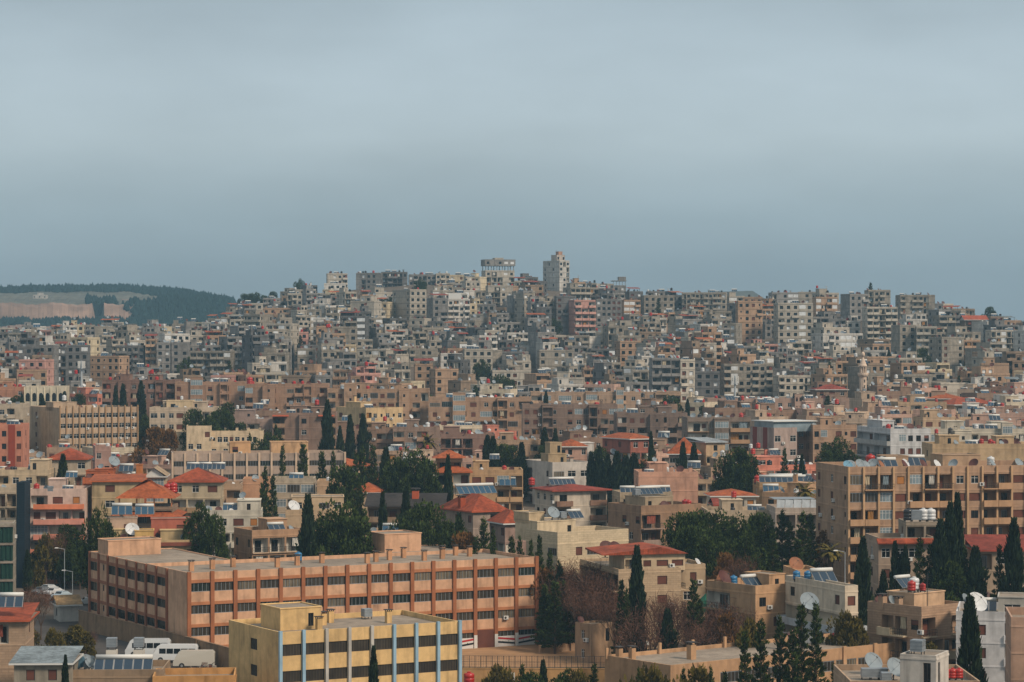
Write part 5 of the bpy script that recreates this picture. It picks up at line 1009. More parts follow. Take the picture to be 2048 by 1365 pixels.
# ---------------------------------------------------------------- trees (photo px of the tip, distance)
T = tree
for a in (
    ('cypress', 616, 1000, 430, 0, 1.5), ('cypress', 126, 917, 553, 0, 1.5), ('cypress', 655, 808, 655, 0, 1.5), ('cypress', 700, 836, 655, 0, 1.3), ('cypress', 726, 834, 655, 0, 1.3), ('cypress', 680, 858, 650, 0, 1.0),
    ('cypress', 231, 775, 812), ('cypress', 246, 772, 812, 0, 1.2), ('cypress', 282, 766, 812, 0, 1.4), ('cypress', 129, 786, 830, 0, 1.2), ('pine', 300, 842, 730), ('pine', 290, 832, 740), ('autumn', 310, 858, 655, 0, 1.5), ('autumn', 335, 862, 650, 0, 1.2),
    ('pine', 388, 824, 700), ('pine', 452, 812, 700, 0, 1.1), ('pine', 425, 830, 695), ('conifer', 500, 868, 640, 0, .8), ('conifer', 552, 850, 660, 0, .9), ('pine', 535, 868, 650), ('conifer', 560, 862, 655),
    ('conifer', 565, 893, 560, 0, .7), ('conifer', 606, 890, 552, 0, 1.0), ('conifer', 644, 905, 560), ('conifer', 667, 905, 558, 0, .8), ('conifer', 724, 893, 556, 0, .8), ('conifer', 712, 908, 560, 0, .9), ('conifer', 746, 893, 552, 0, .9), ('cypress', 772, 904, 552, 0, 1.6), ('pine', 829, 903, 548, 0, 1.15), ('pine', 796, 925, 545), ('pine', 850, 930, 545), ('cypress', 896, 918, 530, 0, 1.1),
    ('conifer', 530, 935, 520, 0, .8), ('conifer', 546, 955, 505, 0, .8), ('conifer', 525, 972, 492, 0, .8), ('conifer', 700, 950, 512, 0, .8), ('conifer', 718, 958, 505, 0, .8), ('pine', 690, 940, 520), ('cypress', 812, 985, 470, 0, 1.2), ('cypress', 765, 992, 468), ('pine', 850, 1015, 455, 0, 1.2), ('pine', 825, 1025, 452), ('cypress', 918, 1035, 445, 0, 1.2), ('pine', 903, 1045, 442),
    ('cypress', 1182, 909, 597, 0, 1.2), ('cypress', 1199, 899, 596, 0, 1.2), ('cypress', 1216, 914, 595, 0, 1.3), ('cypress', 1234, 909, 594, 0, 1.6), ('cypress', 1252, 917, 594, 0, 1.5), ('cypress', 1268, 912, 594, 0, 1.6), ('cypress', 975, 876, 640, 0, 1.5), ('cypress', 986, 878, 640, 0, 1.4), ('pine', 1005, 893, 638), ('pine', 1020, 897, 636), ('cypress', 1043, 890, 634, 0, 1.3), ('cypress', 1089, 860, 660, 0, 1.3), ('cypress', 1111, 862, 660), ('cypress', 1302, 870, 610, 0, .8), ('cypress', 1366, 890, 598, 0, 1.1), ('cypress', 1388, 892, 598, 0, 1.1), ('pine', 1200, 900, 630), ('pine', 1300, 915, 600), ('pine', 1090, 895, 655),
    ('pine', 1369, 1034, 452, 0, 1.25), ('pine', 1405, 1030, 456, 0, 1.3), ('pine', 1440, 1028, 450, 0, 1.3), ('pine', 1470, 1035, 446, 0, 1.2), ('pine', 1519, 1033, 448, 0, 1.2), ('pine', 1380, 1060, 432, 0, 1.2), ('pine', 1430, 1065, 428, 0, 1.3), ('pine', 1490, 1072, 425, 0, 1.2), ('conifer', 1564, 1022, 446, 0, 1), ('conifer', 1580, 1045, 436), ('conifer', 1605, 1025, 430, 0, 1.1), ('conifer', 1622, 1030, 432, 0, .9), ('conifer', 1545, 1062, 428, 0, 1.1), ('autumn', 1655, 1062, 440, 0, 1.5), ('autumn', 1450, 1110, 412), ('bare', 1480, 1105, 408), ('palm', 1660, 1080, 412, 0, 1.1), ('conifer', 1595, 1080, 415, 0, 1.2),
    ('cypress', 1726, 1084, 374, 0, 1.15), ('cypress', 1715, 1150, 370, 0, .9), ('cypress', 1790, 1088, 388, 0, .8), ('cypress', 1800, 1113, 388, 0, .7), ('cypress', 1811, 1097, 387, 0, .9), ('conifer', 1840, 1078, 386, 0, 1.0), ('conifer', 1860, 1090, 386, 0, .8), ('cypress', 1881, 1048, 385, 0, 1.3), ('cypress', 1901, 1014, 386, 0, 1.15), ('cypress', 1915, 995, 388, 0, 1.15), ('cypress', 1951, 1100, 384, 0, 1.3), ('conifer', 1930, 1095, 385, 0, .7), ('conifer', 1999, 1092, 384, 0, .8), ('cypress', 2028, 1048, 382, 0, 1.4), ('cypress', 1767, 1148, 380, 0, .9), ('pine', 1900, 1130, 384),
    ('cypress', 1940, 1203, 292, 0, 1.15), ('conifer', 1603, 1212, 312, 0, 1.0), ('conifer', 1632, 1209, 313, 0, .9), ('conifer', 1522, 1242, 314, 0, 1.05), ('conifer', 1490, 1264, 312, 0, .8), ('conifer', 1560, 1235, 316, 0, .9), ('conifer', 1585, 1262, 309, 0, 1.0), ('olive', 1690, 1233, 350, 0, 1.0), ('olive', 1712, 1245, 350), ('olive', 1498, 1250, 348, 0, .8), ('olive', 1860, 1295, 330), ('conifer', 1668, 1330, 300, 0, .6),
    ('olive', 105, 1262, 378, 0, .7), ('olive', 118, 1272, 376, 0, .6), ('bare', 178, 1262, 383, 0, .7), ('olive', 60, 1255, 381, 0, .7), ('cypress', 747, 1303, 312, 0, .75), ('cypress', 1274, 1102, 386, 0, 1.25), ('conifer', 1243, 1162, 388, 0, .75), ('cypress', 1335, 1225, 378, 0, 1.1), ('conifer', 1387, 1162, 380, 0, 1.0), ('conifer', 1400, 1200, 378, 0, .8), ('conifer', 1253, 1180, 384, 0, .7),
    ('conifer', 1062, 1082, 420, 0, .6), ('conifer', 1079, 1073, 421, 0, .75), ('conifer', 1100, 1103, 418, 0, .8), ('conifer', 1118, 1123, 415, 0, .8), ('conifer', 1100, 1150, 412, 0, 1.2), ('conifer', 1128, 1165, 408, 0, 1.2), ('conifer', 1090, 1172, 406, 0, 1.1), ('conifer', 1110, 1165, 404, 0, 1.2), ('cypress', 1120, 1140, 410, 0, 1.3), ('autumn', 1090, 1140, 418),
    ('bare', 1150, 1115, 412, 0, 1.3), ('bare', 1175, 1128, 410, 0, 1.2), ('bare', 1200, 1142, 406, 0, 1.3), ('bare', 1140, 1150, 408, 0, 1.2), ('bare', 1165, 1170, 402, 0, 1.2), ('bare', 1190, 1188, 398, 0, 1.2), ('bare', 1215, 1175, 399, 0, 1.1), ('bare', 1300, 1200, 384, 0, 1.4), ('bare', 1325, 1185, 390, 0, 1.3), ('bare', 1350, 1190, 386, 0, 1.4), ('bare', 1368, 1212, 381, 0, 1.3), ('bare', 1420, 1205, 383, 0, 1.4), ('bare', 1440, 1222, 378, 0, 1.3), ('bare', 1290, 1235, 379, 0, 1.3), ('autumn', 1452, 1232, 374), ('bare', 1410, 1238, 373, 0, 1.3), ('bare', 1465, 1200, 380, 0, 1.3), ('bare', 1230, 1200, 393, 0, 1.1),
    ('conifer', 968, 1040, 436, 0, 1.1), ('conifer', 986, 1062, 430, 0, .8), ('conifer', 1023, 1075, 428, 0, .9), ('conifer', 1040, 1075, 428, 0, .8), ('conifer', 952, 1075, 430, 0, .9), ('autumn', 928, 1070, 438), ('pine', 686, 1010, 436, 0, 1.25), ('pine', 668, 1035, 432, 0, .8), ('pine', 708, 1045, 432, 0, .8),
    ('pine', 197, 1020, 436, 0, .65), ('olive', 92, 1076, 492, 0, .9), ('olive', 120, 1086, 494, 0, .8), ('pine', 140, 1092, 492, 0, .8), ('pine', 76, 1100, 494, 0, .7), ('pine', 403, 1016, 452, 0, .8), ('pine', 428, 1040, 446, 0, .75), ('bare', 66, 1170, 405, 0, 1.1), ('bare', 82, 1178, 410), ('olive', 152, 1256, 382, 0, 1.1), ('olive', 170, 1268, 380, 0, .9), ('cypress', 131, 1316, 312, 0, .7), ('pine', 160, 1106, 490, 0, .7), ('bare', 110, 1062, 493),
    ('olive', 993, 1342, 345), ('olive', 1015, 1350, 342), ('conifer', 1044, 1331, 344, 0, .7), ('cypress', 1086, 1327, 344, 0, .9), ('pine', 1134, 1345, 342), ('conifer', 1188, 1330, 340, 0, .8), ('olive', 1160, 1352, 340), ('conifer', 1280, 1340, 305, 0, .8), ('conifer', 1366, 1340, 304, 0, .6), ('olive', 1300, 1352, 303), ('olive', 1395, 1350, 303), ('conifer', 1422, 1336, 300, 0, .5), ('conifer', 1450, 1345, 303, 0, .6), ('pine', 1060, 1352, 341),
    ('pine', 1675, 877, 590, 0, 1.25), ('pine', 1650, 905, 585), ('pine', 1700, 905, 588), ('pine', 1480, 903, 552, 0, 1.1), ('pine', 1455, 912, 556), ('pine', 1500, 918, 550), ('conifer', 1569, 898, 560, 0, .8), ('conifer', 1592, 918, 556, 0, .7), ('cypress', 1604, 914, 556, 0, .8), ('palm', 1609, 958, 505), ('palm', 855, 862, 660, 0, 1.2),
    ('conifer', 1659, 725, 935, 0, 1.1), ('conifer', 1690, 752, 930, 0, .9), ('pine', 1800, 758, 925, 0, 1.3), ('pine', 1818, 768, 922, 0, 1.2), ('conifer', 1918, 752, 935), ('pine', 1900, 775, 920, 0, 1.2), ('pine', 1880, 768, 930), ('pine', 1985, 780, 915, 0, 1.2), ('pine', 2005, 770, 925), ('conifer', 2016, 740, 950), ('cypress', 1778, 704, 1015, 0, 1.3), ('pine', 1935, 800, 890), ('pine', 2040, 775, 905), ('pine', 1640, 740, 935), ('pine', 1935, 765, 930), ('pine', 1715, 735, 960), ('pine', 1700, 715, 980),
    ('pine', 955, 588, 1395, 0, 1.3), ('pine', 948, 592, 1390, 0, 1.2), ('conifer', 715, 730, 1010), ('conifer', 378, 715, 965, 0, 1.0), ('pine', 370, 722, 960), ('pine', 490, 590, 1520, 0, 1.3), ('pine', 502, 589, 1520, 0, 1.2), ('pine', 515, 587, 1520, 0, 1.4), ('pine', 530, 593, 1515, 0, 1.3), ('pine', 546, 585, 1510, 0, 1.2), ('conifer', 512, 585, 1522), ('cypress', 1375, 800, 838, 0, 1.2), ('pine', 330, 780, 830), ('pine', 160, 790, 845), ('pine', 600, 560, 1500), ('pine', 1845, 700, 1020),
): T(*a)
for u, y, D in ((250, 1185, 1), ): pass

# ---------------------------------------------------------------- vehicles
def car(L=4.3, W=1.7, H=1.42):
    b = MB(); prof = [(0, .35), (0, .75), (.15, .88), (1.0, .95), (1.55, H), (3.0, H), (3.75, .98), (L - .1, .9), (L, .7), (L, .35)]
    n = len(prof)
    for y in (0, W): b.v += [(x, y + (.12 if z > 1 else 0) * (1 if y == 0 else -1), z) for x, z in prof]
    b.f = [tuple(range(n)), tuple(range(2 * n - 1, n - 1, -1))] + [(i, i + n, (i + 1) % n + n, (i + 1) % n) for i in range(n)]; b.m = [0] * len(b.f)
    g = MB()
    for y, s in ((.11, -.01), (W - .11, .01)): g.face([(1.2, y + s - (.03 if s < 0 else -.03), 1.0), (1.62, y + s, H - .07), (2.95, y + s, H - .07), (3.5, y + s - (.03 if s < 0 else -.03), 1.0)])
    g.face([(1.08, .15, 1.0), (1.08, W - .15, 1.0), (1.52, W - .2, H - .04), (1.52, .2, H - .04)]); g.face([(3.72, .15, 1.02), (3.72, W - .15, 1.02), (3.04, W - .2, H - .02), (3.04, .2, H - .02)])
    g.v = [(x + (-.03 if x < 2 else .03), y, z + .02) for x, y, z in g.v]
    parts = [('body', b, ['objg'], False), ('windows', g, ['glass'], False)]
    for x in (.8, 3.5):
        for y in (-.02, W - .2):
            w = MB(); w.tube((x, y, .32), (x, y + .22, .32), .32, n=12, m=0); w.tube((x, y - .01, .32), (x, y + .23, .32), .17, n=8, m=1); parts.append(('wheel', w, ['tyre', 'pframe'], False))
    for y in (.1, W - .45): w = MB(); w.box(-.03, y, .62, .05, y + .35, .76); parts.append(('headlight', w, ['fwhite'], False))
    return parts
proto('car', car())
def minibus(L=7.0, W=2.1, H=2.7):
    b = MB(); prof = [(0, .4), (0, 1.1), (.2, 1.35), (.75, H - .25), (1.15, H), (L - .4, H), (L - .05, H - .35), (L, .4)]; n = len(prof)
    for y in (0, W): b.v += [(x, y + (.14 if z > 1.9 else 0) * (1 if y == 0 else -1), z) for x, z in prof]
    b.f = [tuple(range(n)), tuple(range(2 * n - 1, n - 1, -1))] + [(i, i + n, (i + 1) % n + n, (i + 1) % n) for i in range(n)]; b.m = [0] * len(b.f)
    parts = [('body', b, ['objg'], False)]
    for k in range(5):
        x = 1.1 + k * 1.12
        for y, s in ((-.015, 0), (W + .015, 0)): g = MB(); d = .07 if y < 0 else -.07; g.face([(x, y, 1.4), (x + 1.0, y, 1.4), (x + 1.0, y + d, 2.15), (x, y + d, 2.15)]); parts.append(('side_window', g, ['glass'], False))
    g = MB(); g.face([(.16, .2, 1.42), (.16, W - .2, 1.42), (.66, W - .25, H - .35), (.66, .25, H - .35)]); parts.append(('windscreen', g, ['glass'], False))
    for x in (1.3, L - 1.6):
        for y in (-.03, W - .24): w = MB(); w.tube((x, y, .42), (x, y + .27, .42), .42, n=12, m=0); w.tube((x, y - .01, .42), (x, y + .28, .42), .2, n=8, m=1); parts.append(('wheel', w, ['tyre', 'pframe'], False))
    for y in (.1, W - .45): w = MB(); w.box(-.03, y, .75, .05, y + .35, .95); parts.append(('headlight', w, ['fwhite'], False))
    return parts
proto('minibus', minibus())
proto('van', [p for p in minibus(6.2, 2.1, 2.6) if p[0] != 'side_window'])
def veh(key, name, cat, u, y, D, rz, col, label, group, sc=1):
    x = (u - CX) / F * D; z = ground(x, D) + .05; spawn(key, name, cat, (x, D, z), R(rz), sc, col, label=label, group=group)
def setz(): pass
for u, D, rz, c, l in ((88, 484, 60, 'b8bec2', 'silver car parked at the far end of the side street'), (100, 478, 60, 'c3c6c8', 'white car parked behind the pale blue one'), (116, 472, 62, '9fb0ba', 'pale blue car parked in the middle of the street line'), (130, 465, 62, 'b9c0c4', 'light grey car nearest the corner of the side street'), (155, 462, 20, 'a9adb0', 'grey car standing beside the street lamp'), (76, 480, 60, '6c7278', 'dark grey car on the left side of the street')):
    veh('car', 'parked_car', 'car', u, 0, D, rz, hx(c), l, 'cars parked along the side street')
for u, D, rz, c, l in ((250, 388, 1, 'c4c8c9', 'white minibus parked farthest back beside the school wall'), (304, 381, -2, 'cdd0d0', 'white minibus in the middle of the three parked ones'), (346, 374, 2, 'b5b1a6', 'dusty white delivery van nearest the scrap heap')):
    veh('van' if 'delivery' in l else 'minibus', 'van' if 'delivery' in l else 'minibus', 'van' if 'delivery' in l else 'minibus', u, 0, D, rz, hx(c), l, 'white minibuses parked by the school wall')

# ---------------------------------------------------------------- street, yard, walls, fences, lamps
sheet('street', [(40, 600), (130, 440), (215, 440), (100, 600)], M['asphalt'], .05)
sheet('street', [(-60, 440), (-60, 385.5), (330, 385.5), (260, 440)], M['asphalt'], .08)
sheet('school_yard', [(900, 387.5), (1240, 387.5), (1210, 417), (900, 417)], M['yard'], .05)
def wallrun(name, p0, p1, z0, z1, t, col, label, cat='wall', mat='wall', cap=True):
    (u0, d0), (u1, d1) = p0, p1; a = Vector(((u0 - CX) / F * d0, d0, 0)); b = Vector(((u1 - CX) / F * d1, d1, 0)); L = (b - a).length; mb = MB()
    mb.box(0, 0, z0, L, t, z1); mb.box(-.05, -.06, z1, L + .05, t + .06, z1 + .12) if cap else None
    o = link(name, mb.mesh(name, [M[mat]]), None, loc=a, rz=math.atan2(b.y - a.y, b.x - a.x), color=col); reg(o, cat, label, px=((u0 + u1) / 2, HY - F * (z1 - CZ) / ((d0 + d1) / 2)), size=2000); return o
wallrun('boundary_wall', (157, 426), (392, 384), -1, 4.7, .3, hx('8c7157'), 'long brown boundary wall running down beside the left school')
wallrun('boundary_wall', (393, 383.4), (470, 371), -5, 4.7, .3, hx('8c7157'), 'short brown wall end meeting the yellow school')
wallrun('retaining_wall', (915, 384), (1212, 383.2), -5.2, .25, .4, hx('b08a5c'), 'tan retaining wall below the school yard fence')
wallrun('garden_wall', (1080, 404), (1157, 409), -1, 1.3, .3, hx('a98c70'), 'low tan garden wall right of the school yard')
wallrun('garden_wall', (1140, 420), (1195, 414), -1, 3.2, .3, hx('8a7565'), 'grey-brown wall behind the guard hut')
wallrun('garden_wall', (1228, 401), (1460, 372), -3, 1.8, .3, hx('9a7f66'), 'tan wall at the foot of the bare trees')
hut = B(1150, 1182, 1226, 1249, 392, 38, dp=5, fh=3.0, col=hx('a6896d'), rows=('.v',), srows=('.x.',), par=.35, ref='the guard hut', yv=1300, clutter=0, base=-.2, name='guard_hut', cat='guard hut', label='small square tan guard hut at the corner of the yard', slab=False)
ds(hut, .1, .8, 'red', .6)
def fence(u0, d0, u1, d1, z, h, n, label):
    a = Vector(((u0 - CX) / F * d0, d0, z)); b = Vector(((u1 - CX) / F * d1, d1, z)); o = link('metal_fence', None, loc=a); d = b - a
    for k in range(n + 1):
        p = d * k / n; mb = MB(); mb.tube(p, p + Vector((0, 0, h)), .06, n=4); link('post', mb.mesh('post', [M['rail']]), o)
    mb = MB()
    for hh in (.15, h * .5, h - .05): mb.tube(Vector((0, 0, hh)), d + Vector((0, 0, hh)), .035, n=4)
    m = int(d.length / .35)
    for k in range(m): p = d * k / m; mb.tube(p + Vector((0, 0, .1)), p + Vector((0, 0, h)), .014, n=3)
    link('railing', mb.mesh('railing', [M['rail']]), o); reg(o, 'fence', label, px=((u0 + u1) / 2, 1325), size=900)
fence(916, 384.2, 1212, 383.4, .35, 1.9, 26, 'rusty brown metal fence along the edge of the school yard')
fence(905, 372, 985, 362, -4.6, 2.6, 8, 'dark metal fence beside the red tank below the yard')
def lamp(u, d, h, label):
    x = (u - CX) / F * d; g = ground(x, d); o = link('street_lamp', None, loc=(x, d, g)); mb = MB(); mb.tube((0, 0, 0), (0, 0, h), .09, .05, 6); mb.tube((0, 0, h), (-1.2, -.2, h + .25), .04, n=5)
    link('pole', mb.mesh('pole', [M['pipe']]), o); mb = MB(); mb.hexa([(-1.9, -.4, h + .2), (-1.2, -.4, h + .2), (-1.2, 0, h + .2), (-1.9, 0, h + .2), (-1.8, -.35, h + .36), (-1.2, -.35, h + .36), (-1.2, -.05, h + .36), (-1.8, -.05, h + .36)])
    link('lamp_head', mb.mesh('lamp_head', [M['fwhite']]), o); reg(o, 'street lamp', label, px=(u, HY - F * (g + h - CZ) / d), group='street lamps', size=100)
lamp(145, 445, 8, 'slim grey street lamp beside the side street'); lamp(129, 490, 8, 'second street lamp farther up the side street'); lamp(1690, 398, 9, 'street lamp right of the shaggy palm'); lamp(1478, 368, 6, 'street lamp among the bare bushes')
# basketball board
x, d = (1018 - CX) / F * 350, 350; o = link('basketball_hoop', None, loc=(x, d, -5)); mb = MB(); mb.tube((0, .3, 0), (0, .3, 8.9), .09, n=6); link('post', mb.mesh('post', [M['rail']]), o); mb = MB(); mb.box(-.8, 0, 7.9, .8, .06, 9.1, 0); 
for a in ((-.32, 8.2, .32, 8.26), (-.32, 8.66, .32, 8.72), (-.32, 8.26, -.26, 8.66), (.26, 8.26, .32, 8.66)): mb.box(a[0], -.01, a[1], a[2], -.001, a[3], 1)
link('backboard', mb.mesh('backboard', [M['fwhite'], M['fdark']]), o); reg(o, 'basketball hoop', 'white basketball backboard on a post below the yard', px=(1018, 1350), size=300)
spawn('tank', 'water_tank', 'water tank', ((938 - CX) / F * 335, 335, 4.0), 0, 1.3, hx('a3261f'), label='red plastic tank standing by the right corner of the yellow school', group='roof water tanks')
for u_, d_, z_, l_ in ((62, 372, 6.2, 'leaning timber pole beside the bottom left shed'), (240, 430, 8.5, 'timber pole at the far end of the boundary wall'), (1002, 352, 8, 'timber pole below the school yard'), (1285, 356, 7, 'timber pole by the low tan block')):
    x = (u_ - CX) / F * d_; g_ = ground(x, d_); mb = MB(); mb.tube((0, 0, 0), (.15, 0, z_), .11, .08, 6); mb.box(-.8, -.06, z_ - .6, 1.1, .06, z_ - .45); o = link('utility_pole', mb.mesh('utility_pole', [M['bark']]), loc=(x, d_, g_)); reg(o, 'utility pole', l_, group='utility poles', px=(u_, 1200), size=80)
# white gate shed by the street and the scrap heap
gs = B(None, 119, 158, 1210, 436, 20, dp=6, fh=3, col=hx('b4b0a8'), rows=('.',), roof='gable', rcol=hx('a88a63'), rh=1.4, ref='the gate shed', yv=1245, clutter=0, name='gate_shed', cat='shed', label='white gate shed with a tan gabled roof by the street', par=.1)
rng = random.Random(5); mb = MB(); x0, d0 = (408 - CX) / F * 364, 364
for _ in range(420):
    px_ = rng.gauss(0, 2.6); py_ = rng.gauss(0, 1.6); hz = max(0, 1.9 - abs(px_) * .35) * rng.random(); a = Vector((x0 + px_, d0 + py_, ground(x0, d0) + hz)); dd = Vector((rng.gauss(0, 1), rng.gauss(0, 1), rng.gauss(0, .5))).normalized() * rng.uniform(.3, 1.3)
    if rng.random() < .6: mb.tube(a, a + dd, rng.uniform(.03, .09), n=4, m=rng.randrange(3))
    else: s = rng.uniform(.1, .4); mb.box(a.x - s, a.y - s, a.z - .1, a.x + s, a.y + s, a.z + s * .6, rng.randrange(3))
o = link('scrap_heap', mb.mesh('scrap_heap', [M['rail'], M['shut'], M['concrete']])); o['kind'] = 'stuff'; o['label'] = 'heap of tangled scrap beside the white buses'; o['category'] = 'scrap heap'

# ---------------------------------------------------------------- minaret and radio masts
def minaret(u, yt, D):
    x = (u - CX) / F * D; g = ground(x, D); zt = CZ + (HY - yt) * D / F; o = link('minaret', None, loc=(x, D, g)); H = zt - g; col = hx('c2ad99')
    def part(n, f, mats=('trim',), sm=False): mb = MB(); f(mb); link(n, mb.mesh(n, [M[k] for k in mats], sm), o, color=col)
    part('shaft', lambda m: m.lathe([(1.35, 0), (1.3, H - 9.2), (1.55, H - 9.0), (1.85, H - 8.6), (1.85, H - 8.3)], 8))
    part('balcony', lambda m: [m.lathe([(1.95, H - 8.3), (1.95, H - 7.6)], 16, cap=False), m.lathe([(1.85, H - 8.32), (1.85, H - 8.25)], 16)])
    for k in range(8):
        a = math.pi / 4 * k; part('column', lambda m: m.tube((1.1 * math.cos(a), 1.1 * math.sin(a), H - 8.2), (1.1 * math.cos(a), 1.1 * math.sin(a), H - 5.3), .17, n=6))
    part('core', lambda m: m.lathe([(.45, H - 8.2), (.45, H - 5.2)], 8)); part('dome', lambda m: m.lathe([(1.5, H - 5.3), (1.5, H - 4.9), (1.25, H - 4.6), (.85, H - 3.6), (.45, H - 2.5), (.3, H - 2.0)], 12), sm=False)
    part('finial', lambda m: m.lathe([(.2, H - 2.0), (.5, H - 1.8), (.75, H - 1.2), (.7, H - .6), (.35, H - .1), (.05, H)], 12), sm=True)
    for k in range(5): part('slit_window', lambda m: m.box(.35, -1.42, H - 11 - k * 2.0, .6, -1.2, H - 10 - k * 2.0), ('glass',))
    reg(o, 'minaret', 'slender pale stone minaret with a ball finial and open gallery', px=(u, yt + 30), size=3000); BLDREF.append(('the pale minaret', u, yt + 30))
BLDREF = []
for b in BLD:      # stair towers and bays that stand proud of the long fronts
    if b['root'].name.startswith('apartment_block') and b['L'] > 17 and b['D'] > 590:
        n_ = max(1, int(b['L'] / 11)); zb_ = b['zr'] + .6
        for k in range(n_):
            x0_ = b['L'] * (k + .5) / n_ - 1.7 + b['rng'].uniform(-1.5, 1.5); w_ = b['rng'].choice([2.6, 3.2, 4.0]); f_ = b['rng'].uniform(.85, 1.18); c_ = tuple(v * f_ for v in b['col'])
            addblock(b, x0_, -b['rng'].choice([.7, 1.1, 1.5]), x0_ + w_, -.06, 0, zb_ - b['rng'].choice([0, .3, -1.6]), rows=(b['rng'].choice(['w', 'n', 'ww', 'g', 'H']),), name='projecting_bay', fh=3.1, col=c_, slab=True)
            b['blocks'].pop()
minaret(1726, 704, 905)
def mast(u, yt, D, label, h0=0):
    x = (u - CX) / F * D; g = ground(x, D); H = CZ + (HY - yt) * D / F - g; o = link('radio_mast', None, loc=(x, D, g)); mb = MB(); mb.tube((0, 0, 0), (0, 0, H), .45, .3, 8); link('pole', mb.mesh('pole', [M['pipe']]), o)
    for k in range(6):
        a = k * math.pi / 3; mb = MB(); c = (1.15 * math.cos(a), 1.15 * math.sin(a)); mb.box(c[0] - .16, c[1] - .12, H - 2.6, c[0] + .16, c[1] + .12, H - .1); mb.tube((0, 0, H - 1.3), (c[0], c[1], H - 1.3), .05, n=4); link('antenna_panel', mb.mesh('antenna_panel', [M['fwhite']]), o)
    mb = MB(); mb.lathe([(1.2, H - 2.9), (1.2, H - 2.8)], 10); link('platform', mb.mesh('platform', [M['grey']]), o)
    reg(o, 'radio mast', label, px=(u, yt + 20), group='radio masts', size=500)
mast(1470, 752, 880, 'grey radio mast with white panels in front of the tan blocks'); mast(163, 722, 870, 'slender grey radio mast behind the left cypresses')
# ---------------------------------------------------------------- the hillside: landmarks first, then the crowd of houses between them
HCOL = dict(g=hx('8d8a86'), dg=hx('6c6b6a'), t=hx('9a9285'), lt=hx('b1a99b'), o=hx('aa8d73'), w=hx('c6c2ba'), p=hx('b98d80'), b=hx('8c7966'), y=hx('c0b296'))
CW = dict(g='grey', dg='dark grey', t='tan', lt='pale tan', o='orange-tan', w='whitish', p='pink', b='brown', y='yellowish')
NUM = ['one', 'two', 'three', 'four', 'five', 'six', 'seven', 'eight', 'nine', 'ten', 'eleven', 'twelve']
def hrows(rng, L, style):
    n = max(2, int(L / rng.uniform(2.2, 3.0))); base = []
    for k in range(n): base.append(pick(rng, {'plain': [('w', 7), ('s', 1), ('.', 2), ('n', 1)], 'balc': [('D', 7), ('w', 3), ('R', 2), ('g', 1)], 'mix': [('D', 3), ('w', 5), ('.', 1), ('x', 1), ('H', 2), ('g', .7), ('R', 1)]}[style]))
    rows = []
    for r in range(8): rows.append(''.join(c if rng.random() > .15 else pick(rng, [('w', 3), ('.', 2), ('x', 1.6), ('D', 1.4), ('g', .6), ('b', .5)]) for c in base))
    return rows
def hill(xs, xl, xr, yt, yv, c, style='mix', ref=None, label=None, yaw=None, D=None, dp=10, desc=None, clut=.8, roof='flat', par=.6, seed=0, **k):
    rng = random.Random(int(xl * 3 + yt) + seed); u = (xl + xr) / 2
    D = D or D_of(u, yv + 5, 640, interp(DR, u)); yaw = rng.uniform(6, 26) * (1 if rng.random() < .65 else -1) if yaw is None else yaw
    if xs is not None: yaw = abs(yaw) if xs < xl else -abs(yaw)
    L = (xr - xl) / F * D
    cc = HCOL[c]; f = rng.uniform(.9, 1.1); cc = tuple(v * f for v in cc)
    b = building(xs, xl, xr, yt, D, yaw, dp, fh=rng.choice([2.9, 3.0, 3.1]), col=cc, rows=k.pop('rows', None) or hrows(rng, L, style), srows=k.pop('srows', None) or [rng.choice(['.w.', 'w..w', '...', 'w.w', '.n'])], roof=roof, mat=k.pop('mat', None) or ('raw' if c in ('g', 'dg', 't') and rng.random() < .7 else 'wall'), far=True, ref=ref, label=label,
                 cat='hillside house', name='hillside_house', group='houses crowding the hillside', yv=yv, par=par, clutter=clut, desc=desc, **k)
    b['hill'] = True; b['cw'] = CW[c]; b['vis'] = (xr - xl) * (yv - yt); return b
H_ = hill
tw = H_(1086, 1119, 1139, 521, 600, 'w', 'plain', 'the tall hilltop tower', 'tall pale grey tower house crowning the hilltop, stepped top', 32, 1425, rows=['wHw', 'w.H', 'w.H', '.wH'], srows=['.w.w', 'w.w.'], clut=0)
addblock(tw, .2, 3, 5.6, 9, tw['zr'] - .1, tw['zr'] + 3.6, rows=('w.w',), col=hx('b5aba0')); addblock(tw, 2, 4, 4.6, 7, tw['zr'] + 3.6, tw['zr'] + 5.6, col=hx('a8816a')); ae(tw, .5, .5, 1)
uf = H_(None, 971, 1029, 541, 575, 'lt', 'mix', 'the unfinished hilltop house', 'unfinished grey hilltop house standing on bare concrete columns', 14, 1420, rows=['wH.Ww', 'HHH.H'], clut=0)
for k in range(6):
    for y in (.4, 8): mb = MB(); xx = .3 + (uf['L'] - .7) * k / 5; mb.box(xx - .18, y, uf['zr'], xx + .18, y + .36, uf['zr'] + 3.2); addpart(uf, 'column', mb, ['raw'], HCOL['g'])
addblock(uf, -.5, -.6, uf['L'] + .4, 9.4, uf['zr'] + 3.1, uf['zr'] + 6.6, rows=('w.wWW',), srows=('w.w',), mat='raw', col=HCOL['g']); addblock(uf, 6, 2, 11, 8, uf['zr'] + 6.7, uf['zr'] + 7.6, rows=('H',), mat='raw')
pv = H_(None, 1226, 1252, 571, 590, 'g', 'mix', 'the pillared skyline pavilion', 'skyline house with a roof pavilion raised on thin pillars', 6, 1415, clut=0)
for k in range(5): mb = MB(); xx = .3 + (pv['L'] - .6) * k / 4; mb.box(xx - .12, .5, pv['zr'], xx + .12, .8, pv['zr'] + 2.9); addpart(pv, 'column', mb, ['raw'], HCOL['g'])
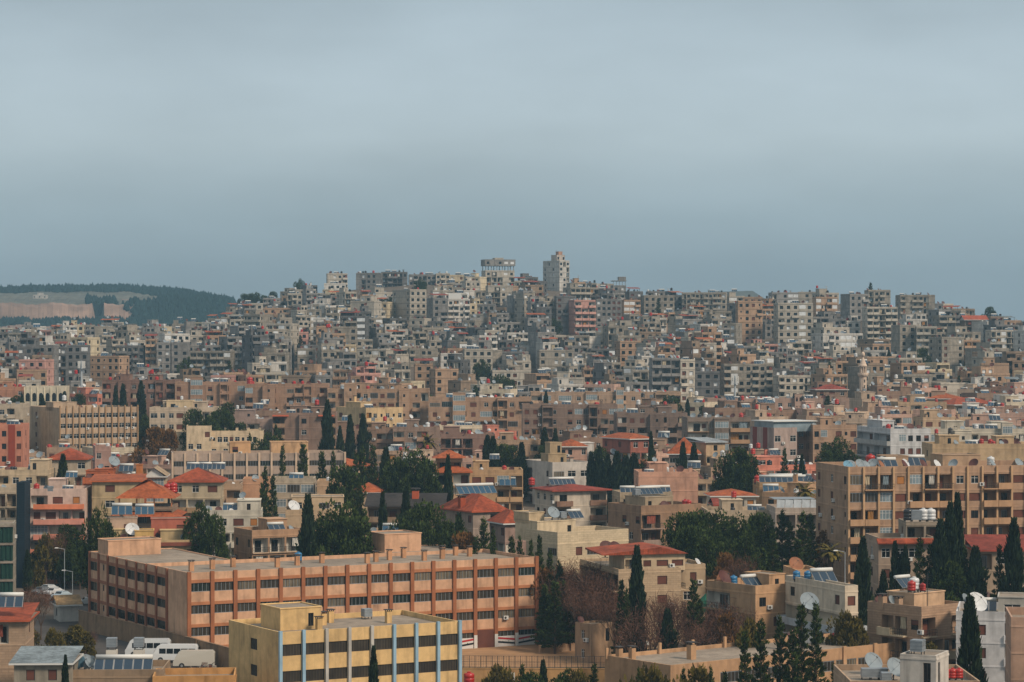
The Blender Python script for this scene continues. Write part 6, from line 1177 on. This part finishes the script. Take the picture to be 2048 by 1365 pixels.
addblock(pv, -.4, 0, pv['L'] + .4, 6, pv['zr'] + 2.8, pv['zr'] + 3.1, mat='raw'); addblock(pv, pv['L'] * .45, 0, pv['L'], 5, pv['zr'] + 3.2, pv['zr'] + 5.2, mat='raw')
LM = [
 (None, 655, 695, 547, 575, 'lt', 'mix', 'the stepped skyline block', 'tan stepped block alone on the left skyline', 8, 1425), (None, 648, 692, 567, 590, 'w', 'plain', None, 'pale house with three windows below the stepped skyline block', 4, 1400),
 (None, 712, 763, 546, 585, 'g', 'mix', 'the wide grey skyline block', 'wide grey block with dark balconies on the skyline', -10, 1425), (None, 765, 815, 544, 583, 'dg', 'balc', None, 'grey balconied block right of the wide skyline block', 8, 1428), (None, 818, 872, 549, 580, 'g', 'mix', None, 'grey skyline block crowded with aerials', 4, 1430),
 (None, 872, 900, 547, 575, 'lt', 'mix', None, 'pale tan skyline block with two window columns', 4, 1428), (None, 900, 936, 550, 565, 'y', 'plain', None, 'blank yellowish skyline wall right of the tan block', 3, 1432), (785, 820, 853, 579, 636, 'lt', 'mix', 'the tan six-storey corner block', 'tan six-storey corner block high on the slope', 30), (853, 866, 895, 596, 645, 'g', 'plain', 'the slim grey block', 'slim grey block with a small red roof', 18), (None, 896, 940, 598, 640, 'w', 'balc', 'the block with the white billboard', 'pale block carrying a white board on its roof', 6),
 (None, 976, 1026, 571, 612, 'lt', 'mix', 'the round-edged pale block', 'pale tan block of many windows under the unfinished house', 8), (1112, 1149, 1191, 600, 672, 'p', 'balc', 'the pink-striped tower', 'tall pink-striped tower block with balconies', 26), (None, 1113, 1150, 592, 665, 'dg', 'plain', None, 'dark grey tower wall behind the pink-striped tower', 5), (None, 1193, 1243, 598, 652, 'g', 'plain', 'the many-windowed grey block', 'grey block with a regular grid of windows', 6),
 (None, 1248, 1281, 600, 636, 'o', 'mix', None, 'orange-tan narrow block with balcony bays', 8), (None, 1288, 1349, 591, 634, 't', 'plain', 'the broad tan skyline block', 'broad tan block with a light top floor', 7), (None, 1364, 1452, 585, 622, 't', 'balc', 'the long tan skyline block', 'long tan five-storey block with balconies on the skyline', -8), (1471, 1476, 1525, 602, 690, 'o', 'plain', 'the orange window tower', 'tall orange-tan tower with small square windows', -16),
 (None, 1556, 1626, 606, 688, 'lt', 'balc', 'the striped balcony tower', 'tall pale tower with horizontal balcony stripes', 6), (None, 1544, 1597, 585, 606, 'g', 'mix', None, 'grey skyline block with dishes above the balcony tower', 5), (None, 1597, 1631, 584, 606, 't', 'plain', None, 'narrow tan skyline block with two aerials', -6), (None, 1632, 1675, 594, 628, 'o', 'balc', None, 'orange-tan skyline block with balcony lines', 4), (1681, 1700, 1737, 588, 640, 'g', 'plain', 'the dark-sided skyline block', 'grey skyline block with a blank darker side', 26), (None, 1737, 1781, 580, 612, 't', 'mix', None, 'tan block at the top of the right hill', 4),
 (None, 1734, 1795, 614, 680, 'lt', 'balc', 'the wide balcony block', 'wide pale block with long balcony bands on the right hill', 5), (1795, 1800, 1833, 650, 712, 't', 'plain', None, 'tan narrow block with small dark windows', -14), (None, 1833, 1874, 653, 718, 'lt', 'balc', None, 'pale block with white stacked balconies', -8), (1879, 1884, 1928, 674, 742, 't', 'plain', 'the plain brown tower', 'plain brown tower with few windows near the right', 24), (None, 1928, 1960, 680, 742, 'o', 'balc', None, 'orange-tan balcony block beside the plain brown tower', 8), (None, 1878, 1912, 631, 665, 't', 'mix', None, 'tan block on the right skyline shoulder', 8),
 (None, 1982, 2043, 660, 700, 'lt', 'balc', 'the right-edge balcony block', 'pale block with four balcony bands near the right edge', 4), (1625, 1646, 1726, 667, 705, 'w', 'balc', 'the white-balcony house pair', 'broad house with white balconies below the right towers', 18), (1229, 1240, 1281, 682, 730, 'o', 'plain', 'the orange-brown slope block', 'orange-brown block with an open dark top floor', 14), (None, 1361, 1390, 719, 808, 'lt', 'plain', 'the tall tan end wall', 'tall narrow tan end wall lit by the sun', 16), (None, 1304, 1361, 716, 808, 'g', 'mix', 'the tall grey block', 'tall grey block left of the narrow tan end wall', 3), (None, 1391, 1440, 743, 800, 'dg', 'plain', 'the dark grey block', 'dark grey raw block right of the tall tan end wall', -4),
 (None, 1448, 1546, 728, 788, 't', 'balc', 'the wide tan block', 'wide tan block with a glazed top floor behind the mast', 3), (1546, 1557, 1635, 751, 790, 'lt', 'balc', 'the pale balcony block', 'pale tan block with balconies left of the conifers', 12), (None, 111, 132, 694, 772, 'dg', 'mix', 'the dark left tower', 'slim dark tower with a red cap at the left', 6), (None, 134, 176, 690, 765, 'dg', 'mix', None, 'dark grey block behind the radio mast', 4), (None, 179, 238, 712, 757, 'o', 'plain', 'the tan block by the mast', 'orange-tan block with a bright side wall at the left', -18), (None, 176, 216, 691, 720, 'lt', 'plain', None, 'pale tan block with two square windows at the left', 5),
 (None, 231, 288, 691, 750, 'dg', 'balc', 'the dark balcony block', 'dark grey block with shadowed balconies at the left', 5), (None, 291, 312, 678, 750, 'o', 'balc', 'the slim orange block', 'slim orange-tan block with a red roof edge', 5), (None, 313, 342, 685, 750, 'g', 'plain', None, 'grey block right of the slim orange one', 5), (None, 343, 378, 685, 750, 'g', 'mix', None, 'grey block hung with laundry and dishes', 4), (None, 380, 461, 702, 750, 't', 'balc', 'the broad tan left block', 'broad tan block with dark balcony bands at the left', -6), (None, 465, 500, 690, 742, 'g', 'mix', None, 'grey block at the foot of the left slope', 6),
 (None, 929, 985, 698, 760, 'lt', 'plain', 'the olive-netted block', 'pale olive block with a thin green netted strip', 6), (None, 985, 1062, 741, 782, 'lt', 'plain', 'the wide yellow-tan block', 'wide yellow-tan block at the hill foot', 4), (None, 871, 917, 738, 790, 'o', 'plain', 'the curved-canopy tan house', 'orange-tan house with a curved roof canopy', 16), (None, 1079, 1147, 700, 748, 't', 'mix', 'the block with curved balconies', 'tan block with a wide glazed strip and curved balconies', 5), (None, 1167, 1210, 736, 772, 'o', 'balc', 'the orange balcony house', 'orange-tan house with two balcony floors at the hill foot', 4), (None, 583, 617, 664, 692, 'p', 'plain', 'the dusty pink house', 'dusty pink house on the left slope', 5),
 (None, 715, 772, 698, 732, 'lt', 'balc', 'the pale house with white blinds', 'pale house with four bright white blinds', -16), (None, 595, 630, 697, 745, 't', 'plain', 'the narrow tan slope house', 'narrow tan house with a deep window column', 6), (None, 819, 876, 697, 730, 't', 'plain', 'the blank tan box', 'boxy tan house with a blank front and cracks', 6), (None, 830, 866, 728, 772, 'o', 'mix', 'the red-capped house', 'tan house with a thin red cap beside a grey one', 5), (None, 526, 592, 616, 640, 'o', 'plain', 'the orange-tan ridge house', 'orange-tan house high on the left ridge', 5), (None, 575, 614, 587, 622, 'lt', 'mix', 'the pale ridge house', 'pale tan house on the left ridge skyline', 4),
 (None, 1800, 1870, 590, 640, 't', 'mix', 'the broad right-hill block', 'broad tan block with red roof edge atop the right hill', 4), (None, 1930, 1975, 640, 668, 'b', 'mix', 'the dark-red-roofed house', 'house with a wide dark red roof on the right skyline', 4, None, 10, None, .8, 'gable'),
]
for a in LM:
    b = H_(*a)
for b in BLD:
    if b['ref'] == 'the block with the white billboard':
        mb = MB(); mb.box(.3, .4, b['zr'] + .2, b['L'] * .6, .7, b['zr'] + 3.2); addpart(b, 'billboard', mb, ['fwhite'])
    if b['ref'] in ('the slim grey block', 'the dark left tower', 'the slim orange block', 'the red-capped house'):
        mb = MB(); mb.hexa([(-.4, -.6, b['zr'] + 1.8), (b['L'] + .4, -.6, b['zr'] + 1.8), (b['L'] + .4, 6, b['zr'] + 2.6), (-.4, 6, b['zr'] + 2.6), (-.4, -.6, b['zr'] + 1.95), (b['L'] + .4, -.6, b['zr'] + 1.95), (b['L'] + .4, 6, b['zr'] + 2.75), (-.4, 6, b['zr'] + 2.75)]); addpart(b, 'canopy', mb, ['tile'], TILER)
        for x in (.1, b['L'] - .3): mb = MB(); mb.box(x, 0, b['zr'], x + .2, .2, b['zr'] + 1.8); addpart(b, 'column', mb, ['trim'], b['col'])

# fill: walk from near to far, keep the line of roofs seen so far, and add a house wherever the slope shows above it
AUTH = sorted([(b['x0'], b['x1'], b['yt'], b['yb'], b['D'], b['root']) for b in BLD], key=lambda a: a[4])
AUTH = sorted(AUTH + [(1710, 1742, 704, 796, 905, None), (1460, 1480, 752, 800, 880, None)], key=lambda a: a[4])
top = np.full(2400, 1366.0)
def addtop(x0, x1, yt):
    a, c = max(0, int(x0) + 150), min(2399, int(x1) + 150)
    if c > a: top[a:c] = np.minimum(top[a:c], yt)
SKY = [(-100, 668), (0, 662), (130, 652), (200, 645), (330, 652), (400, 648), (450, 628), (500, 606), (560, 592), (620, 578), (645, 556), (720, 548), (830, 540), (900, 550), (1000, 552), (1140, 560), (1250, 570), (1300, 580), (1440, 588), (1500, 602), (1550, 583), (1680, 592), (1740, 585), (1800, 588), (1850, 602), (1900, 614), (1960, 634), (2048, 645), (2200, 650)]
rngF = random.Random(77); ai = 0; NF = 0; NH = 0; D = 432.0
KEEP = [(1080, 1180, 395, 440), (1180, 1500, 370, 470), (1500, 1700, 395, 470), (1700, 2048, 360, 398), (-100, 480, 350, 452), (30, 205, 440, 640), (880, 1080, 415, 445), (640, 730, 420, 455)]
while D < 1520:
    while ai < len(AUTH) and AUTH[ai][4] <= D: addtop(AUTH[ai][0], AUTH[ai][1], AUTH[ai][2]); ai += 1
    hillz = D > 905
    for _ in range(44 if not hillz else 120):
        u = rngF.uniform(-60, 2110)
        if D > interp(DR, u) + 6: continue
        d = D + rngF.uniform(-5, 5); w = rngF.uniform(8, 16) if not hillz else rngF.uniform(5.5, 11.5); wpx = w * F / d; xl, xr = u - wpx / 2, u + wpx / 2
        if any(a <= u <= c and e <= d <= f for a, c, e, f in KEEP): continue
        a, c = max(0, int(xl) + 150), min(2398, int(xr) + 150); prof = float(np.median(top[a:c + 1])); x = (u - CX) / F * d; g = ground(x, d); yg = HY - F * (g - CZ) / d
        vis = rngF.uniform(9, 22) if hillz else rngF.uniform(20, 42)
        if d > interp(DR, u) - 30: vis = rngF.uniform(8, 26)
        yt = prof - vis; hgt = (yg - yt) * d / F; fh = 3.0; nst = round((hgt - .8) / fh)
        mx = 3 if not hillz else rngF.choice([4, 5, 5, 6, 7]); mn = 2
        if d > 1000 and u < 1450 and u > 500: mx += 0
        nst = min(max(nst, mn), mx); yt = yg - (nst * fh + .7) * F / d
        sk = interp(SKY, u); k_ = 0
        while yt < sk + rngF.uniform(-3, 6) and nst > 2: nst -= 1; yt = yg - (nst * fh + .7) * F / d
        if yt < sk - 6: continue
        if prof - yt < (7 if hillz else 13) or prof - yt > (52 if hillz else 62): continue
        if any((q_[4] > d - 6) and q_[0] < xr - 2 and q_[1] > xl + 2 and yt < q_[3] - 5 for q_ in AUTH): continue
        yaw = rngF.uniform(3, 30) * (1 if rngF.random() < .68 else -1); dep = rngF.uniform(8, 12)
        fp = obb(x - w / 2, d, w, dep, yaw, .1)
        if any(abs(fp[0][1] - q_[0][1]) < 70 and abs(fp[0][0] - q_[0][0]) < 90 and sat(fp, q_) for q_ in FOOT): continue
        if any(abs(tx - x) < w / 2 + 1 and -1 < ty - d < dep * .6 for tx, ty, tr_ in TREES): continue
        if hillz:
            if NH >= 520: continue
            warm = u > 1400 or (d < 1010); c_ = pick(rngF, [('g', 3), ('dg', 1.6), ('t', 4), ('lt', 4), ('o', 2.2 + 1.6 * warm), ('w', 2), ('b', 1.2), ('y', 1.2), ('p', .35)] if warm else [('g', 6), ('dg', 3.5), ('t', 5), ('lt', 4), ('o', 1.4), ('w', 2.4), ('b', .8), ('y', .8), ('p', .3)])
            rk = 'flat'; r_ = rngF.random()
            b = H_(None, xl, xr, yt, yg, c_, rngF.choice(['plain', 'mix', 'mix', 'balc']), yaw=yaw, D=d, dp=dep, clut=rngF.uniform(.45, .9), seed=NH,
                   pent=[(.1, .3, .5, .8, 2.5)] if rngF.random() < .3 else None)
            b['desc0'] = '%s %s-storey house' % (CW[c_], NUM[nst - 1])
            if rngF.random() < .45 and yt > sk + 10:
                s_ = rngF.choice([0, .35, .5]); addblock(b, b['L'] * s_ + .1, 1.2, b['L'] * (s_ + .48), b['dep'] * .9, b['zr'] - .1, b['zr'] + 2.8, rows=(rngF.choice(['w.', 'ww', 'H', 'xw']),), col=shade(b['col'], rngF.uniform(.85, 1.15)), mat=rngF.choice(['raw', 'wall']))
            if r_ < .13:
                mb = MB(); L_, z_ = b['L'], b['zr']; x1_ = L_ * rngF.uniform(.5, 1); mb.hexa([(-.3, -.5, z_ + 1.9), (x1_, -.5, z_ + 1.9), (x1_, 5, z_ + 2.6), (-.3, 5, z_ + 2.6), (-.3, -.5, z_ + 2.0), (x1_, -.5, z_ + 2.0), (x1_, 5, z_ + 2.72), (-.3, 5, z_ + 2.72)])
                tc_ = rngF.choice([TILER, TILE, hx('7b8589'), TILEO]); addpart(b, 'canopy', mb, ['tile' if tc_ is not hx else 'obj'], tc_)
                for xx in (0, x1_ - .5): mb = MB(); mb.box(xx, 0, z_, xx + .15, .15, z_ + 1.9); addpart(b, 'column', mb, ['rail'])
            NH += 1; b['vis'] = (prof - yt) * (xr - xl)
        else:
            c_, cw = pick(rngF, [((C['tan'], 'tan'), 4), ((C['ltan'], 'pale tan'), 4), ((C['brown'], 'brown'), 3), ((C['cream'], 'cream'), 2.5), ((C['white'], 'white'), 1.6), ((C['dtan'], 'dark tan'), 3), ((C['pinkt'], 'pinkish'), 2), ((C['sand'], 'sandy'), 3), ((C['salmon'], 'salmon'), .5), ((C['mauve'], 'mauve-grey'), 1)])
            nb = max(3, int(w / 3.1)); row = ''.join(pick(rngF, [('w', 4), ('S', 2), ('D', 4), ('R', 1), ('g', 1.2), ('.', 2), ('x', 1.5), ('p', .8)]) for _ in range(nb)); row2 = ''.join(ch_ if rngF.random() > .25 else rngF.choice('wDx.') for ch_ in row)
            hip = rngF.random() < (.3 if d < 660 and nst <= 3 else .04); tc_ = rngF.choice([TILE, TILEO, TILER])
            b = building(None, xl, xr, yt + (8 if hip else 0), d, yaw, dep, fh=fh, col=shade(c_, rngF.uniform(.9, 1.1)), rows=(row, row2, row), srows=(rngF.choice(['.w.', 'w..w', '...', 'w.w']),), roof='hip' if hip else 'flat', rcol=tc_, rh=rngF.uniform(1.4, 2.4), par=rngF.uniform(.6, 1.2),
                         cat='house', name='house', group='houses filling the town below the hill', yv=yg, clutter=1.25, pent=[(.1, .35, .5, .85, 2.5)] if rngF.random() < .4 else None, seed=NF, inner='w')
            b['cw'] = cw; b['desc0'] = '%s %s-storey house%s' % (cw, NUM[nst - 1], ' with red hipped roof' if hip else ''); NF += 1
        addtop(xl, xr, yt)
    D += 7
print('fill', NF, 'hill', NH, [sum(1 for b in BLD if b.get('hill') and a <= b['D'] < a + 100) for a in range(600, 1600, 100)])
# past 300 hillside houses the ones that show smallest become one object of kind stuff
hh = sorted([b for b in BLD if b.get('hill')], key=lambda b: (b['ref'] is None and b['th']['label'] is None, -b.get('vis', 9e9)))
rest = hh[300:]
if rest:
    V, Fc, Mi, Cc, ms = [], [], [], [], []
    def walk(o, mtx):
        m_ = mtx @ o.matrix_basis
        if o.data:
            off = len(V); V.extend(tuple(m_ @ v.co) for v in o.data.vertices); mp = []
            for mm in o.data.materials:
                if mm not in ms: ms.append(mm)
                mp.append(ms.index(mm))
            for p in o.data.polygons: Fc.append(tuple(off + i for i in p.vertices)); Mi.append(mp[p.material_index]); Cc.extend([tuple(o.color)] * len(p.vertices))
        for c in KIDS.get(o.name, []): walk(c, m_)
    KIDS = {}
    for o in bpy.data.objects:
        if o.parent: KIDS.setdefault(o.parent.name, []).append(o)
    dead = []
    def coll(o):
        dead.append(o)
        for c in KIDS.get(o.name, []): coll(c)
    for b in rest: walk(b['root'], Matrix.Identity(4)); coll(b['root']); b['merged'] = True
    gone = {id(b['th']) for b in rest}; THINGS[:] = [t for t in THINGS if id(t) not in gone]
    bpy.data.batch_remove(dead)
    me = bpy.data.meshes.new('smallest_hillside_houses'); me.from_pydata(V, [], Fc)
    for m_ in ms: me.materials.append(pmat(m_.name + '_tinted', objcol='attr', **TINT[m_.name]) if m_.name in TINT else m_)
    me.polygons.foreach_set('material_index', Mi); at = me.color_attributes.new('tint', 'FLOAT_COLOR', 'CORNER'); at.data.foreach_set('color', [v for c in Cc for v in c]); me.update()
    o = link('smallest_hillside_houses', me); o['kind'] = 'stuff'; o['category'] = 'hillside houses'; o['label'] = 'the many small houses barely showing between the larger ones on the hill'
BLD = [b for b in BLD if not b.get('merged')] + [b for b in BLD if b.get('merged')]
for b in sorted(BLD, key=lambda b: b['D']):
    if b['clutter'] > 0: clutter(b)
BLD = [b for b in BLD if not b.get('merged')]
for grp, (mb, mats) in EXTRA.items():
    ml = [M[k] if c is None else cached(('flat', c), lambda: pmat('far_paint', c, rough=.6)) for k, c in mats]
    nm = {'roof water tanks': 'far_water_tanks', 'roof satellite dishes': 'far_satellite_dishes', 'roof solar heaters': 'far_solar_heaters', 'roof vents': 'far_roof_vents', 'television aerials': 'far_aerials'}[grp]
    o = link(nm, mb.mesh(nm, ml)); o['kind'] = 'stuff'; gn_ = grp.replace('roof ', ''); o['category'] = gn_; o['label'] = 'countless tiny %s on the roofs of the distant hillside houses' % gn_

# small trees tucked between the houses of the town
for _ in range(60):
    u = rngF.uniform(0, 2048); d = rngF.uniform(470, 900); x = (u - CX) / F * d
    if any(abs(x - f_[0][0]) < 60 and abs(d - f_[0][1]) < 60 and sat([(x - 1, d - 1), (x + 1, d - 1), (x + 1, d + 1), (x - 1, d + 1)], f_) for f_ in FOOT): continue
    yg = yground(u, d); H = rngF.uniform(6, 12); k = pick(rngF, [('cypress', 4), ('conifer', 2), ('pine', 4), ('olive', 1), ('bare', 1)])
    if k == 'olive' or k == 'bare': H = 6
    tree(k, u, yg - H * F / d, d, 0, rngF.uniform(.9, 1.4))
for _ in range(70):
    u = rngF.uniform(300, 2048); d = rngF.uniform(930, 1330); x = (u - CX) / F * d
    if any(abs(x - f_[0][0]) < 60 and abs(d - f_[0][1]) < 60 and sat([(x - 1, d - 1), (x + 1, d - 1), (x + 1, d + 1), (x - 1, d + 1)], f_) for f_ in FOOT): continue
    tree(rngF.choice(['pine', 'cypress', 'pine', 'conifer']), u, yground(u, d) - rngF.uniform(7, 12) * F / d, d, 0, 1.2)

# ---------------------------------------------------------------- far quarry hill with its pine wood, far ridge
RID = [(-500, 592), (-100, 585), (0, 584), (50, 580), (100, 579), (250, 578), (320, 583), (380, 591), (420, 599), (468, 607), (476, 630), (500, 700), (600, 760)]
def farz(u, D):
    r = interp(RID, u); cliff = 1 if (u < 190 or 206 < u < 270) else smooth(300, 270, u) if u > 270 else .25
    pts = [(1900, 745), (2300, 664), (2420, 652), (2500, 646), (2525, 646 - 38 * cliff), (2620, 604), (2850, 592), (3050, r), (3400, r + 30)]
    y = interp(pts, D); y = max(y, r + (0 if D > 3000 else (3050 - D) * .012))
    return CZ + (HY - y) * D / F + (math.sin(u * .07 + D * .02) * 1.1 if D < 3000 else 0) + math.sin(u * .31 + D * .05) * .5
M['rock'] = pmat('quarry_rock', hx('8a7161'), noise=[(.01, .25), (.06, .3)], streak=.2); M['scrub'] = pmat('hill_scrub', hx('5f5c50'), noise=[(.008, .3), (.04, .35)])
M['woodfloor'] = pmat('wood_floor', hx('202f2c'), noise=[(.01, .2)])
mb = MB(); us = list(range(-500, 601, 6)); dl = [1900, 2100, 2300, 2380, 2440, 2495, 2505, 2522, 2530, 2580, 2640, 2700, 2780, 2860, 2940, 3000, 3050, 3200, 3400]
for d in dl:
    for u in us: mb.v.append(((u - CX) / F * d, d, farz(u, d)))
n = len(us)
for i in range(len(dl) - 1):
    for j in range(n - 1):
        u = us[j]; d = dl[i]; a = i * n + j; cl = (u < 190 or 206 < u < 270); m = 1
        if 2495 <= d < 2530 and cl: m = 0
        elif d < 2440: m = 0 if (math.sin(u * .11) + math.sin(u * .043 + d)) > -.6 and u < 180 else 1
        elif d < 2500: m = 2
        elif u > 300 + 50 * math.sin(d * .012) or d > 2950 or (175 < u < 235 and d < 2640): m = 2
        elif 2580 < d < 2660 and u > 240: m = 0
        mb.f.append((a, a + 1, a + 1 + n, a + n)); mb.m.append(m)
struct('far_hill', mb.mesh('far_hill', [M['rock'], M['scrub'], M['woodfloor']]))
mb = MB(); rr = random.Random(9)
def cone(u, d, h, w):
    x = (u - CX) / F * d; z = farz(u, d) - 1; i = len(mb.v); n = 5; ph = rr.random() * 6
    for r_, zz in ((w * .75, 0), (w, h * .3), (w * .55, h * .68)):
        for k in range(n): a = 2 * math.pi * k / n + ph; q_ = rr.uniform(.75, 1.2); mb.v.append((x + r_ * q_ * math.cos(a), d + r_ * q_ * math.sin(a), z + zz))
    mb.v.append((x, d, z + h))
    for j in range(2):
        for k in range(n): mb.f.append((i + j * n + k, i + j * n + (k + 1) % n, i + (j + 1) * n + (k + 1) % n, i + (j + 1) * n + k)); mb.m.append(0)
    for k in range(n): mb.f.append((i + 2 * n + k, i + 2 * n + (k + 1) % n, i + 3 * n)); mb.m.append(0)
for _ in range(17000):
    u = rr.uniform(-200, 486); d = rr.uniform(2430, 3080)
    ok = (d > 2960) or (d < 2495 and rr.random() < .8) or u > 300 + 45 * math.sin(d * .012) + rr.gauss(0, 8) or (175 < u < 232 and 2530 < d < 2640)
    if ok and not (u > 420 and d < 2500 and False): cone(u, d, rr.uniform(4.5, 8.5) * (1.25 if rr.random() < .1 else 1), rr.uniform(1.6, 3.4))
o = link('pine_wood', mb.mesh('pine_wood', [M['wood']])); o['kind'] = 'stuff'; o['label'] = 'dense bluish pine wood covering the far hill'; o['category'] = 'pine wood'
# small pale building on the far hill's shoulder
fb = building(None, 66, 92, 590, 2760, 4, 20, fh=3, col=hx('b9b2a8'), rows=('w.w.w', 'w.w'), far=True, ref='the lone far-hill building', label='lone pale building on the shoulder of the far hill', clutter=0, yv=594, base=farz(80, 2760), cat='hill building', name='hill_building', pent=[(.3, .2, .7, .8, 3)])
mb = MB()
for k, (u, y) in enumerate([(1150, 660), (1380, 606), (1435, 584), (1505, 582), (1530, 598), (1560, 606), (1700, 622), (1860, 634), (2048, 642), (2300, 655), (2600, 680)]):
    for d, yy in ((3420, 700), (3500, y)): mb.v.append(((u - CX) / F * d, d, CZ + (HY - yy) * d / F))
    mb.v.append(((u - CX) / F * 3600, 3600, 10))
for k in range(10):
    for j in (0, 1): a = k * 3 + j; mb.f.append((a, a + 3, a + 4, a + 1)); mb.m.append(0)
struct('far_ridge', mb.mesh('far_ridge', [M['scrub']], True))

# ---------------------------------------------------------------- haze: one box of even air round the whole place
mb = MB(); mb.box(-2500, -60, -8, 2500, 3650, 160)
hm = bpy.data.materials.new('haze_air'); hm.use_nodes = True; nt = hm.node_tree; nt.nodes.clear(); ov = nt.nodes.new('ShaderNodeOutputMaterial'); pv_ = nt.nodes.new('ShaderNodeVolumePrincipled')
pv_.inputs['Density'].default_value = HAZE; pv_.inputs['Color'].default_value = (.35, .60, .77, 1); pv_.inputs['Anisotropy'].default_value = .2
nt.links.new(pv_.outputs[0], ov.inputs['Volume'])
o = link('haze', mb.mesh('haze', [hm])); o['kind'] = 'stuff'

# ---------------------------------------------------------------- labels that single each thing out
ORD = ['nearest', 'second', 'third', 'fourth', 'fifth', 'sixth', 'seventh', 'eighth', 'ninth', 'tenth', 'eleventh', 'twelfth', 'thirteenth', 'fourteenth', 'fifteenth', 'sixteenth']
LMK = [(b['ref'], (b['x0'] + b['x1']) / 2, (b['yt'] + min(b['yb'], b['yt'] + 60)) / 2) for b in BLD if b['ref']] + BLDREF
def direction(dx, dy):
    a = math.degrees(math.atan2(-dy * 1.3, dx)) % 360
    return ['right of', 'above right of', 'above', 'above left of', 'left of', 'below left of', 'below', 'below right of'][int((a + 22.5) // 45) % 8]
def locate(items):
    """items: list of things with px; gives each (ordinal, direction, landmark), unique"""
    gr = {}
    for t in items:
        x, y = t['px']; r = min(LMK, key=lambda l_: math.hypot(l_[1] - x, (l_[2] - y) * 1.5) + (0 if (abs(l_[1] - x) + abs(l_[2] - y)) > 3 else 500)); t['_d'] = math.hypot(r[1] - x, r[2] - y)
        gr.setdefault((t['_k'], direction(x - r[1], y - r[2]), r[0]), []).append(t)
    for (k, d_, ref), ts in gr.items():
        ts.sort(key=lambda t: t['_d'])
        for i, t in enumerate(ts): t['_loc'] = (ORD[min(i, 15)] if len(ts) > 1 else '', d_, ref)
hs = [t for t in THINGS if t['label'] is None and 'b' in t]
for t in hs: t['_k'] = 'house'
locate(hs)
for t in hs:
    o_, d_, ref = t['_loc']; t['label'] = '%s, %s%s %s' % (t['b'].get('desc0', 'house').replace('house with red hipped roof', 'red-roofed house'), (o_ + ' one ') if o_ else 'just ', d_, ref)
    t['b']['ref2'] = 'the %shouse %s %s' % ((o_ + ' ') if o_ else '', d_, ref)
ot = [t for t in THINGS if t['label'] is None and t['on'] is None and 'b' not in t]
for t in ot: t['_k'] = t['desc']
locate(ot)
for t in ot: o_, d_, ref = t['_loc']; t['label'] = '%s, %s%s %s' % (t['desc'], (o_ + ' one ') if o_ else 'just ', d_, ref)
gr = {}
for t in THINGS:
    if t['label'] is None and t['on'] is not None:
        b = t['on']; ref = b['ref'] or b.get('ref2')
        if not ref: ref = 'the ' + b['th']['label'].split(' with ')[0].split(',')[0]
        gr.setdefault((t['desc'], ref), []).append(t)
for (ds_, ref), ts in gr.items():
    ts.sort(key=lambda t: t['px'][0]); n = len(ts)
    for i, t in enumerate(ts):
        w = '' if n == 1 else ('left ' if i == 0 else 'right ') if n == 2 else ('leftmost ' if i == 0 else 'rightmost ' if i == n - 1 else ORD[i] + ' ' if i else '')
        lb = '%s%s on %s' % (w, ds_, ref)
        for x_, y_ in ((' plastic', ''), (' satellite', ''), (' metal water', ' metal'), ('solar water heater', 'solar heater'), ('short masonry vent with a dark cap', 'capped vent'), ('thin television aerial', 'aerial'), (' water', ''), ('nearest house', 'nearest'), ('long row of ', ''), ('the house ', '')):
            if len(lb.split()) > 16: lb = lb.replace(x_, y_)
        if n > 2 and 0 < i < n - 1 and len(lb.split()) <= 13: lb = lb.replace(ORD[i] + ' ' + ds_, ORD[i] + ' ' + ds_ + ' from the left')
        t['label'] = lb
seen = {}
for t in THINGS:
    lb = ' '.join(t['label'].split()[:17]); t['o']['label'] = lb; seen.setdefault(lb, []).append(t)
print('things', len(THINGS), 'objects', len(bpy.data.objects), 'dup labels', sum(len(v) for v in seen.values() if len(v) > 1), 'long', sum(1 for t in THINGS if len(t['o']['label'].split()) > 16))
for b in BLD:
    if b['ref'] and len(b['ref'].split()) > 6: print('REF', b['ref'])
print(COUNT)
for k, v in seen.items():
    if len(v) > 1: print(len(v), k) if len(v) > 3 else None
